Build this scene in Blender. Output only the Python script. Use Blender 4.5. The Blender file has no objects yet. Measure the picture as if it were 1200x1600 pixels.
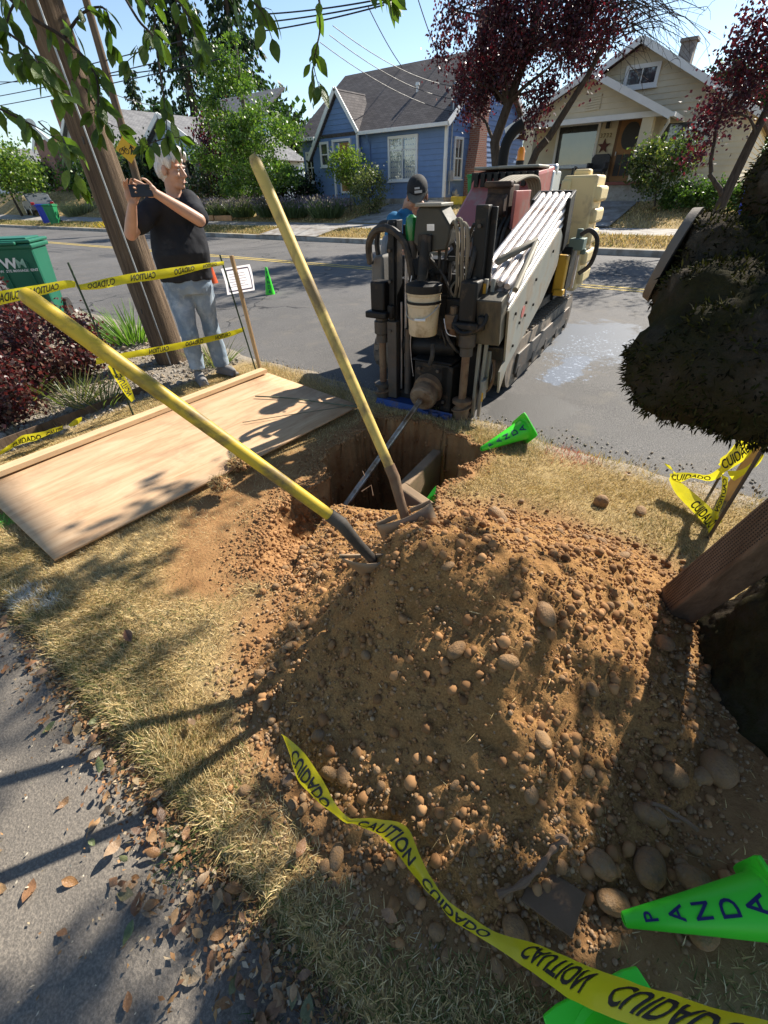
import bpy, bmesh, math, random
import numpy as np
from mathutils import Vector, Matrix, Euler
from math import radians as rad, sin, cos, pi
SC = bpy.context.scene
COL = SC.collection
random.seed(7)
RNG = np.random.default_rng(11)

# ---------------------------------------------------------------- camera
cd = bpy.data.cameras.new('camera'); cam = bpy.data.objects.new('camera', cd); COL.objects.link(cam)
cd.sensor_fit = 'VERTICAL'; cd.sensor_height = 36.0; cd.lens = 15.215; cd.clip_start = 0.02; cd.clip_end = 2000
_c = [[0.803637, 0.594668, -0.023194], [-0.339157, 0.489668, 0.803242], [0.489019, -0.637648, 0.595202]]
cam.matrix_world = Matrix(((_c[0][0], _c[1][0], _c[2][0], 0), (_c[0][1], _c[1][1], _c[2][1], 0), (_c[0][2], _c[1][2], _c[2][2], 1.493), (0, 0, 0, 1)))
SC.camera = cam
CAMP = np.array([0, 0, 1.493])

# ---------------------------------------------------------------- sky, sun, exposure
SUN_EL, SUN_AZ = 40.0, 9.0          # azimuth from +Y (across the street) towards +X
w = bpy.data.worlds.new('World'); SC.world = w; w.use_nodes = True
nt = w.node_tree; bg = nt.nodes['Background']
sky = nt.nodes.new('ShaderNodeTexSky'); sky.sky_type = 'NISHITA'; sky.sun_disc = False
sky.sun_elevation = rad(SUN_EL); sky.sun_rotation = rad(SUN_AZ); sky.air_density = 1.0; sky.dust_density = 0.15; sky.ozone_density = 1.5
nt.links.new(sky.outputs[0], bg.inputs[0]); bg.inputs[1].default_value = 0.085
sd = bpy.data.lights.new('sun', 'SUN'); sun = bpy.data.objects.new('sun', sd); COL.objects.link(sun)
sd.energy = 5.0; sd.angle = rad(0.53); sd.color = (1.0, 0.93, 0.82)
SUNV = Vector((sin(rad(SUN_AZ))*cos(rad(SUN_EL)), cos(rad(SUN_AZ))*cos(rad(SUN_EL)), sin(rad(SUN_EL))))
sun.rotation_euler = SUNV.to_track_quat('Z', 'Y').to_euler(); sun.location = (0, 0, 30)
SC.view_settings.view_transform = 'Standard'; SC.view_settings.look = 'None'
SC.view_settings.exposure = 1.05; SC.view_settings.gamma = 1.0; SC.view_settings.use_curve_mapping = False
SC.render.engine = 'CYCLES'; SC.cycles.max_bounces = 6; SC.cycles.transparent_max_bounces = 6

# ---------------------------------------------------------------- helpers
MW = {}
def V(*a): return Vector(a if len(a) > 1 else a[0])
def tag(o, label=None, cat=None, group=None, kind=None):
    if label: o['label'] = label
    if cat: o['category'] = cat
    if group: o['group'] = group
    if kind: o['kind'] = kind
    return o
def thing(name, label, cat, loc=(0, 0, 0), rz=0, group=None):
    o = bpy.data.objects.new(name, None); COL.objects.link(o)
    o.empty_display_size = .1
    o.location = loc; o.rotation_euler = (0, 0, rz)
    MW[o] = Matrix.Translation(Vector(loc)) @ Matrix.Rotation(rz, 4, 'Z')
    return tag(o, label, cat, group)
def children(o): return list(o.children)
def dup(o, loc=None, rz=None, label=None, parent=None, scale=None):
    c = o.copy(); COL.objects.link(c)
    if parent is not None: c.parent = parent
    if loc is not None: c.location = loc
    if rz is not None: c.rotation_euler = (0, 0, rz)
    if scale is not None: c.scale = (scale,)*3
    if label: c['label'] = label
    if parent is None: MW[c] = Matrix.Translation(c.location) @ Matrix.Rotation(c.rotation_euler.z, 4, 'Z')
    for ch in children(o): dup(ch, parent=c)
    return c
def link(name, me, parent=None, kind=None):
    o = bpy.data.objects.new(name, me); COL.objects.link(o)
    if parent is not None:
        o.parent = parent; MW[o] = MW.get(parent, Matrix())
    else: MW[o] = Matrix()
    if kind: o['kind'] = kind
    return o

def frame(d, up=(0, 0, 1)):
    d = Vector(d).normalized(); up = Vector(up)
    if abs(d.dot(up.normalized())) > .98: up = Vector((0, 1, 0)) if abs(d.y) < .9 else Vector((1, 0, 0))
    x = d.cross(up).normalized(); y = x.cross(d).normalized()
    return x, y, d
class MB:
    def __init__(s): s.v = []; s.f = []
    def add(s, vs, fs, M=None):
        b = len(s.v)
        s.v += [(M @ Vector(v)) if M is not None else Vector(v) for v in vs]
        s.f += [tuple(i+b for i in f) for f in fs]; return s
    def box(s, c, size, rot=None, M=None):
        x, y, z = (q/2 for q in size)
        vs = [Vector((i*x, j*y, k*z)) for i in (-1, 1) for j in (-1, 1) for k in (-1, 1)]
        if rot: 
            E = Euler([rad(a) for a in rot]).to_matrix(); vs = [E @ v for v in vs]
        vs = [v+Vector(c) for v in vs]
        return s.add(vs, [(0, 1, 3, 2), (4, 6, 7, 5), (0, 4, 5, 1), (2, 3, 7, 6), (0, 2, 6, 4), (1, 5, 7, 3)], M)
    def bar(s, p0, p1, w, h, up=(0, 0, 1), w1=None, h1=None, M=None):
        p0, p1 = Vector(p0), Vector(p1); x, y, d = frame(p1-p0, up)
        w1 = w if w1 is None else w1; h1 = h if h1 is None else h1
        vs = [p+x*(i*a/2)+y*(j*b/2) for p, a, b in ((p0, w, h), (p1, w1, h1)) for i, j in ((-1, -1), (1, -1), (1, 1), (-1, 1))]
        return s.add(vs, [(0, 3, 2, 1), (4, 5, 6, 7), (0, 1, 5, 4), (1, 2, 6, 5), (2, 3, 7, 6), (3, 0, 4, 7)], M)
    def tube(s, pts, r, n=8, cap=True, M=None, up=(0, 0, 1)):
        pts = [Vector(p) for p in pts]; k = len(pts)
        rs = r if isinstance(r, (list, tuple)) else [r]*k
        vs = []; x = None
        for i, p in enumerate(pts):
            d = (pts[min(i+1, k-1)]-pts[max(i-1, 0)])
            if d.length < 1e-9: d = Vector((0, 0, 1))
            if x is None: x, y, d = frame(d, up)
            else:
                d.normalize(); x = (x-d*x.dot(d))
                x = x.normalized() if x.length > 1e-6 else frame(d, up)[0]
                y = d.cross(x).normalized()*-1; y = x.cross(d)
            vs += [p+(x*cos(2*pi*j/n)+y*sin(2*pi*j/n))*rs[i] for j in range(n)]
        fs = [(i*n+j, i*n+(j+1) % n, (i+1)*n+(j+1) % n, (i+1)*n+j) for i in range(k-1) for j in range(n)]
        if cap: fs += [tuple(range(n))[::-1], tuple((k-1)*n+j for j in range(n))]
        return s.add(vs, fs, M)
    def cyl(s, p0, p1, r0, r1=None, n=16, cap=True, M=None): return s.tube([p0, p1], [r0, r0 if r1 is None else r1], n, cap, M)
    def lathe(s, prof, p0=(0, 0, 0), axis=(0, 0, 1), n=24, M=None):
        x, y, d = frame(axis); p0 = Vector(p0); k = len(prof)
        vs = [p0+d*z+(x*cos(2*pi*j/n)+y*sin(2*pi*j/n))*max(r, 1e-4) for r, z in prof for j in range(n)]
        fs = [(i*n+j, i*n+(j+1) % n, (i+1)*n+(j+1) % n, (i+1)*n+j) for i in range(k-1) for j in range(n)]
        return s.add(vs, fs, M)
    def prism(s, poly, o, u, v, t):
        """polygon (in u,v) at o, extruded by vector t"""
        o, u, v, t = Vector(o), Vector(u), Vector(v), Vector(t); n = len(poly)
        a = [o+u*p[0]+v*p[1] for p in poly]
        return s.add(a+[q+t for q in a], [tuple(range(n))[::-1], tuple(range(n, 2*n))]+[(i, (i+1) % n, n+(i+1) % n, n+i) for i in range(n)])
    def ell(s, c, r, n=12, m=8, M=None):
        c = Vector(c); r = r if isinstance(r, (tuple, list)) else (r,)*3
        vs = [c+Vector((r[0]*sin(pi*i/m)*cos(2*pi*j/n), r[1]*sin(pi*i/m)*sin(2*pi*j/n), r[2]*cos(pi*i/m))) for i in range(1, m) for j in range(n)]
        fs = [(i*n+j, (i+1)*n+j, (i+1)*n+(j+1) % n, i*n+(j+1) % n) for i in range(m-2) for j in range(n)]
        vs += [c+Vector((0, 0, r[2])), c-Vector((0, 0, r[2]))]; t = len(vs)-2
        fs += [(t, j, (j+1) % n) for j in range(n)]+[(t+1, (m-2)*n+(j+1) % n, (m-2)*n+j) for j in range(n)]
        return s.add(vs, fs, M)
    def build(s, name, mat, parent=None, smooth=False, angle=35, bevel=0, local=False, kind=None, label=None, fix=True, seg=2):
        vs = s.v
        if parent is not None and not local:
            I = MW.get(parent, Matrix()).inverted(); vs = [I @ v for v in vs]
        me = bpy.data.meshes.new(name); me.from_pydata([tuple(v) for v in vs], [], s.f); me.update()
        if fix:
            bm = bmesh.new(); bm.from_mesh(me); bmesh.ops.recalc_face_normals(bm, faces=bm.faces); bm.to_mesh(me); bm.free()
        if mat: me.materials.append(mat)
        if smooth:
            me.polygons.foreach_set('use_smooth', [True]*len(me.polygons)); me.set_sharp_from_angle(angle=rad(angle))
        o = link(name, me, parent, kind)
        if bevel:
            b = o.modifiers.new('bevel', 'BEVEL'); b.width = bevel; b.segments = seg; b.limit_method = 'ANGLE'; b.angle_limit = rad(40)
        if label: o['label'] = label
        return o
def npmesh(name, Vt, F, mat, parent=None, col=None, smooth=True, kind=None, local=True):
    """numpy vertices (N,3), faces (M,k)"""
    Vt = np.asarray(Vt, np.float32); F = np.asarray(F, np.int32); k = F.shape[1]
    if parent is not None and not local:
        I = np.array(MW.get(parent, Matrix()).inverted()); Vt = (Vt @ I[:3, :3].T+I[:3, 3]).astype(np.float32)
    me = bpy.data.meshes.new(name)
    me.vertices.add(len(Vt)); me.vertices.foreach_set('co', Vt.ravel())
    me.loops.add(F.size); me.loops.foreach_set('vertex_index', F.ravel())
    me.polygons.add(len(F)); me.polygons.foreach_set('loop_start', np.arange(0, F.size, k, dtype=np.int32))
    me.polygons.foreach_set('use_smooth', np.full(len(F), smooth, dtype=bool))
    me.update(calc_edges=True)
    if col is not None:
        a = me.color_attributes.new('col', 'FLOAT_COLOR', 'POINT')
        c = np.ones((len(Vt), 4), np.float32); c[:, :3] = col; a.data.foreach_set('color', c.ravel())
    if mat: me.materials.append(mat)
    return link(name, me, parent, kind)

# vectorised value noise
_P = RNG.random((64, 64, 64)).astype(np.float32)
def vnoise(p, seed=0):
    p = np.asarray(p, np.float32)+seed*17.31; i = np.floor(p).astype(int); f = p-i; f = f*f*(3-2*f); i &= 63; j = (i+1) & 63
    x0, y0, z0 = i.T; x1, y1, z1 = j.T; fx, fy, fz = f.T
    L = lambda a, b, t: a+(b-a)*t
    return L(L(L(_P[x0, y0, z0], _P[x1, y0, z0], fx), L(_P[x0, y1, z0], _P[x1, y1, z0], fx), fy),
             L(L(_P[x0, y0, z1], _P[x1, y0, z1], fx), L(_P[x0, y1, z1], _P[x1, y1, z1], fx), fy), fz)*2-1
def fbm(p, o=4, seed=0, g=.5):
    p = np.asarray(p, np.float32); r = 0; a = 1; s = 0
    for k in range(o): r = r+a*vnoise(p*(2**k), seed+k); s += a; a *= g
    return r/s
def sst(a, b, x): t = np.clip((x-a)/(b-a), 0, 1); return t*t*(3-2*t)
def polysd(x, y, poly):
    """signed distance to polygon, positive inside"""
    P = np.array(poly, float); d = np.full(x.shape, 1e9); ins = np.zeros(x.shape, bool)
    for a, b in zip(P, np.roll(P, -1, 0)):
        e = b-a; wx = x-a[0]; wy = y-a[1]; t = np.clip((wx*e[0]+wy*e[1])/(e@e), 0, 1)
        d = np.minimum(d, np.hypot(wx-e[0]*t, wy-e[1]*t))
        c = ((a[1] > y) != (b[1] > y)) & (x < (b[0]-a[0])*(y-a[1])/((b[1]-a[1])+1e-12)+a[0]); ins ^= c
    return np.where(ins, d, -d)
def spline(pts, n):
    P = np.array([tuple(p) for p in pts], float); out = []; k = len(P)
    for i in range(k-1):
        a, b, c, d = P[max(i-1, 0)], P[i], P[i+1], P[min(i+2, k-1)]
        for t in np.linspace(0, 1, n, endpoint=False):
            out.append(.5*((2*b)+(-a+c)*t+(2*a-5*b+4*c-d)*t*t+(-a+3*b-3*c+d)*t**3))
    out.append(P[-1]); return np.array(out)
def grid(xs, ys, zf):
    X, Y = np.meshgrid(xs, ys, indexing='xy'); Z = zf(X.ravel(), Y.ravel())
    nx, ny = len(xs), len(ys); I = np.arange(nx*ny).reshape(ny, nx)
    F = np.stack([I[:-1, :-1], I[:-1, 1:], I[1:, 1:], I[1:, :-1]], -1).reshape(-1, 4)
    return np.stack([X.ravel(), Y.ravel(), Z], 1), F
def icos(sub):
    bm = bmesh.new(); bmesh.ops.create_icosphere(bm, subdivisions=sub, radius=1)
    v = np.array([x.co[:] for x in bm.verts]); f = np.array([[q.index for q in t.verts] for t in bm.faces]); bm.free(); return v, f
ICO1, ICO2, ICO3 = icos(1), icos(2), icos(3)
def rotmats(n, rng=RNG):
    q = rng.normal(size=(n, 4)); q /= np.linalg.norm(q, axis=1)[:, None]; a, b, c, d = q.T
    return np.stack([np.stack([1-2*(c*c+d*d), 2*(b*c-a*d), 2*(b*d+a*c)], -1), np.stack([2*(b*c+a*d), 1-2*(b*b+d*d), 2*(c*d-a*b)], -1), np.stack([2*(b*d-a*c), 2*(c*d+a*b), 1-2*(b*b+c*c)], -1)], 1)
def scatter(P, R, base, sq=(.55, 1.0), jit=.12, rng=RNG):
    """many pebbles: positions P, radii R, base icosphere -> V,F"""
    bv, bf = base; n = len(P); m = len(bv)
    sc = rng.uniform(sq[0], sq[1], (n, 1, 3)); v = bv[None]*(1+rng.normal(0, jit, (n, m, 1)))*sc
    v = np.einsum('nij,nmj->nmi', rotmats(n, rng), v)*R[:, None, None]+P[:, None]
    return v.reshape(-1, 3), (bf[None]+(np.arange(n)*m)[:, None, None]).reshape(-1, 3)
def leafquads(P, D, L, W, rng=RNG, droop=0.0, fold=.25):
    """leaf-shaped quads (base, side, tip, side) with a fold; P base, D axis"""
    n = len(P); D = D/np.linalg.norm(D, axis=1)[:, None]
    r = rng.normal(size=(n, 3)); S = np.cross(D, r); S /= np.linalg.norm(S, axis=1)[:, None]; N = np.cross(S, D)
    L = np.broadcast_to(L, n)[:, None]; W = np.broadcast_to(W, n)[:, None]
    m = P+D*L*.45
    v = np.stack([P, m+S*W+N*W*fold, P+D*L-N*W*droop, m-S*W+N*W*fold], 1)
    return v.reshape(-1, 3), np.arange(4*n).reshape(n, 4)

# ---------------------------------------------------------------- materials
MATS = {}
def nd(nt, t, **kw):
    n = nt.nodes.new(t)
    for k, v in kw.items():
        if k.startswith('i_'): n.inputs[int(k[2:])].default_value = v
        else: setattr(n, k, v)
    return n
def c4(c): return (c[0], c[1], c[2], 1)
def ramp(nt, fac, stops):
    r = nt.nodes.new('ShaderNodeValToRGB'); e = r.color_ramp.elements
    while len(e) < len(stops): e.new(.5)
    for q, (p, c) in zip(e, stops): q.position = p; q.color = c4(c) if len(c) == 3 else c
    nt.links.new(fac, r.inputs[0]); return r.outputs[0]
def mixc(nt, fac, a, b, bt='MIX'):
    m = nt.nodes.new('ShaderNodeMix'); m.data_type = 'RGBA'; m.blend_type = bt; m.clamp_factor = True
    for s, v in ((0, fac), (6, a), (7, b)):
        if hasattr(v, 'is_output'): nt.links.new(v, m.inputs[s])
        else: m.inputs[s].default_value = c4(v) if isinstance(v, (tuple, list)) and len(v) == 3 else v
    return m.outputs[2]
def noise(nt, vec, scale, detail=5, rough=.55, dist=0):
    n = nd(nt, 'ShaderNodeTexNoise'); n.inputs['Scale'].default_value = scale; n.inputs['Detail'].default_value = detail
    n.inputs['Roughness'].default_value = rough; n.inputs['Distortion'].default_value = dist
    if vec is not None: nt.links.new(vec, n.inputs['Vector'])
    return n.outputs[0]
def bump(nt, h, bs, strength, dist=.01):
    b = nd(nt, 'ShaderNodeBump'); b.inputs['Strength'].default_value = strength; b.inputs['Distance'].default_value = dist
    nt.links.new(h, b.inputs['Height']); nt.links.new(b.outputs[0], bs.inputs['Normal']); return b
def newmat(name, rough=.7, metal=0, spec=.4):
    m = bpy.data.materials.new(name); m.use_nodes = True; MATS[name] = m
    bs = m.node_tree.nodes['Principled BSDF']; bs.inputs['Roughness'].default_value = rough; bs.inputs['Metallic'].default_value = metal
    bs.inputs['Specular IOR Level'].default_value = spec
    return m, m.node_tree, bs
def vecmap(nt, scale=(1, 1, 1), out='Object'):
    tc = nd(nt, 'ShaderNodeTexCoord'); mp = nd(nt, 'ShaderNodeMapping'); mp.inputs['Scale'].default_value = scale
    nt.links.new(tc.outputs[out], mp.inputs[0]); return mp.outputs[0]
def M(name, base, rough=.7, metal=0, var=.2, scale=6, bmp=.15, bscale=80, dirt=None, dirtamt=.5, dscale=4, spec=.4, stretch=(1, 1, 1), rvar=.15, dist=.004):
    if name in MATS: return MATS[name]
    m, nt, bs = newmat(name, rough, metal, spec); v = vecmap(nt, stretch)
    n1 = noise(nt, v, scale, 6)
    c = ramp(nt, n1, [(.3, [x*(1-var) for x in base]), (.7, [min(1, x*(1+var)) for x in base])])
    if dirt:
        n2 = noise(nt, v, dscale, 8, .65, .3); mk = ramp(nt, n2, [(.62-dirtamt*.35, (0, 0, 0)), (.72-dirtamt*.2, (1, 1, 1))])
        c = mixc(nt, mk, c, dirt)
    nt.links.new(c, bs.inputs['Base Color'])
    if rvar:
        rr = nd(nt, 'ShaderNodeMapRange'); rr.inputs[3].default_value = max(.02, rough-rvar); rr.inputs[4].default_value = min(1, rough+rvar)
        nt.links.new(n1, rr.inputs[0]); nt.links.new(rr.outputs[0], bs.inputs['Roughness'])
    if bmp: bump(nt, noise(nt, v, bscale, 4), bs, bmp, dist)
    return m
def leafmat(name, base, trans=.35, rough=.45, tint=None, spec=.4):
    """base colour times the per-leaf 'col' attribute; part of the light passes through"""
    m, nt, bs = newmat(name, rough, 0, spec)
    at_ = nd(nt, 'ShaderNodeAttribute', attribute_name='col'); c = mixc(nt, 1.0, base, at_.outputs[0], 'MULTIPLY')
    nt.links.new(c, bs.inputs['Base Color'])
    if trans:
        t = nd(nt, 'ShaderNodeBsdfTranslucent'); tc = mixc(nt, 1.0, c, tint or (1.1, 1.25, .5), 'MULTIPLY'); nt.links.new(tc, t.inputs[0])
        mx = nd(nt, 'ShaderNodeMixShader'); mx.inputs[0].default_value = trans; out = nt.nodes['Material Output']
        nt.links.new(bs.outputs[0], mx.inputs[1]); nt.links.new(t.outputs[0], mx.inputs[2]); nt.links.new(mx.outputs[0], out.inputs[0])
    return m
def glassmat(name, col=(.03, .035, .04), rough=.04, spec=.8):
    m, nt, bs = newmat(name, rough, 0, spec); v = vecmap(nt)
    c = ramp(nt, noise(nt, v, 1.3, 4), [(.35, col), (.7, [x*2.2 for x in col])]); nt.links.new(c, bs.inputs['Base Color'])
    bs.inputs['Coat Weight'].default_value = 1; bs.inputs['Coat Roughness'].default_value = .02
    bump(nt, noise(nt, v, 2.5, 1), bs, .08, .02); return m
_TX = {}
def textmesh(txt, size=1.0, bold=.02, cut=0, spacing=1.0, sx=1.0):
    """2-D vertices and faces of lettering"""
    k = (txt, size, bold, cut, spacing, sx)
    if k in _TX: return _TX[k]
    cu = bpy.data.curves.new('lettering', 'FONT'); cu.body = txt; cu.size = size; cu.offset = bold*size; cu.space_character = spacing; cu.resolution_u = 3
    ob = bpy.data.objects.new('lettering', cu); me = bpy.data.meshes.new_from_object(ob)
    bm = bmesh.new(); bm.from_mesh(me)
    for v in bm.verts: v.co.x *= sx
    if cut:
        x0 = min(v.co.x for v in bm.verts); x1 = max(v.co.x for v in bm.verts); x = x0+cut
        while x < x1:
            bmesh.ops.bisect_plane(bm, geom=bm.verts[:]+bm.edges[:]+bm.faces[:], plane_co=(x, 0, 0), plane_no=(1, 0, 0)); x += cut
        for q in range(1, 7): bmesh.ops.bisect_plane(bm, geom=bm.verts[:]+bm.edges[:]+bm.faces[:], plane_co=(0, q*.1*size, 0), plane_no=(0, 1, 0))
    bm.verts.ensure_lookup_table(); r = (np.array([v.co[:2] for v in bm.verts]), [[v.index for v in f.verts] for f in bm.faces])
    bm.free(); bpy.data.objects.remove(ob); bpy.data.curves.remove(cu); bpy.data.meshes.remove(me)
    _TX[k] = r; return r

# ---------------------------------------------------------------- ground materials
def asphalt(name, base, wet=False, sk=1.0):
    m, nt, bs = newmat(name, .85, 0, .35); v = vecmap(nt)
    big = noise(nt, v, .55, 5, .6); fine = noise(nt, v, 140, 3, .7)
    c = ramp(nt, big, [(.3, [x*.78 for x in base]), (.7, [x*1.22 for x in base])])
    sp = ramp(nt, fine, [(.38, (1-.45*sk,)*3), (.5, (1, 1, 1)), (.66, (1+.9*sk, 1+.85*sk, 1+.75*sk))]); c = mixc(nt, 1, c, sp, 'MULTIPLY')
    vo = nd(nt, 'ShaderNodeTexVoronoi', feature='DISTANCE_TO_EDGE'); vo.inputs['Scale'].default_value = .42
    nw = nd(nt, 'ShaderNodeVectorMath', operation='ADD'); n3 = nd(nt, 'ShaderNodeTexNoise'); n3.inputs['Scale'].default_value = 1.7; n3.inputs['Detail'].default_value = 4
    nt.links.new(v, n3.inputs[0]); nt.links.new(v, nw.inputs[0]); nt.links.new(n3.outputs[1], nw.inputs[1]); nt.links.new(nw.outputs[0], vo.inputs[0])
    ck = ramp(nt, vo.outputs[0], [(0, (1, 1, 1)), (.004, (1, 1, 1)), (.012, (0, 0, 0))])
    pm = ramp(nt, noise(nt, v, .35, 2), [(.5, (0, 0, 0)), (.56, (1, 1, 1))])
    ck2 = mixc(nt, 1, ck, pm, 'MULTIPLY'); c = mixc(nt, ck2, c, (.02, .02, .021))
    dust = ramp(nt, noise(nt, v, 2.4, 8, .7), [(.52, (0, 0, 0)), (.75, (.5, .5, .5))]); c = mixc(nt, dust, c, (.19, .165, .13))
    if wet:
        dn = noise(nt, v, 3.0, 6, .7)
        def blob(cx, cy, rx, ry):
            mp = nd(nt, 'ShaderNodeMapping'); mp.inputs['Location'].default_value = (-cx/rx, -cy/ry, 0); mp.inputs['Scale'].default_value = (1/rx, 1/ry, 0)
            nt.links.new(v, mp.inputs[0]); ln = nd(nt, 'ShaderNodeVectorMath', operation='LENGTH'); nt.links.new(mp.outputs[0], ln.inputs[0])
            ad = nd(nt, 'ShaderNodeMath', operation='MULTIPLY_ADD'); nt.links.new(dn, ad.inputs[0]); ad.inputs[1].default_value = -2.2; nt.links.new(ln.outputs['Value'], ad.inputs[2])
            return ramp(nt, nd_add(ad.outputs[0], 1.15), [(.85, (1, 1, 1)), (1.0, (0, 0, 0))])
        def nd_add(s, k):
            a = nd(nt, 'ShaderNodeMath', operation='ADD'); nt.links.new(s, a.inputs[0]); a.inputs[1].default_value = k; return a.outputs[0]
        rgh = None
        for cx, cy, rx, ry, kc in ((-1.2, 5.9, .7, 1.0, (.04, .055, .08)), (-1.15, 4.75, .16, .55, (.05, .075, .12)), (-1.15, 3.5, .42, .42, (.03, .028, .026))):
            bm_ = blob(cx, cy, rx, ry); c = mixc(nt, bm_, c, kc); rgh = bm_ if rgh is None else mixc(nt, 1, rgh, bm_, 'LIGHTEN')
        fl = ramp(nt, noise(nt, v, 26, 3, .8), [(.58, (0, 0, 0)), (.63, (1, 1, 1))]); fm = mixc(nt, 1, fl, blob(-1.15, 5.2, .4, 1.1), 'MULTIPLY'); c = mixc(nt, fm, c, (.22, .27, .36))
        rr = nd(nt, 'ShaderNodeMapRange'); rr.inputs[3].default_value = .85; rr.inputs[4].default_value = .6; nt.links.new(rgh, rr.inputs[0]); nt.links.new(rr.outputs[0], bs.inputs['Roughness'])
    nt.links.new(c, bs.inputs['Base Color']); bump(nt, fine, bs, .55, .006); return m
ASPH = asphalt('road_asphalt', (.096, .092, .089), True)
WALK = asphalt('walk_asphalt', (.17, .148, .122), False, .55)
CONC = M('concrete', (.33, .31, .28), .85, 0, .2, 3, .35, 90, (.2, .17, .14), .5, 2.5)
def soilmat(name, a, b, sc=9):
    m, nt, bs = newmat(name, .95, 0, .15); v = vecmap(nt)
    c = ramp(nt, noise(nt, v, sc, 8, .65), [(.3, a), (.68, b)]); g = noise(nt, v, 160, 3, .7)
    c = mixc(nt, 1, c, ramp(nt, g, [(.35, (.7, .68, .66)), (.65, (1.25, 1.25, 1.25))]), 'MULTIPLY')
    nt.links.new(c, bs.inputs['Base Color']); bump(nt, noise(nt, v, 75, 6, .7), bs, .8, .012); return m
SOIL = soilmat('excavated_soil', (.25, .128, .045), (.37, .208, .08))
def vergemat():
    m, nt, bs = newmat('verge_ground', .95, 0, .15); v = vecmap(nt)
    straw = ramp(nt, noise(nt, v, 22, 6, .7), [(.3, (.2, .14, .062)), (.55, (.38, .275, .13)), (.75, (.28, .24, .1))])
    dirt = ramp(nt, noise(nt, v, 9, 8, .65), [(.3, (.23, .115, .046)), (.68, (.36, .198, .084))])
    a = nd(nt, 'ShaderNodeAttribute', attribute_name='col'); sp = nd(nt, 'ShaderNodeSeparateColor'); nt.links.new(a.outputs[0], sp.inputs[0])
    c = mixc(nt, sp.outputs[0], straw, dirt)
    gr = ramp(nt, noise(nt, v, 40, 5, .75), [(.3, (.12, .1, .085)), (.6, (.3, .27, .23))]); c = mixc(nt, sp.outputs[1], c, gr)
    nt.links.new(c, bs.inputs['Base Color']); bump(nt, noise(nt, v, 70, 6, .7), bs, .8, .012); return m
VERGE = vergemat()
LAWN = soilmat('dry_lawn', (.26, .185, .08), (.42, .31, .15), 1.2)
GREENLAWN = soilmat('bed_soil', (.07, .055, .035), (.14, .11, .07), 3)

# ---------------------------------------------------------------- ground structure
def sheet(name, xs, ys, zf, mat): 
    v, f = grid(np.array(xs, float), np.array(ys, float), zf); return npmesh(name, v, f, mat, kind='structure')
sheet('road', np.linspace(-160, 90, 60), np.linspace(2.84, 14.6, 8), lambda x, y: -.045+.05*(1-((y-8.8)/5.8)**2).clip(0), ASPH)
YEL = M('yellow_road_paint', (.50, .36, .08), .8, 0, .2, 5, .2, 120, (.12, .11, .1), .35, 30)
sheet('road_marking', np.linspace(-160, 90, 60), [9.16, 9.27], lambda x, y: 0*x+.009, YEL)
sheet('road_marking', np.linspace(-160, 90, 60), [9.40, 9.51], lambda x, y: 0*x+.009, YEL)
def farz(y, x=0): return np.interp(y, [14.6, 16.2, 17.9, 18.2, 21.5, 200], [.09, .31, .34, .36, .92, 1.0])+np.interp(x, [-56, -26], [1.3, 0])*sst(16.5, 22, y)
kb = MB(); kb.box((-35, 14.68, -.02), (250, .16, .24)); kb.build('kerb', CONC, kind='structure', bevel=.015)
sheet('far_verge', np.linspace(-160, 90, 90), np.linspace(14.75, 16.2, 6), lambda x, y: farz(y, x)+.03*vnoise(np.stack([x, y, 0*x], 1)*1.5), LAWN)
sheet('far_sidewalk', np.linspace(-160, 90, 60), [16.15, 17.95], lambda x, y: farz(y, x)+.02, CONC)
sheet('far_lawn', np.linspace(-160, 90, 120), np.r_[np.linspace(17.9, 24, 16), 30, 60, 220], lambda x, y: farz(y, x)+.03*vnoise(np.stack([x, y, 0*x], 1)), LAWN)
sheet('driveway', [-17.6, -14.2], [14.6, 15.4, 16.1], lambda x, y: farz(y, x)+.035, CONC)
sheet('driveway', [-15.6, -13.2], [18.0, 19.5, 21.5, 25, 40], lambda x, y: farz(y, x)+.045, CONC)
sheet('porch_walk', [-5.6, -4.2], [18.0, 19.5, 21.5, 22.3], lambda x, y: farz(y, x)+.05, CONC)
sheet('near_lawn', np.linspace(-40, 30, 50), np.linspace(-30, -1.62, 20), lambda x, y: -.01+0*x, LAWN)
sheet('sidewalk', np.r_[np.linspace(-40, -3, 20), np.linspace(-2.8, 1.2, 80), np.linspace(1.5, 30, 15)], np.linspace(-1.7, .09, 40),
      lambda x, y: -.035+.008*fbm(np.stack([x, y, 0*x], 1)*2.2, 3), WALK)
SIDEWALK = bpy.data.objects['sidewalk']

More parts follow.
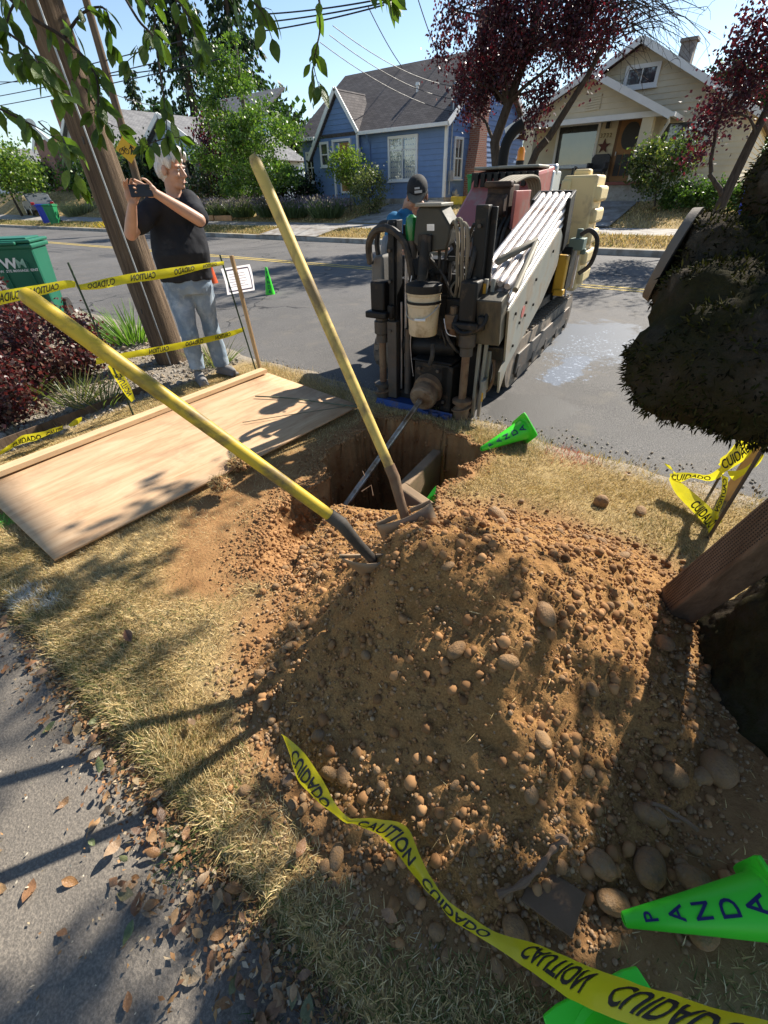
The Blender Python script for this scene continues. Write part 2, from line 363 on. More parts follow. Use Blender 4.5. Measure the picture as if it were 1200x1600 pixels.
PIT = [(-2.06, 2.60), (-1.99, 2.40), (-1.97, 2.16), (-1.97, 1.92), (-1.80, 1.68), (-1.75, 1.44), (-1.73, 1.22), (-1.62, .98), (-1.5, .86), (-1.12, .95), (-1.0, 1.5), (-1.07, 1.97), (-1.06, 2.26), (-1.08, 2.60), (-1.42, 2.64), (-1.70, 2.70)]
def pitdepth(x, y):
    nz = fbm(np.stack([x*6, y*6, 0*x], 1), 4, 3)*.085
    sd_ = polysd(x, y, PIT)+nz
    dep = np.interp(y, [.85, 1.15, 1.55, 1.85], [.05, .12, .42, .85])
    t = np.clip(sd_/np.interp(y, [1.0, 1.9], [.10, .05]), 0, 1)
    return sd_, dep*t**.8
def groundz(x, y):
    p = np.stack([x, y, 0*x], 1)
    sd_, dp = pitdepth(x, y)
    z = .018*fbm(p*1.1, 3, 5)+.008*fbm(p*7, 3, 8)
    lip = .035*np.exp(-(np.maximum(-sd_, 0)/.12)**2)*(sd_ < .02)*(.5+.8*fbm(p*9, 3, 4))
    edge = sst(0, .07, y)                      # turf edge at the sidewalk
    edge2 = 1-sst(2.93, 3.2, y+.10*fbm(p*2.2, 3, 2)+.05*(x+1.5))
    z = (z+lip+.0)*edge+(1-edge)*-.05-(1-edge2)*.06
    dirtpath = np.exp(-((polysd(x, y, [(-2.2, 1.0), (-2.05, 2.5), (-1.9, 2.5), (-1.5, .7), (-1.7, .6)]).clip(-1, 0))/.13)**2)
    z = z-dp-.02*dirtpath*(dp < .01)
    return z, sd_, dirtpath
xs = np.r_[np.linspace(-40, -9.5, 30), np.arange(-9.3, -3.6, .06), np.arange(-3.6, 1.3, .016), np.arange(1.3, 5, .08), np.linspace(5.2, 30, 25)]
ys = np.r_[np.arange(0, 3.06, .016), 3.1, 3.18, 3.26]
X_, Y_ = np.meshgrid(xs, ys, indexing='xy'); X_, Y_ = X_.ravel(), Y_.ravel()
Z_, SDV, DP_ = groundz(X_, Y_)
_, F_ = grid(xs, ys, lambda x, y: 0*x)
pn = np.stack([X_, Y_, 0*X_], 1)
edgegravel = sst(2.78, 3.0, Y_+.10*fbm(pn*2.2, 3, 2)+.05*(X_+1.5))
soilmask = np.clip(sst(-.12, .0, SDV+.06*fbm(pn*6, 3, 1))+DP_*.95+sst(-.02, -.06, Z_-.0)*0, 0, 1)
moundfoot = sst(1.25, .95, np.hypot((X_+.35)/1.0, (Y_-1.15)/.92)+.12*fbm(pn*4, 3, 9)); soilmask = np.maximum(soilmask, moundfoot*.95)
bed = sst(-3.95, -4.1, X_+.18*(Y_-1)*.6); gravelmask = np.maximum(bed*.9, edgegravel*.8)
VN = np.stack([X_, Y_, Z_], 1)
# rough pit walls: push the steep vertices about
wl = (SDV > -.03) & (SDV < .2); pw = VN.copy(); VN[wl, 0] += .035*fbm(pw[wl]*np.array([9, 9, 14]), 4, 21); VN[wl, 1] += .035*fbm(pw[wl]*np.array([9, 9, 14]), 4, 22)
npmesh('grass_verge', VN, F_, VERGE, col=np.stack([soilmask, gravelmask, 0*soilmask], 1), kind='structure')

# ---------------------------------------------------------------- heap of soil
MOUT = [(-1.15, .62), (-1.02, .40), (-.72, .28), (-.35, .24), (-.05, .27), (.2, .42), (.36, .72), (.46, 1.1), (.40, 1.55), (.28, 1.92), (.02, 2.08), (-.45, 2.06), (-.82, 1.98), (-1.02, 1.86), (-1.22, 1.66), (-1.5, 1.5), (-1.38, 1.15), (-1.22, .9)]
def moundz(x, y):
    p = np.stack([x, y, 0*x], 1); sd_ = polysd(x, y, MOUT)
    wob = .06*fbm(p*3, 3, 31)
    h = np.interp(sd_+wob*.6, [-.05, 0, .12, .30, .52, .72, 1.0], [-.03, 0, .07, .20, .37, .46, .50])
    # ridge from the middle towards the right, hollow on the back left
    pk = np.exp(-(((x+.33)/.50)**2+((y-1.02)/.42)**2)); h = h*(.72+.36*pk)
    h -= .10*np.exp(-(((x+1.12)/.28)**2+((y-1.42)/.3)**2)); h += .17*np.exp(-(((x+.70)/.20)**2+((y-.98)/.24)**2))*sst(0, .2, sd_)
    h += -.05*np.exp(-(((x+.40)/.16)**2+((y-.86)/.10)**2))
    h += .022*fbm(p*9, 3, 38)*sst(.05, .2, sd_); h -= .04*np.exp(-(((x+.80)/.12)**2+((y-.66)/.2)**2))
    h += .05*fbm(p*4.2, 4, 33)*sst(0, .2, sd_)+.018*fbm(p*15, 4, 36)*sst(-.02, .1, sd_)
    return np.where(sd_ < -.06, -.09, h-.012), sd_
mxs = np.arange(-1.62, .60, .0105); mys = np.arange(.1, 2.2, .0105)
MXg, MYg = np.meshgrid(mxs, mys, indexing='xy'); mz, msd = moundz(MXg.ravel(), MYg.ravel())
MV, MF = grid(mxs, mys, lambda x, y: mz)
pz = fbm(MV*28, 4, 40)*.013+fbm(MV*60, 3, 41)*.009; MV[:, 2] += pz*sst(-.03, .06, msd); MV[:, 0] += .008*fbm(MV*33, 3, 43); MV[:, 1] += .008*fbm(MV*33, 3, 44)
keep = msd[MF].max(1) > -.055
MFk = MF[keep]; used = np.unique(MFk); remap = np.full(len(MV), -1); remap[used] = np.arange(len(used))
MOUND = npmesh('dirt_mound', MV[used], remap[MFk], SOIL)
tag(MOUND, 'big heap of freshly dug brown soil full of pebbles, with two shovels stuck in it', 'soil heap')
def surfz(x, y):
    a, s = moundz(np.atleast_1d(np.float32(x)), np.atleast_1d(np.float32(y))); g, _, _ = groundz(np.atleast_1d(np.float64(x)), np.atleast_1d(np.float64(y)))
    return np.where(s > -.05, np.maximum(a, g), g)
# pebbles and clods
def stonemat(name, cols, rough=.75):
    m, nt, bs = newmat(name, rough, 0, .3); v = vecmap(nt); oi = nd(nt, 'ShaderNodeObjectInfo'); at_ = nd(nt, 'ShaderNodeAttribute', attribute_name='col')
    c = ramp(nt, oi.outputs['Random'], [(i/(len(cols)-1), q) for i, q in enumerate(cols)])
    n = noise(nt, v, 3, 6, .7); c = mixc(nt, 1, c, ramp(nt, n, [(.3, (.7, .68, .65)), (.7, (1.2, 1.2, 1.2))]), 'MULTIPLY')
    ds = ramp(nt, noise(nt, v, 2, 6, .7), [(.36, (0, 0, 0)), (.56, (.9, .9, .9))]); c = mixc(nt, ds, c, (.29, .165, .07))
    nt.links.new(c, bs.inputs['Base Color']); bump(nt, noise(nt, v, 9, 6), bs, .35, .05); return m
STONE = stonemat('river_stone', [(.19, .115, .06), (.27, .17, .095), (.23, .16, .10), (.31, .21, .12), (.18, .12, .075)])
PEB = leafmat('pebble', (1, 1, 1), 0, .85, spec=.2)
def sample(n, dens, xr=(-1.5, .6), yr=(.15, 2.1)):
    x = RNG.uniform(*xr, n); y = RNG.uniform(*yr, n); k = RNG.random(n) < dens(x, y); return x[k], y[k]
def pebbles(name, n, dens, rmin, rmax, base, parent, cols, pw=2.5, sq=(.6, 1), jit=.08, xr=(-1.6, .7), yr=(.1, 2.2), lift=.25):
    x, y = sample(n, dens, xr, yr); r = rmin+(rmax-rmin)*RNG.random(len(x))**pw; z = surfz(x, y)+r*lift
    v, f = scatter(np.stack([x, y, z], 1), r, base, sq, jit)
    c = np.array(cols)[RNG.integers(0, len(cols), len(x))]*RNG.uniform(.75, 1.25, (len(x), 1)); c = np.repeat(c, len(base[0]), 0)
    return npmesh(name, v, f, PEB, parent, c, kind='stuff')
def dfoot(x, y):
    s = polysd(x, y, MOUT); pat = fbm(np.stack([x, y, 0*x], 1)*3.5, 3, 50)
    return np.clip((np.exp(-((s-.05)/.16)**2)*.95+.13)*(.55+1.3*pat)*(s > -.13), 0, 1)*np.where(y > 1.5, .45, 1)
def dall(x, y):
    s = polysd(x, y, MOUT); return np.where(s > -.04, .55+.6*fbm(np.stack([x, y, 0*x], 1)*5, 3, 51), .03*(s > -.2)).clip(0, 1)
EARTH = [(.29, .152, .064), (.35, .192, .085), (.22, .112, .047), (.32, .172, .074)]
ROCKC = [(.33, .2, .10), (.29, .19, .11), (.39, .26, .145), (.24, .15, .075)]
pebbles('clods', 34000, dall, .0025, .009, ICO1, MOUND, EARTH, 2.0)
pebbles('clods', 5200, dall, .007, .022, ICO2, MOUND, EARTH, 3, (.7, 1), .10)
pebbles('gravel', 22000, dfoot, .004, .011, ICO1, MOUND, ROCKC, 1.6, (.55, 1), .05)
SB = []
for k in range(8):
    v = ICO3[0].copy(); v *= RNG.uniform(.62, 1.0, 3)*np.array([1.0, .85, .7])+0; v *= (1+.13*fbm(v*1.6+k*9, 3, 60+k))[:, None]
    o = npmesh('stone', v, ICO3[1], STONE); me = o.data; bpy.data.objects.remove(o); SB.append(me)
def stone(x, y, r, parent=None, z=None, lift=.3, name='stone', rng=random):
    o = bpy.data.objects.new(name, rng.choice(SB)); COL.objects.link(o)
    if parent is not None: o.parent = parent
    o.location = (x, y, (float(surfz(x, y)[0]) if z is None else z)+r*lift); o.rotation_euler = (rng.uniform(-.5, .5), rng.uniform(-.5, .5), rng.uniform(0, 6.3)); o.scale = (r*1.25,)*3
    MW[o] = Matrix(); return o
sx, sy = sample(5000, lambda x, y: dfoot(x, y)*.35, (-1.5, .6), (.1, 2.15)); sx, sy = sx[:268], sy[:268]
for x, y in zip(sx, sy): stone(float(x), float(y), .009+.015*random.random()**2.2, MOUND)
# the larger ones the picture lets one find
for x, y, r in ((-.33, .78, .032), (-.18, .82, .04), (-.02, .75, .035), (-.47, .95, .026), (-.60, .66, .024), (.05, 1.0, .032), (-.62, .42, .03), (-.52, .36, .034), (-.48, .38, .03), (-.95, .52, .026), (-.93, .6, .03),
                (-1.0, .68, .028), (-.98, .47, .026), (.22, .62, .05), (.34, .98, .05), (.42, 1.05, .046), (.30, .82, .05), (-.02, 1.78, .034), (-.2, 1.9, .03)): stone(x, y, r*.85, MOUND)
def cobble(x, y, r, label, group=None):
    o = stone(x, y, r*.88, None, name='cobblestone', lift=.4); return tag(o, label, 'stone', 'loose cobblestones around the dirt pile')

# ---------------------------------------------------------------- houses
BLUE = M('blue_siding_paint', (.14, .225, .41), .6, 0, .10, 2, .12, 60)
WHITE = M('white_trim_paint', (.74, .74, .72), .55, 0, .06, 3, .06, 60)
CREAM = M('cream_siding_paint', (.62, .55, .40), .65, 0, .08, 2, .12, 60)
PALEBL = M('pale_blue_siding_paint', (.36, .47, .58), .65, 0, .08, 2, .12, 60)
GREYP = M('grey_white_stucco', (.6, .6, .62), .8, 0, .08, 2, .2, 60)
def roofmat(name, a, b, rot=(0, 0, 0)):
    m, nt, bs = newmat(name, .9, 0, .2); tc = nd(nt, 'ShaderNodeTexCoord'); v = tc.outputs['UV']
    br = nd(nt, 'ShaderNodeTexBrick', offset=.5); br.inputs['Color1'].default_value = c4(a); br.inputs['Color2'].default_value = c4(b); br.inputs['Mortar'].default_value = c4([x*.55 for x in a])
    br.inputs['Scale'].default_value = 1; br.inputs['Mortar Size'].default_value = .012; br.inputs['Brick Width'].default_value = .3; br.inputs['Row Height'].default_value = .14; nt.links.new(v, br.inputs[0])
    n = noise(nt, v, 1.2, 5); c = mixc(nt, 1, br.outputs[0], ramp(nt, n, [(.3, (.8, .8, .8)), (.7, (1.2, 1.2, 1.2))]), 'MULTIPLY')
    nt.links.new(c, bs.inputs['Base Color']); bump(nt, br.outputs[1], bs, -.4, .02); return m
SHINGLE = roofmat('brown_shingle', (.085, .075, .075), (.13, .115, .11))
SHINGLE2 = roofmat('grey_shingle', (.17, .17, .175), (.24, .235, .235))
SHINGLE3 = roofmat('dark_red_shingle', (.06, .035, .035), (.1, .06, .055))
def brickmat():
    m, nt, bs = newmat('red_brick', .85, 0, .2); tc = nd(nt, 'ShaderNodeTexCoord'); v = tc.outputs['UV']
    br = nd(nt, 'ShaderNodeTexBrick', offset=.5); br.inputs['Color1'].default_value = c4((.33, .12, .075)); br.inputs['Color2'].default_value = c4((.24, .085, .06)); br.inputs['Mortar'].default_value = c4((.30, .26, .22))
    br.inputs['Scale'].default_value = 1; br.inputs['Mortar Size'].default_value = .012; br.inputs['Brick Width'].default_value = .22; br.inputs['Row Height'].default_value = .075; nt.links.new(v, br.inputs[0])
    nt.links.new(br.outputs[0], bs.inputs['Base Color']); bump(nt, br.outputs[1], bs, -.5, .01); return m
BRICK = brickmat()
CLEAR = newmat('window_glass', .03, 0, .8)[0]
_nt = CLEAR.node_tree; _t = nd(_nt, 'ShaderNodeBsdfTransparent'); _g = nd(_nt, 'ShaderNodeBsdfGlossy'); _g.inputs['Roughness'].default_value = .03
_l = nd(_nt, 'ShaderNodeLayerWeight'); _l.inputs['Blend'].default_value = .35; _x = nd(_nt, 'ShaderNodeMixShader')
_nt.links.new(_l.outputs[0], _x.inputs[0]); _nt.links.new(_t.outputs[0], _x.inputs[1]); _nt.links.new(_g.outputs[0], _x.inputs[2]); _nt.links.new(_x.outputs[0], _nt.nodes['Material Output'].inputs[0])
DARKGL = glassmat('dark_window_glass'); ROOM = M('dark_room', (.035, .035, .04), .9, 0, .3, 1, 0); CURT = M('white_curtain', (.62, .62, .6), .9, 0, .1, 2, 0)
DOORW = M('oak_door', (.30, .16, .06), .5, 0, .3, 2, .1, 60, stretch=(9, 9, 1)); DOORD = M('brown_screen_door', (.13, .065, .025), .55, 0, .3, 3, .1, 60, stretch=(6, 6, 1))
BLACKM = M('black_metal', (.02, .02, .022), .5, 0, .2, 8, .05, 80); GALV = M('grey_galvanised', (.42, .44, .45), .45, .5, .15, 6, .05, 80)
def uvbox(o, mode='z'):
    """simple planar uv in metres on each face"""
    me = o.data; uv = me.uv_layers.new(name='uv')
    for p in me.polygons:
        n = p.normal; u = Vector((0, 0, 1)).cross(n); u = u.normalized() if u.length > .05 else Vector((1, 0, 0)); v_ = n.cross(u)
        for li in p.loop_indices: co = me.vertices[me.loops[li].vertex_index].co; uv.data[li].uv = (co.dot(u), co.dot(v_))
    return o
def clipz(poly, z0, z1):
    def half(P, f):
        o = []
        for a, b in zip(P, P[1:]+P[:1]):
            fa, fb = f(a), f(b)
            if fa >= 0: o.append(a)
            if fa*fb < 0: t = fa/(fa-fb); o.append((a[0]+(b[0]-a[0])*t, a[1]+(b[1]-a[1])*t))
        return o
    return half(half(poly, lambda p: p[1]-z0), lambda p: z1-p[1])
def siding(parent, poly, o, u, n, mat, course=.2, name='siding_board'):
    """lap boards: one object per course, each tilted so that its lower edge stands proud"""
    o, u, n = Vector(o), Vector(u), Vector(n); zs = [p[1] for p in poly]; z = min(zs)
    while z < max(zs)-.02:
        P = clipz(poly, z, min(z+course, max(zs)))
        if len(P) >= 3:
            f = [o+u*a+Vector((0, 0, h))+n*(.036-.026*(h-z)/course) for a, h in P]; b = [o+u*a+Vector((0, 0, h))-n*.004 for a, h in P]; k = len(P)
            mb = MB(); mb.add(f+b, [tuple(range(k)), tuple(range(k, 2*k))[::-1]]+[(i, k+i, k+(i+1) % k, (i+1) % k) for i in range(k)]); mb.build(name, mat, parent)
        z += course
def wallpoly(parent, poly, o, u, n, mat, t=.12, name='wall'):
    mb = MB(); mb.prism(poly, Vector(o)-Vector(n)*.006, u, (0, 0, 1), -Vector(n)*t); return mb.build(name, mat, parent)
def window(parent, a, z, w_, h, o, u, n, fm=WHITE, gm=None, bars=(), curtain=False, ft=.1, label=None):
    """frame standing proud of the boards, pane set back in it, blind room or curtain behind"""
    o, u, n = Vector(o), Vector(u), Vector(n); c = o+u*a+Vector((0, 0, z)); Z = Vector((0, 0, 1)); mb = MB()
    for s in (-1, 1):
        mb.bar(c+u*s*(w_/2+ft/2)-Z*(h/2+ft)+n*.055, c+u*s*(w_/2+ft/2)+Z*(h/2+ft)+n*.055, ft, .07, up=n)
        mb.bar(c-u*w_/2+Z*s*(h/2+ft/2)+n*.055, c+u*w_/2+Z*s*(h/2+ft/2)+n*.055, .07, ft, up=Z)
    mb.bar(c-u*(w_/2+ft+.03)-Z*(h/2+ft+.015)+n*.075, c+u*(w_/2+ft+.03)-Z*(h/2+ft+.015)+n*.075, .13, .05, up=Z)
    for k, t in bars:
        if k == 'h': mb.bar(c-u*w_/2+Z*t*h+n*.052, c+u*w_/2+Z*t*h+n*.052, .04, .05, up=Z)
        else: mb.bar(c+u*t*w_-Z*h/2+n*.052, c+u*t*w_+Z*h/2+n*.052, .035, .04, up=n)
    wd = mb.build('window', fm, parent, label=label)
    p = MB(); p.bar(c-u*w_/2+n*.046, c+u*w_/2+n*.046, .004, h, up=Z); p.build('pane', gm or (CLEAR if curtain else DARKGL), wd)
    if curtain:
        k = 40; pts = [c+u*w_*(i/k-.5)+n*(.034+.006*sin(i*1.9)+.002*sin(i*5)) for i in range(k+1)]; mb = MB()
        vs = [q+Z*s*h*.5 for q in pts for s in (-1, 1)]; mb.add(vs, [(2*i, 2*i+2, 2*i+3, 2*i+1) for i in range(k) if abs(i-k*.52) > 1.2]); mb.build('curtain', CURT, wd, smooth=True, fix=False)
    return wd
def slab(parent, a, b, c, d, t, mat, name='roof'):
    """roof plane with corners a,b (eave) c,d (ridge) and thickness t"""
    a, b, c, d = map(Vector, (a, b, c, d)); n = (b-a).cross(d-a).normalized()
    if n.z < 0: n = -n
    mb = MB(); P = [a, b, c, d]; mb.add([p for p in P]+[p-n*t for p in P], [(0, 1, 2, 3), (7, 6, 5, 4)]+[(i, (i+1) % 4, 4+(i+1) % 4, 4+i) for i in range(4)])
    return uvbox(mb.build(name, mat, parent))
def bars(parent, name, mat, lst, bevel=0):
    mb = MB()
    for p0, p1, w_, h in lst: mb.bar(p0, p1, w_, h)
    return mb.build(name, mat, parent, bevel=bevel)
X1, Z1 = Vector((1, 0, 0)), Vector((0, 0, 1)); FN = Vector((0, -1, 0)); RN = Vector((1, 0, 0)); Y1 = Vector((0, 1, 0))

# blue house ------------------------------------------------------
bh = thing('blue_house', 'blue clapboard house with white trim, steep brown shingle roof and pointed entry gable', 'house', (-17, 22, .92))
L_, R_, YF, YB, ZE, ZR, YR = -21.7, -12.8, 22.0, 30.6, 3.86, 6.75, 26.2
FZ = 1.2
fo = (0, YF, 0)
wallpoly(bh, [(L_, .6), (R_, .6), (R_, ZE), (L_, ZE)], fo, X1, FN, BLUE)
siding(bh, [(-17.65, FZ), (R_-.02, FZ), (R_-.02, ZE-.05), (-17.65, ZE-.05)], fo, X1, FN, BLUE)
siding(bh, [(L_, FZ), (-20.62, FZ), (-20.62, ZE-.05), (L_, ZE-.05)], fo, X1, FN, BLUE)
ent = [(-20.75, .6), (-17.65, .6), (-17.65, 3.95), (-18.75, 5.35), (-20.75, 3.0)]
wallpoly(bh, ent, (0, YF-.25, 0), X1, FN, BLUE, .3)
siding(bh, [(-20.75, FZ), (-17.66, FZ), (-17.66, 3.95), (-18.75, 5.3), (-20.75, 3.0)], (0, YF-.25, 0), X1, FN, BLUE)
rp = [(YF, .6), (YB, .6), (YB, ZE), (YR, ZR-.1), (YF, ZE)]
wallpoly(bh, rp, (R_, 0, 0), Y1, RN, BLUE); siding(bh, [(YF+.02, FZ), (YB, FZ), (YB, ZE), (YR, ZR-.15), (YF+.02, ZE-.1)], (R_, 0, 0), Y1, RN, BLUE)
wallpoly(bh, rp, (L_, 0, 0), Y1, -RN, BLUE)
mb = MB(); mb.box(((L_+R_)/2, YF-.03, .98), (R_-L_+.1, .1, .42)); mb.box((R_+.03, (YF+YB)/2, .98), (.1, YB-YF, .42)); mb.build('foundation', CONC, bh)
slab(bh, (L_-.25, YF-.35, ZE-.02), (R_+.28, YF-.35, ZE-.02), (R_+.28, YR, ZR), (L_-.25, YR, ZR), .12, SHINGLE)
slab(bh, (L_-.25, YB+.35, ZE-.02), (R_+.28, YB+.35, ZE-.02), (R_+.28, YR, ZR), (L_-.25, YR, ZR), .12, SHINGLE)
# entry gable roof
ap = Vector((-18.75, YF-.45, 5.48)); rr = Vector((-17.5, YF-.45, 3.86)); ll = Vector((-20.95, YF-.45, 2.92)); back = Vector((0, 2.3, 0))
slab(bh, rr, rr+back*.55, ap+back, ap, .1, SHINGLE, 'gable_roof'); slab(bh, ll, ll+back*.2, ap+back, ap, .1, SHINGLE, 'gable_roof')
bars(bh, 'barge_board', WHITE, [(ap+FN*.03, rr+FN*.03+Vector((.03, 0, -.04)), .05, .17), (ap+FN*.03, ll+FN*.03, .05, .17)])
bars(bh, 'barge_board', WHITE, [((R_+.31, YF-.37, ZE-.08), (R_+.31, YR, ZR-.06), .05, .2), ((R_+.31, YB+.37, ZE-.08), (R_+.31, YR, ZR-.06), .05, .2)])
bars(bh, 'gutter', WHITE, [((-17.45, YF-.42, ZE-.09), (R_+.3, YF-.42, ZE-.09), .13, .13)], .01); bars(bh, 'gutter', WHITE, [((L_-.25, YF-.42, ZE-.09), (-20.4, YF-.42, ZE-.09), .13, .13)], .01)
mb = MB(); mb.tube([(-17.0, YF-.4, ZE-.15), (-17.05, YF-.2, ZE-.35), (-17.05, YF-.09, ZE-.5), (-17.05, YF-.09, 1.0)], .04, 8); mb.build('downspout', BLUE, bh, True)
bars(bh, 'corner_trim', WHITE, [((R_+.03, YF-.03, FZ), (R_+.03, YF-.03, ZE-.1), .12, .12), ((-17.63, YF-.28, FZ), (-17.63, YF-.28, 3.85), .1, .1)])
window(bh, -15.1, 2.72, 1.5, 1.5, fo, X1, FN, curtain=True, bars=[('h', .22), ('v', 0)], label='large front window with white curtains')
window(bh, -21.0, 2.62, .75, 1.15, fo, X1, FN, curtain=True, bars=[('h', 0), ('v', -.17), ('v', .17)])
window(bh, -19.85, 3.1, .42, .82, (0, YF-.25, 0), X1, FN, bars=[('h', 0)])
window(bh, 23.1, 2.65, .62, 1.35, (R_, 0, 0), Y1, RN, bars=[('h', .0), ('v', 0)])
window(bh, 27.6, 2.5, .6, 1.3, (R_, 0, 0), Y1, RN, bars=[('h', .0)])
d0 = Vector((-18.6, YF-.29, 0)); fr = bars(bh, 'door_frame', WHITE, [(d0+Vector((-.62, -.03, 1.3)), d0+Vector((-.62, -.03, 3.55)), .1, .1), (d0+Vector((.52, -.03, 1.3)), d0+Vector((.52, -.03, 3.55)), .1, .1), (d0+Vector((-.67, -.03, 3.6)), d0+Vector((.57, -.03, 3.6)), .1, .1), (d0+Vector((-.22, -.03, 1.5)), d0+Vector((-.22, -.03, 3.5)), .07, .08), (d0+Vector((-.22, -.03, 1.5)), d0+Vector((.5, -.03, 1.5)), .08, .08)])
dr = bars(bh, 'door', DOORW, [(d0+Vector((.15, 0, 1.52)), d0+Vector((.15, 0, 3.5)), .68, .05)]); mb = MB(); mb.box(d0+Vector((.18, -.03, 3.0)), (.14, .03, .3)); mb.build('door_window', DARKGL, dr)
bars(bh, 'step', CONC, [((-19.4, YF-.7, 1.1), (-18.0, YF-.7, 1.1), .7, .3)])
mb = MB()   # chimney: wide base stepping in
for y0, y1, z0, z1 in ((23.9, 25.2, .8, 2.3), (24.15, 24.95, 3.3, 7.4)): mb.box((R_+.28, (y0+y1)/2, (z0+z1)/2), (.52, y1-y0, z1-z0))
mb.add([(R_+.02, 23.9, 2.3), (R_+.54, 23.9, 2.3), (R_+.54, 25.2, 2.3), (R_+.02, 25.2, 2.3), (R_+.02, 24.15, 3.3), (R_+.54, 24.15, 3.3), (R_+.54, 24.95, 3.3), (R_+.02, 24.95, 3.3)], [(0, 1, 5, 4), (1, 2, 6, 5), (2, 3, 7, 6), (3, 0, 4, 7)])
ch = uvbox(mb.build('chimney', BRICK, bh)); mb = MB(); mb.box((R_+.28, 24.55, 7.45), (.62, .9, .12)); mb.build('chimney_cap', CONC, ch)
mb = MB(); mb.tube([(R_+.09, 22.35, 1.3), (R_+.09, 22.35, 5.0)], .03, 8); mb.ell((R_+.09, 22.35, 5.05), .08, 8, 6); mb.box((R_+.1, 22.4, 2.0), (.12, .25, .4)); mb.build('service_mast', GALV, bh, True)
mb = MB(); mb.cyl((R_+.2, 22.85, 1.35), (R_+.05, 22.85, 1.35), .14, n=12); mb.box((R_+.12, 23.0, 1.15), (.2, .3, .3)); mb.build('gas_meter', GALV, bh, True)
for x, y in ((-15.6, 23.9), (-13.6, 24.4)):
    zz = ZE+(y-YF+.35)/(YR-YF+.35)*(ZR-ZE); mb = MB(); mb.cyl((x, y, zz-.1), (x, y, zz+.28), .06, n=10); mb.cyl((x, y, zz+.2), (x, y, zz+.3), .1, .08, n=10); mb.build('vent_pipe', WHITE, bh, True)
mb = MB(); mb.box((-17.5, YF-.42, 3.15), (.1, .22, .18)); mb.build('porch_lamp', WHITE, bh)

# cream bungalow ---------------------------------------------------
cb = thing('cream_bungalow', 'cream clapboard bungalow with front porch, low gables and a star by the door', 'house', (-6, 24, .92))
YM = 24.0; apx = -5.85; za = 5.72; el, er, ze = -10.3, -1.35, 3.32
P = [(el+.3, .7), (er-.3, .7), (er-.3, ze+.15), (apx, za-.12), (el+.3, ze+.15)]
wallpoly(cb, P, (0, YM, 0), X1, FN, CREAM); siding(cb, [(el+.3, .95), (er-.3, .95), (er-.3, ze+.1), (apx, za-.18), (el+.3, ze+.1)], (0, YM, 0), X1, FN, CREAM, .17)
wallpoly(cb, [(YM, .7), (36, .7), (36, ze+.15), (YM, ze+.15)], (er-.3, 0, 0), Y1, RN, CREAM); siding(cb, [(YM+.02, .95), (36, .95), (36, ze+.1), (YM+.02, ze+.1)], (er-.3, 0, 0), Y1, RN, CREAM, .17)
wallpoly(cb, [(YM, .7), (36, .7), (36, ze+.15), (YM, ze+.15)], (el+.3, 0, 0), Y1, -RN, CREAM)
slab(cb, (er, YM-.5, ze), (er, 36.3, ze), (apx, 36.3, za), (apx, YM-.5, za), .12, SHINGLE3); slab(cb, (el, YM-.5, ze), (el, 36.3, ze), (apx, 36.3, za), (apx, YM-.5, za), .12, SHINGLE3)
bars(cb, 'barge_board', WHITE, [((apx, YM-.53, za-.08), (er, YM-.53, ze-.08), .05, .2), ((apx, YM-.53, za-.08), (el, YM-.53, ze-.08), .05, .2)])
# porch
YP_ = 22.35; pa, pl, pr, pz, pe = -6.95, -9.95, -3.95, 4.82, 3.43
wallpoly(cb, [(pl+.4, 3.5), (pr-.42, 3.5), (pr-.42, pe+.15), (pa, pz-.12), (pl+.4, pe+.15)], (0, YP_, 0), X1, FN, CREAM, .16, 'porch_gable')
siding(cb, [(pl+.4, 3.56), (pr-.42, 3.56), (pr-.42, pe+.2), (pa, pz-.14), (pl+.4, pe+.2)], (0, YP_, 0), X1, FN, CREAM, .17)
slab(cb, (pr, YP_-.45, pe), (pr, YM, pe), (pa, YM+.3, pz), (pa, YP_-.45, pz), .1, SHINGLE3, 'porch_roof'); slab(cb, (pl, YP_-.45, pe), (pl, YM, pe), (pa, YM+.3, pz), (pa, YP_-.45, pz), .1, SHINGLE3, 'porch_roof')
bars(cb, 'barge_board', WHITE, [((pa, YP_-.48, pz-.08), (pr, YP_-.48, pe-.08), .05, .2), ((pa, YP_-.48, pz-.08), (pl, YP_-.48, pe-.08), .05, .2)])
bars(cb, 'porch_beam', WHITE, [((pl+.3, YP_-.04, 3.47), (pr-.35, YP_-.04, 3.47), .22, .16)])
for x in (-9.05, -4.72): bars(cb, 'porch_column', CREAM, [((x, YP_+.1, 1.52), (x, YP_+.1, 3.4), .38, .38)], .01)
mb = MB(); mb.box(((pl+pr)/2, (YP_+YM)/2-.1, 1.15), (pr-pl-.5, YM-YP_, .68)); mb.build('porch_base', CONC, cb)
REDP = M('red_porch_paint', (.20, .06, .045), .6, 0, .15, 3, .05, 60); mb = MB(); mb.box(((pl+pr)/2, (YP_+YM)/2-.15, 1.53), (pr-pl-.4, YM-YP_+.1, .1)); mb.build('porch_floor', REDP, cb, bevel=.01)
window(cb, -7.65, 2.85, 1.55, 1.25, (0, YM, 0), X1, FN, WHITE, ft=.1, label='large dark porch window')
window(cb, -3.65, 2.72, 1.6, 1.15, (0, YM, 0), X1, FN, CREAM, ft=.13, label='wide picture window right of the porch')
window(cb, -5.68, 4.72, .95, .42, (0, YM, 0), X1, FN, WHITE, bars=[('v', 0)], ft=.12)
mb = MB()
for k in range(6): mb.bar((-7.0, YP_-.05, 3.76+k*.07), (-6.5, YP_-.05, 3.79+k*.07), .03, .055)
mb.build('louvre_vent', CREAM, cb)
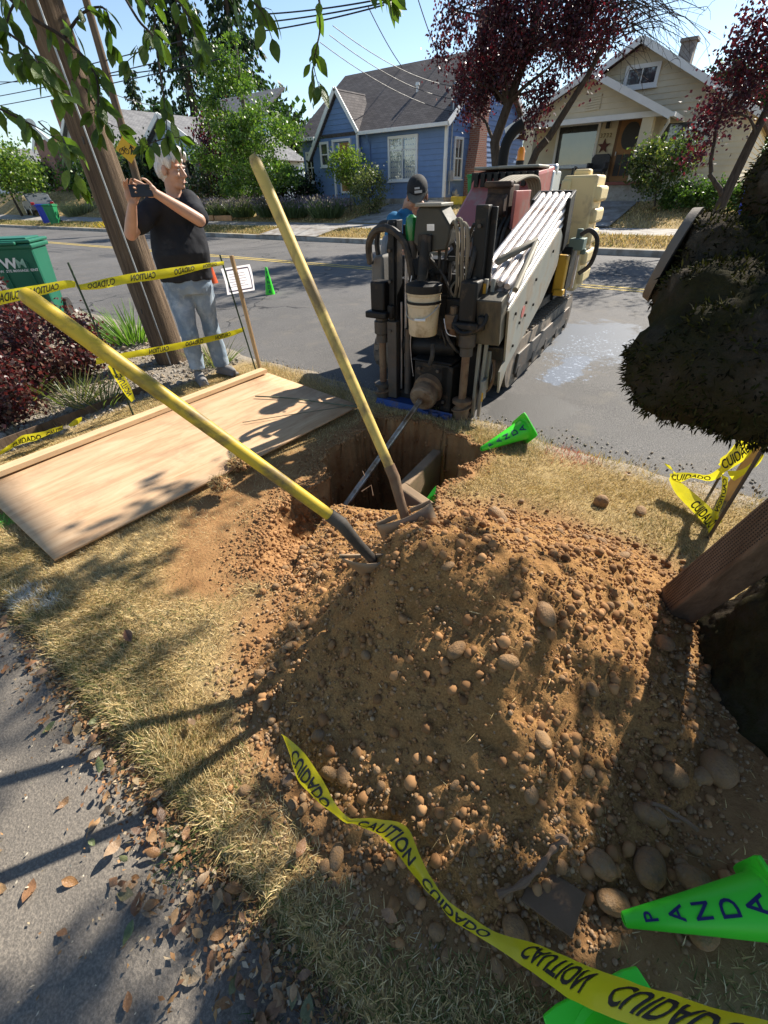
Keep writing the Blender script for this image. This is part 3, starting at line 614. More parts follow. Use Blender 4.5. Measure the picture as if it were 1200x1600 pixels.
dd = Vector((-5.55, YM-.06, 0)); bars(cb, 'door_frame', DOORD, [(dd+Vector((-.5, 0, 1.58)), dd+Vector((-.5, 0, 3.6)), .12, .1), (dd+Vector((.5, 0, 1.58)), dd+Vector((.5, 0, 3.6)), .12, .1), (dd+Vector((-.55, 0, 3.62)), dd+Vector((.55, 0, 3.62)), .1, .12)])
dr = bars(cb, 'screen_door', M('orange_wood', (.26, .12, .035), .5, 0, .25, 3, .1, 60), [(dd+Vector((0, -.03, 1.6)), dd+Vector((0, -.03, 3.56)), .9, .05)])
mb = MB(); mb.prism([(.32*cos(a)*(1 if abs(sin(a)) < .9 else .9), .46*sin(a)*(.9+.1*abs(cos(a)))) for a in np.linspace(0, 2*pi, 28)[:-1]], dd+Vector((0, -.075, 3.02)), X1, Z1, (0, -.012, 0)); mb.build('oval_mesh', BLACKM, dr)
mb = MB(); [mb.box(dd+Vector((-.25+.25*k, -.08, 2.12)), (.21, .012, .68)) for k in range(3)]; mb.build('lower_mesh', BLACKM, dr)
mb = MB(); mb.box(dd+Vector((-.4, -.1, 2.5)), (.03, .06, .12)); mb.build('handle', GALV, dr)
st = MB(); st.prism([((.25 if k % 2 == 0 else .1)*sin(k*pi/5), (.25 if k % 2 == 0 else .1)*cos(k*pi/5)) for k in range(10)], (-6.5, YM-.05, 2.76), X1, Z1, (0, -.04, 0)); tag(st.build('wall_star', M('rusty_red_metal', (.09, .025, .02), .6, 0, .3, 6, .1)), 'dark red metal star hung between porch window and door of the cream bungalow', 'star ornament')
def textobj(name, txt, size, o, u, v, mat, parent, bold=.02, eps=.004, thick=.006, sx=1, centre=True, spacing=1.0):
    tv, tf = textmesh(txt, size, bold, 0, spacing, sx); c = (tv.max(0)+tv.min(0))/2 if centre else 0*tv[0]
    o, u, v = Vector(o), Vector(u).normalized(), Vector(v).normalized(); n = u.cross(v); mb = MB(); k = len(tv)
    a = [o+u*(p[0]-c[0])+v*(p[1]-c[1])+n*eps for p in tv]; mb.add(a+[q+n*thick for q in a], [tuple(f) for f in tf]+[tuple(i+k for i in f) for f in tf]); return mb.build(name, mat, parent, fix=False)
textobj('house_number', '3732', .19, (-6.5, YM-.045, 3.1), X1, Z1, M('brass_number', (.16, .12, .06), .4, .6, .1, 5, 0), cb, spacing=1.25)
mb = MB(); mb.box((-6.5, YM-.1, 3.43), (.12, .14, .24)); mb.cyl((-6.5, YM-.1, 3.55), (-6.5, YM-.1, 3.62), .09, .02, 6); mb.build('porch_lamp', BLACKM, cb)
mb = MB(); mb.tube([(pr-.06, YP_-.4, pe-.12), (pr-.06, YP_-.2, pe-.22), (pr-.4, YP_+.3, pe-.75), (pr-.62, YP_+.28, pe-1.2), (pr-.62, YP_+.28, .95)], .045, 8); mb.build('downspout', WHITE, cb, True)
bars(cb, 'gutter', WHITE, [((pr+.06, YP_-.5, pe-.05), (pr+.06, YM, pe-.05), .12, .12)])
mb = MB(); mb.box((-4.95, 27.2, 5.4), (.5, .5, 1.3)); c_ = uvbox(mb.build('chimney', CONC, cb)); mb = MB(); mb.box((-4.95, 27.2, 6.0), (.62, .62, .1)); mb.build('chimney_cap', CONC, c_)
WICK = M('dark_wicker', (.06, .06, .065), .7, 0, .3, 20, .5, 120)
ck = thing('wicker_chair', 'dark wicker armchair on the porch beneath the red star', 'chair', (-6.45, 23.45, 1.58))
mb = MB(); mb.prism([(-.32, 0), (.32, 0), (.36, .45), (.26, .56), (-.26, .56), (-.36, .45)], (-6.45, 23.72, 1.95), X1, Z1, (0, .07, 0)); mb.build('backrest', WICK, ck, bevel=.02)
mb = MB(); mb.box((-6.45, 23.45, 1.97), (.6, .55, .1)); mb.build('seat', WICK, ck, bevel=.02)
for s in (-1, 1):
    mb = MB(); mb.box((-6.45+s*.32, 23.45, 2.12), (.08, .55, .22)); mb.build('armrest', WICK, ck, bevel=.02)
    for t in (-1, 1): mb = MB(); mb.cyl((-6.45+s*.28, 23.45+t*.24, 1.58), (-6.45+s*.28, 23.45+t*.24, 1.95), .03, n=8); mb.build('leg', WICK, ck)
tb = thing('porch_table', 'small dark table under the porch window of the cream bungalow', 'table', (-7.9, 23.3, 1.58))
mb = MB(); mb.box((-7.7, 23.4, 2.12), (.8, .45, .05)); mb.build('table_top', GALV, tb)
for s in (-1, 1):
    for t in (-1, 1): mb = MB(); mb.box((-7.7+s*.35, 23.4+t*.18, 1.84), (.05, .05, .52)); mb.build('leg', WICK, tb)

# pale blue bungalow and white houses at the far left ---------------
pb = thing('pale_blue_bungalow', 'pale blue bungalow with white rakes and grey roof behind the photographing man', 'house', (-34, 23, 2.0))
ax, az_, rx, rz_, lx, lz = -35.4, 6.05, -30.2, 3.5, -40.6, 3.5
wallpoly(pb, [(lx+.5, 3.55), (rx-.5, 3.55), (rx-.5, 3.8), (ax, az_-.15), (lx+.5, 3.8)], (0, 23, 0), X1, FN, PALEBL, .2, 'gable_wall'); siding(pb, [(lx+.5, 3.55), (rx-.6, 3.55), (rx-.6, 3.75), (ax, az_-.2), (lx+.5, 3.75)], (0, 23, 0), X1, FN, PALEBL, .25)
wallpoly(pb, [(lx+.5, 1), (rx-.5, 1), (rx-.5, 3.6), (lx+.5, 3.6)], (0, 24.6, 0), X1, FN, PALEBL); siding(pb, [(lx+.5, 1.2), (rx-.5, 1.2), (rx-.5, 3.55), (lx+.5, 3.55)], (0, 24.6, 0), X1, FN, PALEBL, .25)
slab(pb, (rx, 22.5, rz_), (rx, 31, rz_), (ax, 31, az_), (ax, 22.5, az_), .12, SHINGLE2); slab(pb, (lx, 22.5, lz), (lx, 31, lz), (ax, 31, az_), (ax, 22.5, az_), .12, SHINGLE2)
wallpoly(pb, [(24, 1), (31, 1), (31, 3.5), (24, 3.5)], (rx-.5, 0, 0), Y1, RN, PALEBL)
bars(pb, 'barge_board', WHITE, [((ax, 22.46, az_-.08), (rx, 22.46, rz_-.08), .06, .28), ((ax, 22.46, az_-.08), (lx, 22.46, lz-.08), .06, .28)])
bars(pb, 'porch_column', WHITE, [((rx-.6, 23.1, 1.6), (rx-.6, 23.1, 3.55), .3, .3)]); bars(pb, 'porch_column', WHITE, [((lx+.8, 23.1, 1.6), (lx+.8, 23.1, 3.55), .3, .3)])
window(pb, -36.0, 2.95, .9, 1.3, (0, 24.6, 0), X1, FN, WHITE); bars(pb, 'door', BLACKM, [((-34.2, 24.54, 1.7), (-34.2, 24.54, 3.5), .8, .08)])
mb = MB(); mb.box((-34, 23.8, 1.55), (9, 2.4, .5)); mb.build('porch_base', CONC, pb)
window(pb, -35.4, 4.75, .5, .5, (0, 23, 0), X1, FN, WHITE)
# cross dormer at the back
slab(pb, (-40.0, 28.6, 6.3), (-31.8, 28.6, 6.3), (-31.8, 31.0, 7.8), (-40.6, 31.0, 7.8), .12, SHINGLE2, 'dormer_roof'); bars(pb, 'barge_board', WHITE, [((-40.6, 31.0, 7.75), (-40.0, 28.5, 6.2), .12, .25), ((-40, 28.55, 6.22), (-31.8, 28.55, 6.22), .05, .2)])
wallpoly(pb, [(-39.8, 5), (-31.9, 5), (-31.9, 6.3), (-39.8, 6.3)], (0, 28.9, 0), X1, FN, PALEBL, .2, 'dormer_wall')
def plainhouse(name, label, x0, x1, y0, zb, ze_, zr, wall, roof, brick=False, wins=()):
    t = thing(name, label, 'house', ((x0+x1)/2, y0, zb)); xa = (x0+x1)/2
    wallpoly(t, [(x0, zb-.6), (x1, zb-.6), (x1, ze_), (xa, zr), (x0, ze_)], (0, y0, 0), X1, FN, wall); wallpoly(t, [(y0, zb-.6), (y0+9, zb-.6), (y0+9, ze_), (y0, ze_)], (x1, 0, 0), Y1, RN, wall)
    s = (zr-ze_)/(x1-xa)
    for a in (x0-.5, x1+.5): slab(t, (a, y0-.4, ze_-.5*s), (a, y0+9, ze_-.5*s), (xa, y0+9, zr), (xa, y0-.4, zr), .14, roof)
    bars(t, 'barge_board', WHITE, [((xa, y0-.43, zr-.08), (x1+.5, y0-.43, ze_-.5*s-.08), .06, .3), ((xa, y0-.43, zr-.08), (x0-.5, y0-.43, ze_-.5*s-.08), .06, .3)])
    for a, z, w_, h in wins: window(t, a, z, w_, h, (0, y0, 0), X1, FN, BLACKM, bars=[('h', 0)])
    return t
wh = plainhouse('white_house', 'white house with dark framed windows and grey roof left of the near utility pole', -57.5, -46.5, 25, 2.2, 4.6, 8.2, GREYP, SHINGLE2, wins=[(-52.4, 3.35, 1.0, 1.4), (-49.6, 3.35, 1.0, 1.4), (-52, 6.0, .9, 1.1)])
mb = MB(); mb.box((-57.6, 24.6, 4.0), (3.0, 1.6, 4.2)); uvbox(mb.build('brick_bay', BRICK, wh)); bars(wh, 'barge_board', WHITE, [((-57.6, 23.7, 6.9), (-55.6, 23.7, 5.9), .1, .35), ((-57.6, 23.7, 6.9), (-59.8, 23.7, 5.4), .1, .35)])
mb = MB(); mb.box((-58.5, 27, 8.0), (.9, .9, 2.4)); uvbox(mb.build('chimney', BRICK, wh))
mb = MB(); mb.lathe([(0, 0), (.4, .06), (.6, .2)], (-57.9, 23.6, 7.0), (.6, -.8, .3), 14); mb.build('satellite_dish', WHITE, wh, True)
plainhouse('grey_roofed_house', 'low pale house with white rakes at the far left edge of the street', -82, -68, 26, 2.3, 3.9, 6.6, GREYP, SHINGLE2, wins=[(-75, 3.3, 1.6, 1.2)])

# ---------------------------------------------------------------- trees and plants
def barkmat(name, a, b, sc=(14, 14, 2.5)):
    m, nt, bs = newmat(name, .95, 0, .15); v = vecmap(nt, sc); n = noise(nt, v, 1.6, 7, .7, .4)
    c = ramp(nt, n, [(.3, a), (.7, b)]); nt.links.new(c, bs.inputs['Base Color']); bump(nt, n, bs, .9, .03); return m
BARK = barkmat('dark_bark', (.035, .027, .022), (.10, .08, .065)); BARKG = barkmat('grey_bark', (.08, .07, .06), (.19, .165, .14))
LF_PLUM = leafmat('plum_leaf', (1, 1, 1), .35, .4, (1.6, .5, .6)); LF_GRN = leafmat('green_leaf', (1, 1, 1), .4, .4)
PLUM = [(.042, .018, .026), (.06, .02, .028), (.03, .016, .023), (.1, .026, .032)]
GREEN = [(.08, .155, .03), (.115, .19, .04), (.06, .12, .025), (.15, .22, .045)]
DKGREEN = [(.018, .04, .014), (.025, .05, .018), (.014, .03, .012)]
YGREEN = [(.17, .24, .035), (.22, .28, .05), (.12, .19, .03)]
def lcol(cols, n, k, rng=RNG):
    c = np.array(cols)[rng.integers(0, len(cols), n)]*rng.uniform(.75, 1.3, (n, 1)); return np.repeat(c, k, 0)
def cloud(cen, n, sig, rng=RNG):
    """leaf positions scattered round cluster centres"""
    i = rng.integers(0, len(cen), n); s = np.asarray(sig)*(.6+.8*rng.random((len(cen), 1)))[i]; return cen[i]+rng.normal(size=(n, 3))*s
def inell(c, r, n, rng=RNG, inner=.35):
    d = rng.normal(size=(n, 3)); d /= np.linalg.norm(d, axis=1)[:, None]; return np.array(c)+d*np.array(r)*(inner+(1-inner)*rng.random((n, 1))**.6)
def limb(mb, a, b, r0, r1, sag=.15, n=6, k=6, rng=random):
    a, b = Vector(a), Vector(b); d = b-a; o = Vector((rng.uniform(-1, 1), rng.uniform(-1, 1), rng.uniform(.2, 1)))*d.length*sag
    pts = [a+d*t+o*sin(pi*t)*(1-t*.3)+Vector((rng.uniform(-1, 1), rng.uniform(-1, 1), rng.uniform(-1, 1)))*d.length*.02 for t in np.linspace(0, 1, k)]
    mb.tube(pts, [r0+(r1-r0)*i/(k-1) for i in range(k)], n); return pts
def tree(name, label, cat, base, trunk, ells, nclus, nleaf, L, W, sig, cols, leaf, bark, r0, group=None, updir=0.2, nlimb=14, limbr=.05, kind=None, crown='crown', twigs=0, inner=.35, anis=(1, 1, 1), droop=0):
    """trunk: polyline above base; ells: list of (centre, radii, weight) in world space"""
    t = thing(name, label, cat, base, 0, group); mb = MB(); pts = [Vector(base)]+[Vector(p) for p in trunk]
    mb.tube(pts, [r0*(1-.55*i/(len(pts)-1)) for i in range(len(pts))], 9)
    w_ = np.array([e[2] for e in ells], float); w_ /= w_.sum(); cen = np.concatenate([inell(e[0], e[1], max(1, int(nclus*q)), inner=inner) for e, q in zip(ells, w_)])
    order = RNG.permutation(len(cen))[:nlimb]
    for i in order:
        c = Vector(cen[i]); j = min(range(1, len(pts)), key=lambda q: (pts[q]-c).length+ (0 if pts[q].z < c.z+.2 else 3)); lp = limb(mb, pts[j], c, limbr, limbr*.25, .12)
        for q in range(twigs):
            s = lp[random.randrange(2, len(lp))]; cc = Vector(cen[RNG.integers(len(cen))]); 
            if (cc-s).length < max(e[1][0] for e in ells): limb(mb, s, cc, limbr*.3, limbr*.08, .1, 4, 5)
    mb.build('trunk', bark, t, True, 60)
    P = cloud(cen, nleaf, np.array(anis)*sig); D = RNG.normal(size=(nleaf, 3)); D[:, 2] += updir
    v, f = leafquads(P, D, L*RNG.uniform(.7, 1.3, nleaf), W*RNG.uniform(.7, 1.3, nleaf), droop=droop)
    npmesh(crown, v, f, leaf, t, lcol(cols, nleaf, 4), local=False, kind='stuff'); return t
# street trees across the road
tree('plum_tree', 'large purple leaved plum tree behind the drilling machine, between the blue and the cream house', 'tree', (-6.9, 16, .28), [(-7.0, 15.95, 1.2), (-7.35, 15.9, 1.9), (-7.5, 15.8, 2.6), (-7.2, 15.8, 3.4), (-6.8, 15.8, 4.4), (-6.5, 15.8, 6)],
     [((-7.9, 15.6, 4.9), (1.6, 1.5, 1.3), 3), ((-6.3, 15.6, 5.3), (1.7, 1.6, 1.8), 3), ((-5.4, 15.7, 4.6), (1.1, 1.2, .9), 1.6), ((-7.2, 15.6, 7.2), (2.4, 2.3, 2.0), 2.5), ((-8.3, 15.8, 3.9), (.7, .7, .7), .6), ((-6.0, 15.8, 3.4), (.9, .7, .5), .45)],
     170, 34000, .09, .03, .2, PLUM, LF_PLUM, BARK, .2, None, .9, 34, .055, twigs=2, anis=(.8, .8, 1.25))
t2 = bpy.data.objects['plum_tree']; mb = MB()   # second fork and the bare twigs on the sunny side
limb(mb, (-6.95, 15.97, 1.0), (-5.9, 15.9, 2.6), .13, .1, .05, 8); limb(mb, (-5.9, 15.9, 2.6), (-4.6, 15.8, 4.6), .1, .04, .06, 7)
for k in range(60):
    a = Vector((random.uniform(-5.2, -4.2), random.uniform(15.2, 16.2), random.uniform(4.2, 5.6))); b = a+Vector((random.uniform(.4, 2.0), random.uniform(-.6, .6), random.uniform(-1.0, .5))); lp = limb(mb, a, b, .014, .004, .2, 4, 6)
    for q in range(3): limb(mb, lp[random.randrange(2, 6)], lp[-1]+Vector((random.uniform(-.3, .5), random.uniform(-.3, .3), random.uniform(-.5, .2))), .006, .003, .2, 3, 4)
mb.build('bare_branches', BARK, t2, True, 60, kind='stuff')
tree('plum_tree', 'smaller purple leaved plum tree at the right, before the cream bungalow, beside a blue bin', 'tree', (-1.2, 16, .28), [(-1.15, 16, 1.0), (-1.08, 16, 1.6), (-.98, 16, 2.4), (-.8, 15.9, 3.4), (-.6, 15.8, 4.6)],
     [((-1.75, 15.6, 3.0), (.6, .7, .55), 1.2), ((-1.4, 15.4, 3.7), (.55, .8, .7), 1.2), ((-.7, 15.5, 4.0), (.9, 1, 1.1), 1.6), ((-.3, 15.6, 5.4), (1.5, 1.4, 1.2), 1.6), ((-1.95, 15.6, 2.2), (.35, .5, .4), .3)],
     80, 8000, .085, .03, .2, PLUM, LF_PLUM, BARK, .14, None, .6, 20, .035, twigs=2)
t3 = bpy.data.objects['plum_tree.001']; mb = MB(); limb(mb, (-1.14, 16, 1.15), (-1.6, 15.8, 1.65), .07, .05, .05, 7); limb(mb, (-1.6, 15.8, 1.65), (-1.75, 15.6, 3.0), .05, .02, .08, 6); mb.build('side_branch', BARK, t3, True, 60)
tree('hazel_tree', 'bushy light green tree with spreading branches left of the blue house', 'tree', (-22.6, 19, .6), [(-22.6, 19, 2), (-22.5, 19, 4), (-22.4, 19, 6), (-22.3, 19, 7.2)],
     [((-22.4, 18.8, 6.4), (1.0, 1, 1.1), 1), ((-22.7, 18.6, 4.9), (2.2, 1.6, 1.0), 2), ((-21.0, 18.6, 3.8), (2.9, 1.6, .55), 1.6), ((-23.8, 18.6, 3.2), (2.2, 1.5, .7), 1.6), ((-20.9, 18.6, 2.3), (1.9, 1.3, .6), 1.2), ((-22.5, 18.6, 2.0), (1.6, 1.3, .6), 1)],
     120, 17000, .13, .05, .26, GREEN, LF_GRN, BARKG, .14, None, -.1, 40, .03, anis=(1.3, 1.1, .55), inner=.5)
tree('small_fruit_tree', 'small bright yellow-green tree in front of the blue house door', 'tree', (-17.1, 20.3, .75), [(-17.1, 20.3, 1.4), (-17.0, 20.3, 2.2)],
     [((-17.7, 20.2, 2.25), (.8, .6, .75), 1.2), ((-16.6, 20.2, 2.3), (.75, .6, .8), 1.2), ((-17.1, 20.2, 2.8), (.7, .5, .5), .6), ((-16.0, 20.2, 2.2), (.4, .4, .4), .35)], 50, 2600, .13, .035, .14, YGREEN, LF_GRN, BARKG, .035, None, -.3, 16, .015, inner=.4)
tree('plain_tree', 'small light green tree with thin bent trunk on the far verge, left edge', 'tree', (-51.5, 17.6, .4), [(-51.8, 17.6, 1.4), (-52.0, 17.6, 2.4)], [((-52, 17.6, 3.6), (3.6, 2.5, 1.2), 1)], 60, 5000, .22, .09, .5, YGREEN+GREEN, LF_GRN, BARK, .12, None, 0, 14, .05)
def bush(name, label, c, r, n, L, W, cols, cat='shrub', sig=.16, nc=40, group=None, leaf=None, kind=None, up=.4, stems=8, base=None, inner=.6):
    b = base or (c[0], c[1], c[2]-r[2])
    return tree(name, label, cat, b, [(c[0], c[1], c[2]-r[2]*.6), (c[0], c[1], c[2]-r[2]*.2)], [(c, r, 1)], nc, n, L, W, sig, cols, leaf or LF_GRN, BARK, .03, group, up, stems, .018, crown='foliage', inner=inner)
bush('round_shrub', 'round sunlit shrub beneath the picture window of the cream bungalow', (-3.55, 20.4, 1.95), (.95, .8, .7), 5200, .1, .035, [(.06, .095, .03), (.09, .13, .04), (.16, .17, .06)], sig=.14, nc=70, stems=18, base=(-3.4, 20.4, .85))
for i, (x, y, l) in enumerate(((-2.6, 20.6, 'low clipped hedge left part, right of the round shrub'), (-1.4, 20.2, 'low clipped hedge part behind the smaller plum tree trunk'), (-.4, 19.6, 'sunlit hedge part beside the blue bin at the right edge'))):
    bush('hedge', l, (x, y, 1.12), (.75, .55, .38), 3200, .07, .035, [(.07, .13, .03), (.1, .17, .035), (.05, .09, .02)], 'hedge', .1, 60, 'low hedge of the cream bungalow')
bush('fern_bush', 'dark green bush in front of the cream porch, behind the machine hood', (-8.2, 21.6, 1.35), (.8, .5, .5), 2000, .16, .03, [(.05, .1, .03), (.07, .13, .04)], sig=.15)
bush('tall_shrub', 'tall pale shrub before the blue house wall, left of the operator', (-15.2, 19.4, 1.45), (.85, .7, .8), 3600, .1, .028, [(.13, .15, .06), (.16, .17, .08), (.09, .12, .04)], sig=.16, nc=60)
bush('purple_shrub', 'dark purple smoke bush beside the pale blue bungalow', (-27.2, 21, 3.6), (1.5, 1.2, 1.5), 3600, .2, .06, PLUM, sig=.3, nc=50, leaf=LF_PLUM, up=1.2)
for i, (x, y, z, a, b, l) in enumerate(((-25.5, 20.5, 1.6, 1.8, .9, 'dark foundation shrub below the purple smoke bush'), (-29.0, 20.6, 1.9, 2.0, .8, 'dark shrub before the pale blue bungalow porch'), (-21.6, 20.9, 1.4, 1.6, .7, 'dark shrub at the foot of the light green tree'))):
    bush('dark_shrub', l, (x, y, z), (a, .8, b), 2400, .14, .06, DKGREEN+[(.05, .03, .03)], sig=.25, nc=40, group='dark shrubs along the house fronts')
for i, (x, y, z, a, b, l, cc) in enumerate(((-42, 21.5, 2.6, 2.4, 1.9, 'dark bush right of the grey car, behind the near utility pole', DKGREEN+GREEN), (-38.5, 20.5, 2.2, 1.6, 1.4, 'olive bush just right of the near utility pole', [(.09, .1, .05), (.06, .08, .03)]),
        (-50, 23.5, 3.0, 4.2, 1.6, 'long green hedge behind the grey car', GREEN), (-61, 23.5, 3.0, 4.5, 1.6, 'green hedge at the far left beyond the small tree', GREEN+DKGREEN), (-36.5, 21, 2.5, 1.6, 1.4, 'bush below the yellow sign', DKGREEN+[(.1, .12, .06)]))):
    bush('garden_bush', l, (x, y, z), (a, 1.2, b), 3600, .24, .1, cc, sig=.45, nc=50, group='garden bushes on the left')
# lavender and ornamental grass clumps
def clump(name, label, x, y, z, r, h, n, cols, w_=.008, flower=None, group=None, mat=None, fl=None, lean=.35, par=None):
    a = RNG.uniform(0, 2*pi, n); q = r*np.sqrt(RNG.random(n))*.55; P = np.stack([x+q*np.cos(a), y+q*np.sin(a), np.full(n, z)], 1)
    d = np.stack([np.cos(a)*lean*(q/r*2+.1), np.sin(a)*lean*(q/r*2+.1), np.ones(n)], 1)+RNG.normal(0, .14, (n, 3)); d /= np.linalg.norm(d, axis=1)[:, None]
    hh = h*RNG.uniform(.55, 1.15, n); s = np.cross(d, RNG.normal(size=(n, 3))); s /= np.linalg.norm(s, axis=1)[:, None]; m = P+d*(hh*.55)[:, None]; tip = P+d*hh[:, None]; tip[:, 2] -= hh*.08
    v = np.stack([P-s*w_, P+s*w_, m+s*w_*.8, m-s*w_*.8, tip+s*w_*.2, tip-s*w_*.2], 1).reshape(-1, 3); k = np.arange(n)*6
    f = np.concatenate([np.stack([k, k+1, k+2, k+3], 1), np.stack([k+3, k+2, k+4, k+5], 1)]); c = lcol(cols, n, 6)
    t = thing(name, label, 'plant', (x, y, z), 0, group) if label else par
    npmesh('foliage', v, f, LF_GRN, t, c, local=False, kind='stuff')
    if fl:
        i = RNG.random(n) < .6; fv, ff = leafquads(tip[i], d[i], fl[1], fl[1]*.22); npmesh('flowers', fv, ff, LF_GRN, t, lcol(fl[0], i.sum(), 4), local=False, kind='stuff')
    return t
LAV = [(.12, .16, .09), (.15, .19, .1), (.1, .14, .06)]; LFL = ([(.2, .16, .26), (.24, .2, .28)], .12)
for x, y, r, l in ((-25.6, 18.8, 1.0, 'lavender clump beside the timber edging, left of the tall shovel handle'), (-23.6, 18.7, 1.0, 'lavender clump in front of the light green tree trunk'), (-21.6, 18.9, .9, 'greyish lavender clump right of the tall shovel handle'),
                   (-19.6, 18.7, 1.15, 'large lavender clump left of the small fruit tree'), (-17.4, 18.8, 1.25, 'largest lavender clump, in front of the small fruit tree'), (-27.4, 19.2, 1.0, 'leftmost lavender clump, behind the photographing man')):
    clump('lavender', l, x, y, .52, r, .85, 900, LAV, .012, fl=LFL, group='lavender clumps before the blue house', lean=.55)
clump('grass_clump', 'pale feathery grass clump beside the grey car', -43, 18.6, .45, 1.6, 1.1, 900, [(.3, .3, .2), (.25, .26, .17)], .02, lean=.6)
# conifers far behind
def conifer(label, x, y, z0, z1, r, n, cols, spars=1.0):
    t = thing('conifer', label, 'tree', (x, y, z0), 0, 'conifers behind the houses'); mb = MB(); mb.tube([(x, y, z0), (x, y, z1)], [r*.12, .05], 7); mb.build('trunk', BARK, t, True)
    nb = int((z1-z0)*9*spars); hz = z0+(z1-z0)*(.12+.88*RNG.random(nb)); a = RNG.uniform(0, 2*pi, nb); Lb = r*(1-.8*((hz-z0)/(z1-z0)))*RNG.uniform(.6, 1.15, nb)
    i = RNG.integers(0, nb, n); s = RNG.random(n)**.6; dr = np.stack([np.cos(a), np.sin(a), -0*a], 1)
    P = np.stack([np.full(n, x), np.full(n, y), hz[i]], 1)+dr[i]*(Lb[i]*s)[:, None]; P[:, 2] -= (s**2*Lb[i]*.38); P += RNG.normal(0, .18, (n, 3)); D = dr[i]*.5+np.array([0, 0, -1.0])+RNG.normal(0, .35, (n, 3))
    v, f = leafquads(P, D, .55*RNG.uniform(.6, 1.3, n), .16); npmesh('crown', v, f, LF_GRN, t, lcol(cols, n, 4), local=False, kind='stuff')
conifer('tallest dark conifer behind the pale blue bungalow', -62.5, 45, 1, 30, 6.5, 9000, DKGREEN); conifer('dark conifer right of the tallest one, partly behind the light green tree', -54.5, 46, 1, 24, 6.0, 7000, DKGREEN)
conifer('slender distant conifer left of the near utility pole', -118, 62, 1, 21, 4.5, 2500, DKGREEN); conifer('slender distant conifer right of the near utility pole', -100, 60, 1, 20, 4.5, 2500, DKGREEN)
for x, y, z, a, b, l in ((-70, 44, 6, 7, 5, 'broad dark tree behind the white house'), (-47, 42, 5.5, 6, 4.5, 'broad dark tree behind the light green tree'), (-3.2, 36, 4.6, 2.4, 1.8, 'green treetop behind the cream bungalow'), (-105, 45, 5, 16, 4, 'far line of trees at the left edge')):
    tree('far_tree', l, 'tree', (x, y, .9), [(x, y, z*.5), (x, y, z)], [((x, y, z), (a, a*.7, b), 1)], 80, 4200, .6 if a > 3 else .25, .25 if a > 3 else .1, .8 if a > 3 else .4, DKGREEN+GREEN[:1], LF_GRN, BARK, .25, 'broad trees behind the houses', 0, 10, .08)
# garden bed at the left: barberries, weeds
BARB = [(.055, .022, .024), (.08, .03, .03), (.11, .05, .04), (.045, .03, .022), (.14, .085, .06)]
for x, y, z, a, b, l in ((-5.65, 1.5, .28, .78, .38, 'largest burgundy barberry bush, behind the long yellow shovel handle'), (-4.9, .72, .2, .5, .33, 'burgundy barberry bush at the left edge next to the fallen tape'), (-7.5, 1.55, .32, .7, .42, 'burgundy barberry bush in front of the green bin')):
    tree('barberry_bush', l, 'shrub', (x, y, 0), [(x, y, .1), (x, y, .2)], [((x, y, z), (a, a*.75, b), 1)], 150, 9000, .04, .016, .07, BARB, LF_PLUM, BARK, .02, 'burgundy barberry bushes in the garden bed', .6, 40, .008, crown='foliage', inner=.75)
clump('green_weed', 'bright green weed on the garden bed in front of the road', -6.1, 2.72, .0, .4, .5, 150, [(.12, .22, .04), (.16, .27, .06)], .008, lean=.8)
for x, y, l in ((-5.0, 1.05, 'long dry grass tuft between the two nearest barberry bushes'), (-4.6, 1.35, 'green grass tuft in front of the largest barberry bush'), (-4.3, 1.45, 'low grass tuft next to the hanging tape'), (-6.4, 2.3, 'dry flowering tuft left of the bright green weed'), (-4.4, 2.75, 'low weed at the road edge right of the man')):
    clump('grass_tuft', l, x, y, .0, .3, .32, 90, [(.16, .19, .07), (.25, .22, .1), (.1, .14, .05)], .004, lean=1.0, group='tufts of grass in the garden bed')

# ---------------------------------------------------------------- the tree beside the photographer
def evalmesh(o):
    dg = bpy.context.evaluated_depsgraph_get(); me = bpy.data.meshes.new_from_object(o.evaluated_get(dg)); return me
def fuse(mb, voxel=.02, smooth=3, extra=None):
    me = bpy.data.meshes.new('t'); me.from_pydata([tuple(v) for v in mb.v], [], mb.f); bm = bmesh.new(); bm.from_mesh(me); bmesh.ops.recalc_face_normals(bm, faces=bm.faces); bm.to_mesh(me); bm.free()
    o = bpy.data.objects.new('t', me); COL.objects.link(o); r = o.modifiers.new('r', 'REMESH'); r.mode = 'VOXEL'; r.voxel_size = voxel
    if smooth: s = o.modifiers.new('s', 'SMOOTH'); s.iterations = smooth; s.factor = .5
    out = evalmesh(o); bpy.data.objects.remove(o); return out
MOSSM, _nt, _bs = newmat('mossy_bark', .98, 0, .08); _v = vecmap(_nt); _n = noise(_nt, _v, 5, 8, .7)
_nt.links.new(ramp(_nt, _n, [(.3, (.020, .016, .012)), (.46, (.042, .038, .016)), (.58, (.06, .048, .034)), (.75, (.17, .14, .10))]), _bs.inputs['Base Color']); bump(_nt, noise(_nt, _v, 30, 8, .7), _bs, 1, .03)
nt_ = thing('street_tree', 'mossy old street tree at the right edge with swollen burl and sawn limb stub', 'tree', (.95, 1.75, 0))
mb = MB(); mb.tube([(.80, 1.66, -.15), (.79, 1.64, .1), (.82, 1.6, .4), (.86, 1.5, .8), (.86, 1.45, 1.2), (.88, 1.6, 1.8), (.95, 1.85, 2.6), (1.0, 2.2, 3.4)], [.52, .42, .37, .36, .38, .34, .3, .26], 20)
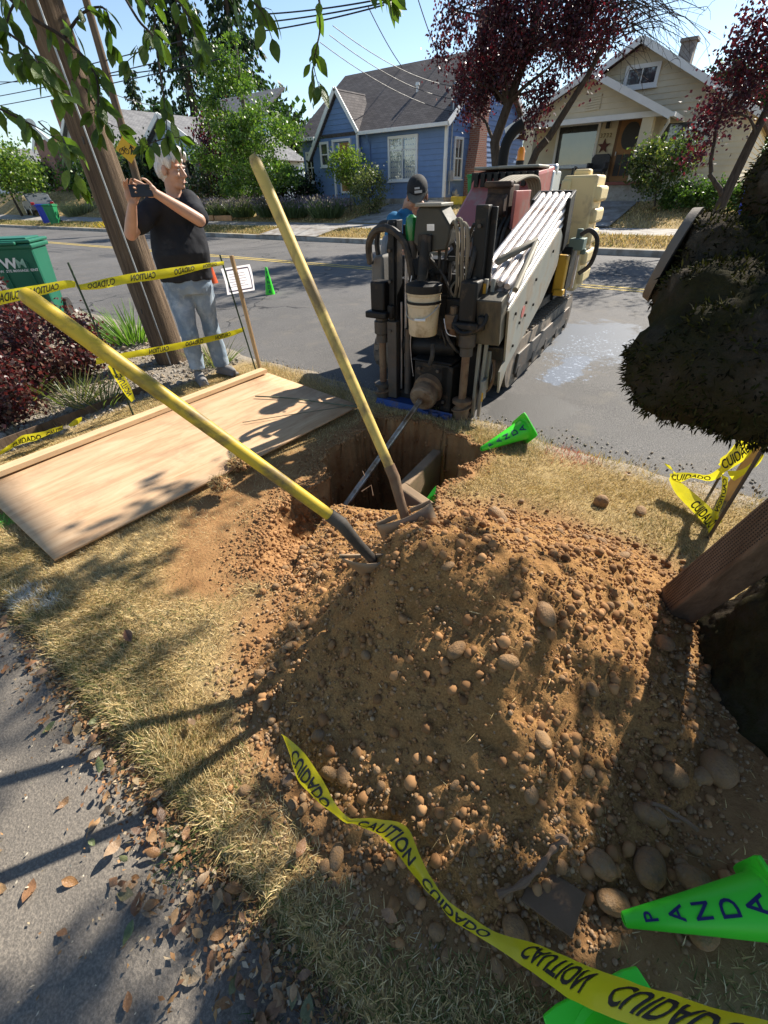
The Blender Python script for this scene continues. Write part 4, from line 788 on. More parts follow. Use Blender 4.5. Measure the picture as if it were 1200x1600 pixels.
for c, r in (((0.043,1.269,1.171), (.185, .185, .15)), ((-0.035,1.251,1.148), (.145, .145, .135)), ((0.099,1.247,1.151), (.18, .18, .13)), ((-0.02,1.362,1.255), (.155, .155, .125)), ((0.073,1.47,1.26), (.15, .15, .15)), ((0.124,1.602,1.342), (.14, .16, .21)), ((0.047,1.798,1.499), (.13, .13, .17)), ((0.258,1.453,1.158), (.25, .22, .19))): mb.ell(c, r, 16, 10)
mb.tube([(.6, 1.5, 1.2), (0.008,1.512,1.291), (-0.167,1.513,1.336)], [.16, .122, .108], 16)
me = fuse(mb, .016, 3); n = len(me.vertices); co = np.zeros(n*3, np.float32); me.vertices.foreach_get('co', co); co = co.reshape(-1, 3); no = np.zeros(n*3, np.float32); me.vertices.foreach_get('normal', no); no = no.reshape(-1, 3)
co = co+no*(.048*fbm(co*6, 4, 70)+.022*fbm(co*24, 4, 71)+.008*fbm(co*70, 3, 72))[:, None]; me.vertices.foreach_set('co', co.ravel()); me.polygons.foreach_set('use_smooth', [True]*len(me.polygons)); me.materials.clear(); me.materials.append(MOSSM); me.update()
me.transform(MW[nt_].inverted()); link('trunk', me, nt_)
# sawn end of the limb
e = Vector((-0.17,1.511,1.336)); dd_ = (e-Vector((0.008,1.512,1.291))).normalized(); mb = MB(); mb.cyl(e, e+dd_*.02, .112, .106, 18); mb.build('sawn_end', M('grey_sawn_wood', (.14, .12, .10), .9, 0, .3, 9, .4, 60), nt_, True)
# moss tufts over the burl
fr_ = (co[:, 2] > .72) & (co[:, 2] < 1.75) & (co[:, 0] < .55); idx = np.nonzero(fr_)[0]; k = RNG.choice(idx, 26000); P = co[k]+RNG.normal(0, .004, (len(k), 3)); D = no[k]*.8+RNG.normal(0, .5, (len(k), 3)); D[:, 2] -= .25
keepm = fbm(P*7, 3, 75) > -.12; P, D = P[keepm], D[keepm]; v, f = leafquads(P, D, .014*RNG.uniform(.4, 1.7, len(P)), .0024, fold=.6)
npmesh('moss', v, f, leafmat('moss', (1, 1, 1), .15, .9, spec=.1), nt_, lcol([(.017, .019, .005), (.03, .033, .008), (.011, .010, .005), (.048, .043, .014)], len(P), 4), local=False, kind='stuff')
# unseen overhead canopy: leaf clumps set along sun rays to shade walk and heap
S_ = np.array(SUNV); CANOPY_SEED = 13
def shade(x, y):
    d = .55*(y < .12)*(.5+1.5*fbm(np.stack([x*.9, y*1.6, 0*x], 1), 3, 80))
    d = np.maximum(d, .45*np.exp(-(((x+1.15)/.6)**2+((y-.25)/.28)**2))*(.6+1.2*fbm(np.stack([x*2, y*2, 0*x], 1), 2, 81)))
    d = np.maximum(d, 1.0*sst(.16, .42, x+.45*(.55-y))*(y < 1.2)*(y > -.1)); d = np.maximum(d, .35*np.exp(-(((x-.12)/.2)**2+((y-.62)/.25)**2)))
    d = np.maximum(d, .3*np.exp(-(((x+.5)/.3)**2+((y-.45)/.18)**2))); d = np.maximum(d, .12*(fbm(np.stack([x*3, y*3, 0*x], 1), 2, 84) > .2)*(x > -1)*(x < .4)*(y > .4)*(y < 1.4)); d = np.maximum(d, .2*(fbm(np.stack([x*2, y*2, 0*x], 1), 2, 86) > .2)*(x < -.9)*(x > -2.6)*(y > .1)*(y < 1.0)); d = np.maximum(d, .9*(x > .3)*(y < 1.9)*(y > 0)); d = np.maximum(d, .3*np.exp(-(((x+.68)/.2)**2+((y-.62)/.2)**2)))
    return d
RC = np.random.default_rng(CANOPY_SEED); x = RC.uniform(-6, 2.2, 9000); y = RC.uniform(-3.2, 1.9, 9000); hgt = np.where(y < .1, RC.uniform(3.2, 7.0, 9000), RC.uniform(2.7, 4.6, 9000)); kk = RC.random(9000) < shade(x, y)*.10; x, y, hgt = x[kk], y[kk], hgt[kk]
C_ = np.stack([x, y, 0*x], 1)+S_*(hgt/S_[2])[:, None]
_Cm = np.array(_c); q = (C_-CAMP) @ _Cm.T; px = 600+676.24*q[:, 0]/(-q[:, 2]); py = 800-676.24*q[:, 1]/(-q[:, 2]); out = (q[:, 2] > -.1) | (px < -160) | (px > 1360) | (py < -160); C_ = C_[out]
nl = 60*len(C_); P = cloud(C_, nl, .135, RC); D = RC.normal(size=(nl, 3)); D[:, 2] -= .5; v, f = leafquads(P, D, .11*RNG.uniform(.7, 1.2, nl), .042, droop=.3)
NEARLEAF = [(.06, .10, .025), (.05, .085, .02), (.075, .12, .03), (.055, .06, .025)]
npmesh('crown', v, f, LF_GRN, nt_, lcol(NEARLEAF, nl, 4), local=False, kind='stuff')
mb = MB(); tops = [Vector((1.0, 2.2, 3.4)), Vector((.6, 3.0, 4.6)), Vector((1.2, 3.6, 5.5)), Vector((-.5, 3.2, 4.8))]
mb.tube([(1.0, 2.2, 3.3), (.8, 2.6, 4.0), (.6, 3.0, 4.6)], [.2, .16, .12], 10); mb.tube([(1.0, 2.2, 3.3), (1.2, 3.0, 4.5), (1.2, 3.6, 5.5)], [.2, .15, .1], 10); mb.tube([(.8, 2.6, 4.0), (.2, 2.6, 4.7), (-.5, 2.5, 5.2)], [.12, .1, .08], 8)
for i in RNG.permutation(len(C_))[:60]:
    c = Vector(C_[i]); j = min(tops, key=lambda t: (t-c).length)
    if (j-c).length < 5: limb(mb, j, c, .035, .008, .08, 6)
mb.build('limbs', BARK, nt_, True, 60)
# low leafy branches hanging into the upper left of the view, every leaf its own
LFB = []
def leafbase(seed):
    rg = random.Random(seed); rows = []; n = 6; bend = rg.uniform(.1, .45); tw = rg.uniform(-.3, .3)
    prof = [.02, .34, .5, .46, .28, .015]
    for i in range(n):
        t = i/(n-1); z = -bend*t*t*.6; wv = prof[i]*.44; rows += [(t, -wv, z+.10*wv+tw*wv*t), (t, 0, z-.05*prof[i]), (t, wv, z+.10*wv-tw*wv*t)]
    fs = [(i*3+j, i*3+j+1, i*3+j+4, i*3+j+3) for i in range(n-1) for j in (0, 1)]; me = bpy.data.meshes.new('leaf'); me.from_pydata(rows, [], fs)
    me.polygons.foreach_set('use_smooth', [True]*len(fs)); return me
def objleaf(name, cols, trans=.4):
    m, nt, bs = newmat(name, .38, 0, .45); oi = nd(nt, 'ShaderNodeObjectInfo'); v = vecmap(nt); c = ramp(nt, oi.outputs['Random'], [(i/(len(cols)-1), q) for i, q in enumerate(cols)])
    c = mixc(nt, 1, c, ramp(nt, noise(nt, v, 6, 5), [(.3, (.8, .8, .8)), (.7, (1.2, 1.2, 1.2))]), 'MULTIPLY'); nt.links.new(c, bs.inputs['Base Color'])
    t = nd(nt, 'ShaderNodeBsdfTranslucent'); nt.links.new(mixc(nt, 1, c, (1.3, 1.5, .45) if trans > .3 else (1.1, 1, .8), 'MULTIPLY'), t.inputs[0]); mx = nd(nt, 'ShaderNodeMixShader'); mx.inputs[0].default_value = trans
    nt.links.new(bs.outputs[0], mx.inputs[1]); nt.links.new(t.outputs[0], mx.inputs[2]); nt.links.new(mx.outputs[0], nt.nodes['Material Output'].inputs[0]); bump(nt, noise(nt, v, 14, 3), bs, .25, .03); return m
LEAFOBJ = objleaf('near_leaf', [(.07, .12, .025), (.10, .16, .032), (.05, .085, .024), (.14, .20, .04)], .5)
for k in range(6): me = leafbase(k); me.materials.append(LEAFOBJ); LFB.append(me)
NL = [0]
def putleaf(meshes, p, d, L, parent, roll=0, name='leaf', width=1.0):
    o = bpy.data.objects.new(name, random.choice(meshes)); COL.objects.link(o); d = Vector(d).normalized(); q = d.to_track_quat('X', 'Z').to_matrix().to_4x4() @ Matrix.Rotation(roll, 4, 'X')
    o.parent = parent; o.matrix_local = MW[parent].inverted() @ (Matrix.Translation(Vector(p)) @ q @ Matrix.Diagonal((L, L*width, L, 1))); NL[0] += 1; return o
brs = MB()
def spray(pts, n, L, r=.008, spread=.05, hang=1.0, tipn=4):
    P = spline(pts, 6); k = len(P); brs.tube(P, [r*(1-.75*i/(k-1)) for i in range(k)], 5)
    for i in range(n):
        t = random.random()**.8; j = min(k-1, int(t*(k-1))); tang = Vector(P[min(j+1, k-1)]-P[max(j-1, 0)]).normalized(); s = Vector((random.gauss(0, 1), random.gauss(0, 1), random.gauss(0, .5)))
        d = tang*.4+s*.7+Vector((0, 0, -hang)); o = Vector(P[j])+s.normalized()*random.uniform(0, spread); brs.tube([P[j], (Vector(P[j])+o)/2+Vector((0, 0, .006)), o], .0014, 3); putleaf(LFB, o, d, 1.08*L*random.uniform(.7, 1.2), nt_, random.uniform(-1, 1), width=1.15)
    for i in range(tipn):
        s = Vector((random.gauss(0, 1), random.gauss(0, 1), random.gauss(0, .4))); d = Vector(P[-1]-P[-2]).normalized()+s*.6+Vector((0, 0, -.35)); putleaf(LFB, P[-1], d, 1.08*L*random.uniform(.8, 1.15), nt_, random.uniform(-1, 1), width=1.15)
spray([(-3.53,1.465,2.434), (-3.246,1.491,2.229), (-3.127,1.578,2.14), (-2.934,1.579,1.983), (-2.914,1.488,1.785)], 30, .085, .012)
spray([(-3.21,1.251,2.278), (-3.008,1.255,2.116), (-2.932,1.317,2.037), (-2.88,1.292,1.967)], 22, .085)
spray([(-3.127,1.578,2.14), (-3.093,1.697,2.24), (-3.009,1.771,2.25), (-2.992,1.744,2.123)], 16, .08)
spray([(-3.151,1.091,1.891), (-2.978,1.153,1.815), (-2.863,1.194,1.765), (-2.743,1.229,1.703)], 20, .08, .006)
spray([(-3.241,1.221,2.104), (-3.045,1.301,2.028), (-2.958,1.364,1.941), (-2.818,1.337,1.881)], 18, .08, .006)
spray([(-3.161,1.33,1.818), (-3.012,1.344,1.711), (-2.929,1.309,1.605), (-2.933,1.336,1.553)], 9, .085, .004)
spray([(-2.809,1.739,2.303), (-2.665,1.713,2.158), (-2.64,1.757,2.1), (-2.565,1.7,1.978), (-2.544,1.665,1.839), (-2.487,1.604,1.727)], 12, .08, .007, .03)
spray([(-2.935,1.859,2.368), (-2.698,1.954,2.275), (-2.576,1.941,2.16), (-2.509,1.898,2.06)], 26, .085, .008)
spray([(-3.037,1.951,2.383), (-2.878,1.949,2.249), (-2.847,1.876,2.145), (-2.9,1.752,2.056)], 18, .08, .006)
spray([(-2.487,1.604,1.727), (-2.534,1.553,1.711), (-2.565,1.516,1.697)], 5, .08, .003); spray([(-2.487,1.604,1.727), (-2.442,1.638,1.725)], 3, .075, .003)
spray([(-2.317,1.933,2.275), (-2.182,1.96,2.193), (-2.101,1.967,2.135), (-2.083,1.988,2.058)], 12, .08, .006)
spray([(-1.977,2.031,2.27), (-1.836,2.037,2.16), (-1.83,2.035,2.068), (-1.811,1.988,2.003), (-1.845,1.991,1.949), (-1.793,1.956,1.87)], 14, .07, .006, .03)
spray([(-1.785,2.174,2.264), (-1.674,2.177,2.176), (-1.61,2.201,2.149), (-1.575,2.207,2.127)], 9, .065, .005)
spray([(-3.116,1.58,2.049), (-2.996,1.548,1.917), (-2.905,1.531,1.824), (-2.823,1.556,1.783)], 12, .085, .005); spray([(-2.949,1.465,2.293), (-2.992,1.329,2.183), (-2.981,1.254,2.093)], 10, .08)
brs.build('branch', BARK, nt_, True, 60)

# ---------------------------------------------------------------- directional drilling rig (local frame: x right, y back, z up, front jacks at y=0)
DR = thing('drilling_machine', 'tracked red and black drilling rig at the road edge feeding a rod into the pit', 'drilling rig', (-1.75, 3.0, 0), rad(6))
MUD = (.16, .10, .055)
BLK = M('grimy_black_steel', (.013, .0125, .012), .55, .1, .3, 7, .3, 70, (.085, .058, .036), .2, 6, spec=.3)
STL = M('muddy_steel', (.085, .075, .065), .6, .4, .25, 9, .3, 80, (.12, .08, .05), .3, 6); RUST = M('rusty_steel', (.15, .085, .05), .8, .25, .35, 9, .4, 80, (.22, .15, .09), .6, 7)
CHR = M('bright_rod_steel', (.50, .46, .44), .45, .6, .1, 12, 0, 60, (.30, .22, .17), .2, 5); REDH = M('faded_red_hood', (.36, .10, .085), .5, 0, .12, 3, .08, 60, (.30, .2, .17), .35, 3)
PANEL = M('grey_green_panel', (.25, .255, .225), .55, .2, .12, 4, .1, 60, (.24, .2, .15), .5, 4); RUBB = M('black_rubber', (.02, .02, .02), .6, 0, .25, 8, .15, 90, (.09, .07, .05), .45, 6)
DUSTR = M('dusty_rubber_track', (.06, .055, .05), .85, 0, .25, 8, .3, 80, (.24, .19, .14), .8, 6); SILV = M('silver_panel', (.5, .51, .52), .4, .6, .08, 4, .05, 60)
TANKM = M('cream_plastic_tank', (.72, .56, .28), .5, 0, .08, 2, .08, 40, (.4, .3, .18), .3, 3); YELM = M('yellow_steel', (.62, .34, .03), .5, 0, .12, 5, .1, 60, (.25, .15, .06), .3, 6)
BLUEP = M('blue_painted_steel', (.03, .07, .22), .55, .2, .2, 6, .2, 70, MUD, .2, 7); HOSEB = M('beige_hose', (.22, .185, .13), .7, 0, .15, 7, .1, 60)
def mk(name, mat, fn, smooth=True, bevel=0, parent=None, angle=35):
    mb = MB(); fn(mb); return mb.build(name, mat, parent or DR, smooth, angle, bevel, local=True)
def hose(pts, r=.014, mat=None, n=7, parent=None, name='hose'): return mk(name, mat or RUBB, lambda m: m.tube(spline(pts, 6), r, n), parent=parent)
# stake-down legs -------------------------------------------------
def helix(m, c, r0, r1, z0, z1, turns, n=48):
    vs = []; 
    for i in range(n+1):
        a = 2*pi*turns*i/n; z = z0+(z1-z0)*i/n; vs += [(c[0]+r*cos(a), c[1]+r*sin(a), z+t) for r, t in ((r0, 0), (r1, 0), (r1, .012), (r0, .012))]
    m.add(vs, [tuple(4*i+q for q in (j, (j+1) % 4, 4+(j+1) % 4, 4+j)) for i in range(n) for j in range(4)])
def leg(x, y, mat, zt=.95):
    g = mk('stake_leg', STL, lambda m: (m.lathe([(0, .50), (.048, .50), (.048, .56), (.062, .57), (.062, .66), (.05, .67), (.05, .70), (.075, .71), (.075, .74), (0, .74)], (x, y, 0))))
    mk('motor', BLK, lambda m: m.box((x, y, (zt+.74)/2), (.125, .13, zt-.74)), bevel=.015, parent=g)
    mk('bracket', BLK, lambda m: (m.box((x, y-.02, .72), (.19, .16, .05)), m.box((x+.1, y, .74), (.05, .1, .1))), bevel=.012, parent=g)
    mk('rod', RUST, lambda m: m.cyl((x, y, .06), (x, y, .51), .03, n=14), parent=g)
    mk('collar', mat, lambda m: m.lathe([(0, .0), (.062, -.01), (.062, .09), (.05, .1), (.05, .13), (.075, .135), (.075, .16), (.045, .17), (0, .17)], (x, y, 0)), parent=g)
    mk('auger', RUST, lambda m: helix(m, (x, y), .025, .078, .02, .15, 1.6), parent=g)
leg(-.48, 0, STL); leg(.27, -.05, RUST, 1.0)
mk('bracket_lever', BLK, lambda m: m.tube(spline([(.2, -.1, .78), (.2, -.14, .72), (.28, -.16, .68), (.38, -.1, .72), (.4, -.06, .8), (.36, -.05, .84)], 5), .016, 8))
# masts and cylinders ---------------------------------------------
mk('mast', BLK, lambda m: (m.box((-.385, .06, .72), (.07, .09, 1.22)), m.box((-.385, .03, .72), (.05, .08, 1.2))), bevel=.006)
mk('mast', STL, lambda m: m.box((-.375, .0, .36), (.085, .06, .62)), bevel=.006)
mk('mast', BLK, lambda m: (m.box((.265, .06, 1.13), (.085, .075, .56)), m.box((.325, .1, 1.05), (.04, .03, .7))), bevel=.006)
mk('slide_rail', PANEL, lambda m: (m.box((.345, .02, .5), (.025, .03, 1.0)), m.box((.385, .05, .5), (.025, .03, 1.0))), bevel=.003)
mk('cylinder_rod', CHR, lambda m: m.cyl((-.305, .08, .3), (-.305, .08, 1.28), .014, n=12)); mk('cylinder_rod', CHR, lambda m: m.cyl((-.335, .06, .1), (-.335, .06, .8), .009, n=10))
mk('cylinder', BLK, lambda m: (m.cyl((-.255, .1, .08), (-.255, .1, .95), .028, n=14), m.cyl((-.3, .08, 1.2), (-.3, .08, 1.3), .03, n=12)))
mk('cylinder', STL, lambda m: (m.cyl((-.25, .02, .1), (-.25, .02, .62), .03, n=14)))
mk('motor_housing', M('dusty_grey_casting', (.15, .14, .125), .75, .1, .2, 5, .2, 70), lambda m: m.prism([(-.07, -.14), (-.04, -.17), (.05, -.17), (.05, .17), (-.02, .17), (-.06, .13)], (-.57, .1, .93), (1, 0, 0), (0, 0, 1), (0, .22, 0)), bevel=.02)
hose([(-.6, .05, 1.05), (-.59, .02, 1.18), (-.5, -.01, 1.27), (-.38, -.03, 1.28), (-.27, -.02, 1.2), (-.23, 0, 1.05), (-.22, .05, .85)], .026)
hose([(-.62, .25, 1.0), (-.64, .22, 1.15), (-.6, .2, 1.28), (-.52, .2, 1.3)], .022); hose([(-.55, .3, .9), (-.58, .3, 1.1), (-.52, .25, 1.22), (-.45, .2, 1.2)], .02)
# head box, beacon, hanging arm -----------------------------------
mk('control_box', M('olive_box', (.05, .047, .036), .6, .1, .25, 6, .2, 60, (.2, .15, .1), .15, 5), lambda m: m.prism([(-.22, -.1), (-.14, -.16), (.03, -.14), (.05, -.08), (.05, .0), (-.03, .1), (-.17, .11), (-.2, .08)], (.02, -.02, 1.30), (1, 0, 0), (0, 0, 1), (0, .14, .03)), bevel=.012)
mk('box_lid', PANEL, lambda m: m.box((-.08, .05, 1.415), (.19, .2, .02)), bevel=.005)
mk('beacon', M('green_plastic', (.01, .16, .03), .25, 0, .1, 4, 0, spec=.6), lambda m: m.lathe([(0, 1.21), (.04, 1.21), (.043, 1.30), (.036, 1.345), (.015, 1.36), (0, 1.36)], (-.245, .04, 0))); mk('beacon_base', STL, lambda m: m.cyl((-.245, .04, 1.1), (-.245, .04, 1.21), .045, n=14))
mk('arm', BLK, lambda m: (m.cyl((-.1, -.08, .9), (-.1, -.02, 1.25), .036, n=14), m.box((-.1, .0, 1.2), (.1, .1, .1)), m.bar((-.1, .05, 1.0), (.12, .3, 1.24), .05, .05), m.bar((.02, .1, 1.1), (.2, .12, 1.1), .03, .03)), bevel=.004)
for k, (dx, dz) in enumerate(((0, 0), (.035, .012), (.07, -.01))):
    hose([(.05+dx*.4, .05, 1.3+dz), (.1+dx, .0, 1.32+dz), (.13+dx, -.01, 1.22), (.13+dx, .0, 1.1), (.12+dx, .05, .95), (.08+dx, .1, .8)], .013, HOSEB)
for k, p in enumerate(([(.06, .08, 1.2), (.12, .1, 1.05), (.1, .12, .85), (.16, .1, .65), (.2, .1, .5)], [(-.2, .1, 1.1), (-.14, .12, .95), (-.2, .14, .8), (-.1, .15, .6), (0, .12, .5)], [(.2, .1, 1.22), (.24, .02, 1.16), (.22, 0, 1.0), (.18, .06, .85), (.22, .1, .7)], [(.1, -.06, .66), (.14, -.08, .6), (.2, -.05, .52), (.22, .02, .5)],
        [(-.18, .2, 1.0), (0, .25, 1.04), (.15, .22, .98), (.2, .2, .85)], [(.12, .2, 1.2), (.17, .16, 1.3), (.22, .12, 1.25), (.2, .1, 1.1)], [(.02, -.1, .56), (.04, -.14, .5), (.02, -.14, .42)], [(-.06, .1, 1.22), (-.02, .04, 1.1), (-.04, .08, .98)])): hose(p, .012 if k % 2 else .017)
mk('cable', CHR, lambda m: (m.tube(spline([(-.2, -.03, 1.0), (-.22, -.05, .85), (-.2, -.02, .7), (-.22, 0, .5), (-.2, .02, .25)], 5), .004, 4), m.tube(spline([(.1, -.1, .75), (.14, -.12, .66), (.2, -.1, .64)], 5), .004, 4)), angle=80)
mk('clutch_block', BLK, lambda m: (m.box((-.02, .25, .75), (.42, .25, .5)), m.box((.12, .1, .78), (.14, .16, .16)), m.box((-.08, .15, 1.05), (.2, .2, .1))), bevel=.015)
mk('valve', RUST, lambda m: (m.box((.14, -.02, .72), (.1, .1, .1)), m.cyl((.14, -.02, .62), (.14, -.02, .82), .03, n=10)), bevel=.006)
# vise, gearbox, chuck, the rod in the ground ---------------------
mk('gearbox', BLK, lambda m: (m.box((.0, .08, .24), (.30, .28, .34)), m.box((.13, .05, .2), (.1, .22, .4)), m.box((0, .08, .42), (.34, .3, .02))), bevel=.012)
mk('winch_drum', BLK, lambda m: m.lathe([(0, -.3), (.07, -.3), (.08, -.26), (.08, .1), (.07, .14), (0, .14)], (-.02, .12, .49), (1, .1, .05)))
tilt = Vector((0, -cos(rad(17)), -sin(rad(17)))); cc = Vector((-.02, -.07, .19))
ck = mk('chuck', RUST, lambda m: m.lathe([(0, .12), (.09, .12), (.108, .10), (.112, .06), (.1, .05), (.1, .02), (.125, .01), (.125, -.08), (0, -.08)], cc, tilt, 26))
mk('chuck_face', M('pale_muddy_steel', (.27, .2, .13), .75, .15, .3, 14, .4, 50, (.14, .075, .035), .6, 10), lambda m: m.lathe([(0, .13), (.03, .135), (.09, .13), (.102, .118), (.102, .10), (0, .1)], cc, tilt, 26), parent=ck)
mk('drill_rod', M('wet_rod', (.40, .36, .31), .35, .7, .2, 14, .15, 60, (.2, .12, .06), .5, 8), lambda m: (m.cyl(cc+tilt*.05, cc+tilt*1.75, .021, n=14), m.cyl(cc+tilt*.1, cc+tilt*.2, .028, .021, 14)))
mk('anchor_plate', BLUEP, lambda m: (m.box((-.28, .03, .03), (.4, .2, .02)), m.add([(-.5, -.08, .03), (.22, -.1, .03), (.22, -.16, -.06), (-.5, -.14, -.06), (-.5, -.08, .05), (.22, -.1, .05), (.22, -.18, -.06), (-.5, -.16, -.06)], [(0, 1, 2, 3), (4, 5, 6, 7), (0, 1, 5, 4), (2, 3, 7, 6), (0, 3, 7, 4), (1, 2, 6, 5)]), [m.box((.0+.09*k, -.14, -.0), (.05, .03, .09)) for k in range(3)]), bevel=.004)
mk('front_frame', BLK, lambda m: (m.box((-.1, .1, .06), (.86, .12, .1)), m.box((-.36, .2, .5), (.1, .15, .9)), m.box((.28, .2, .45), (.12, .2, .8)), m.box((-.05, .55, .5), (.5, .7, .35))), bevel=.01)
# rod rack --------------------------------------------------------
ra, rb = Vector((.365, .12, 0)), Vector((.255, 2.2, .505)); ax_ = (rb-ra); rl = ax_.length; ax_.normalize(); rx_ = Vector((1, .05, 0)).normalized(); rz_ = rx_.cross(ax_).normalized()
def rk(x, y, z): return ra+rx_*x+ax_*y+rz_*z
fp = mk('end_plate', M('muddy_black_plate', (.045, .043, .036), .6, .2, .3, 9, .25, 60, (.13, .11, .075), .6, 4, stretch=(1, 1, .3)), lambda m: m.prism([(-.125, .60), (.125, .60), (.125, .915), (-.125, .915)], ra-ax_*.0, rx_, rz_, ax_*.16), bevel=.008)
mk('end_plate', BLK, lambda m: (m.prism([(-.17, .55), (.17, .55), (.17, .98), (-.17, .98)], ra+ax_*rl, rx_, rz_, ax_*.03), m.prism([(.14, .55), (.17, .55), (.17, .98), (.14, .98)], ra+ax_*(rl-.22), rx_, rz_, ax_*.22), m.prism([(-.17, .9), (-.14, .9), (-.14, .98), (-.17, .98)], ra+ax_*(rl-.25), rx_, rz_, ax_*.25)), bevel=.005)
PV = [(.0, .22), (.0, .40), (.12, .42), (.12, .80), (1.75, .80), (1.95, .66), (1.85, .45), (1.3, .345), (.2, .335)]
mk('side_panel', PANEL, lambda m: m.prism(PV, ra+rx_*.135, ax_, rz_, rx_*.015), False)
sp = bpy.data.objects['side_panel']; mk('bolt', BLK, lambda m: [m.cyl(rk(.148, y, z), rk(.162, y, z), .012, n=8) for y, z in ((.3, .7), (.3, .45), (.9, .7), (.9, .5), (1.5, .7), (.45, .56), (.62, .64), (.62, .54))], parent=sp); sp_b = bpy.data.objects['bolt']; sp_b['kind'] = 'stuff'
mk('sticker', M('red_sticker', (.4, .12, .1), .6), lambda m: m.prism([(.55+.06*cos(a), .6+.04*sin(a)) for a in np.linspace(0, 6.28, 14)[:-1]], ra+rx_*.151, ax_, rz_, rx_*.003), False, parent=sp)
mk('front_bracket', PANEL, lambda m: (m.box((.40, .14, .36), (.03, .1, .3)), m.box((.41, .02, .24), (.02, .1, .16))), bevel=.004)
rm = MB(); rm.lathe([(0, 0), (.02, 0), (.028, .03), (.028, .12), (.025, .15), (.025, rl-.33), (.029, rl-.3), (.029, rl-.2), (.022, rl-.18), (.017, rl-.1), (0, rl-.1)], (0, 0, 0), ax_, 12)
r0 = rm.build('drill_rod', CHR, DR, True, 40, local=True); rme = r0.data; first = True
for i in range(5):
    for j in range(4):
        if 0 < i < 4 and j < 2: continue
        o = r0 if first else r0.copy(); 
        if not first: COL.objects.link(o)
        first = False; o.location = rk(-.118+.058*i, .15+random.uniform(0, .05), .95-.06*(3-j))
mk('retainer_lever', M('dusty_lever', (.20, .18, .14), .65, .3, .2, 9, .2, 70), lambda m: (m.tube([rk(.17, .15, .93), rk(.15, .75, 1.01), rk(.14, .8, 1.015), rk(-.02, .42, 1.01), rk(-.04, .4, 1.0)], [.02, .024, .024, .026, .02], 10)))
mk('rack_frame', BLK, lambda m: (m.bar(rk(0, .1, .48), rk(0, rl, .48), .26, .10), m.bar(rk(-.15, .1, .6), rk(-.15, rl, .6), .03, .3), m.bar((-.05, .6, .55), (-.15, 3.0, .9), .5, .3)), bevel=.006)
# carriage and gear behind the rack -------------------------------
mk('drive_carriage', M('dark_rust', (.05, .03, .022), .75, .2, .3, 8, .4, 70, (.12, .07, .04), .3, 7), lambda m: (m.box((-.22, 1.9, 1.35), (.22, .3, .34)), m.box((-.22, 1.75, 1.52), (.26, .1, .05)), m.cyl((-.3, 1.72, 1.36), (-.12, 1.72, 1.36), .09, n=18), m.box((-.22, 1.9, 1.0), (.2, .22, .5))), bevel=.015)
mk('carriage_plate', REDH, lambda m: (m.box((-.06, 2.0, 1.32), (.03, .5, .3)), m.box((-.32, 1.85, 1.1), (.03, .4, .5))), bevel=.006)
for k in range(5): hose([(-.26+.045*k, 1.78, 1.28), (-.30+.05*k, 1.68, 1.15), (-.28+.045*k, 1.6, .95), (-.25+.03*k, 1.62, .75)], .018)
for k in range(5): mk('hose_bundle', HOSEB, lambda m: m.tube(spline([(-.3+.04*k, 1.95, 1.53), (-.27+.04*k, 2.3, 1.58), (-.2+.03*k, 2.6, 1.55), (-.15+.02*k, 2.7, 1.35), (-.12, 2.7, 1.1)], 5), .016, 7))
# engine hood ------------------------------------------------------
hx0, hx1 = -1.02, -.22
prof = [(2.35, .55), (2.35, 1.06), (2.55, 1.2), (3.05, 1.5), (3.1, 1.64), (3.85, 1.70), (4.1, 1.62), (4.2, 1.4), (4.2, .55)]
mk('engine_hood', REDH, lambda m: m.prism(prof, (hx0, 0, 0), (0, 1, 0), (0, 0, 1), (hx1-hx0, 0, 0)), False, bevel=.04)
mk('grille', BLK, lambda m: ([m.box((hx0+.08+.082*k, 3.055, 1.57), (.05, .06, .13)) for k in range(9)], m.box(((hx0+hx1)/2, 3.09, 1.57), (.8, .02, .15))), bevel=.004)
mk('hood_cap', PANEL, lambda m: m.box((-.62, 3.35, 1.685), (.78, .5, .03)), bevel=.012); mk('silver_corner', SILV, lambda m: (m.box((-.235, 3.95, 1.25), (.06, .42, .8)), m.cyl((-.42, 3.9, 1.66), (-.2, 3.9, 1.66), .06, n=14)), bevel=.02)
mk('lower_cowl', M('blue_grey_cowl', (.12, .15, .18), .55, .1, .15, 4, .1, 60, MUD, .4, 4), lambda m: m.box((-.62, 2.3, .9), (.82, .16, .5)), bevel=.05)
mk('hood_slats', BLK, lambda m: [m.box((hx1+.012, 3.0+.09*k, 1.15), (.02, .05, .4)) for k in range(9)])
mk('exhaust_pipe', M('sooty_pipe', (.012, .012, .013), .75, 0, .2, 6, .1, 60, spec=.2), lambda m: m.tube(spline([(-.72, 3.3, 1.6), (-.72, 3.3, 1.82), (-.70, 3.32, 1.94), (-.64, 3.36, 2.03), (-.57, 3.4, 2.08)], 5), .058, 16))
mk('beacon', M('amber_plastic', (.75, .26, .01), .3, 0, .1, 4, 0, spec=.6), lambda m: m.lathe([(0, 1.76), (.045, 1.76), (.042, 1.86), (.025, 1.89), (0, 1.89)], (-.62, 3.65, 0))); mk('beacon_base', BLK, lambda m: m.cyl((-.62, 3.65, 1.68), (-.62, 3.65, 1.76), .05, n=12))
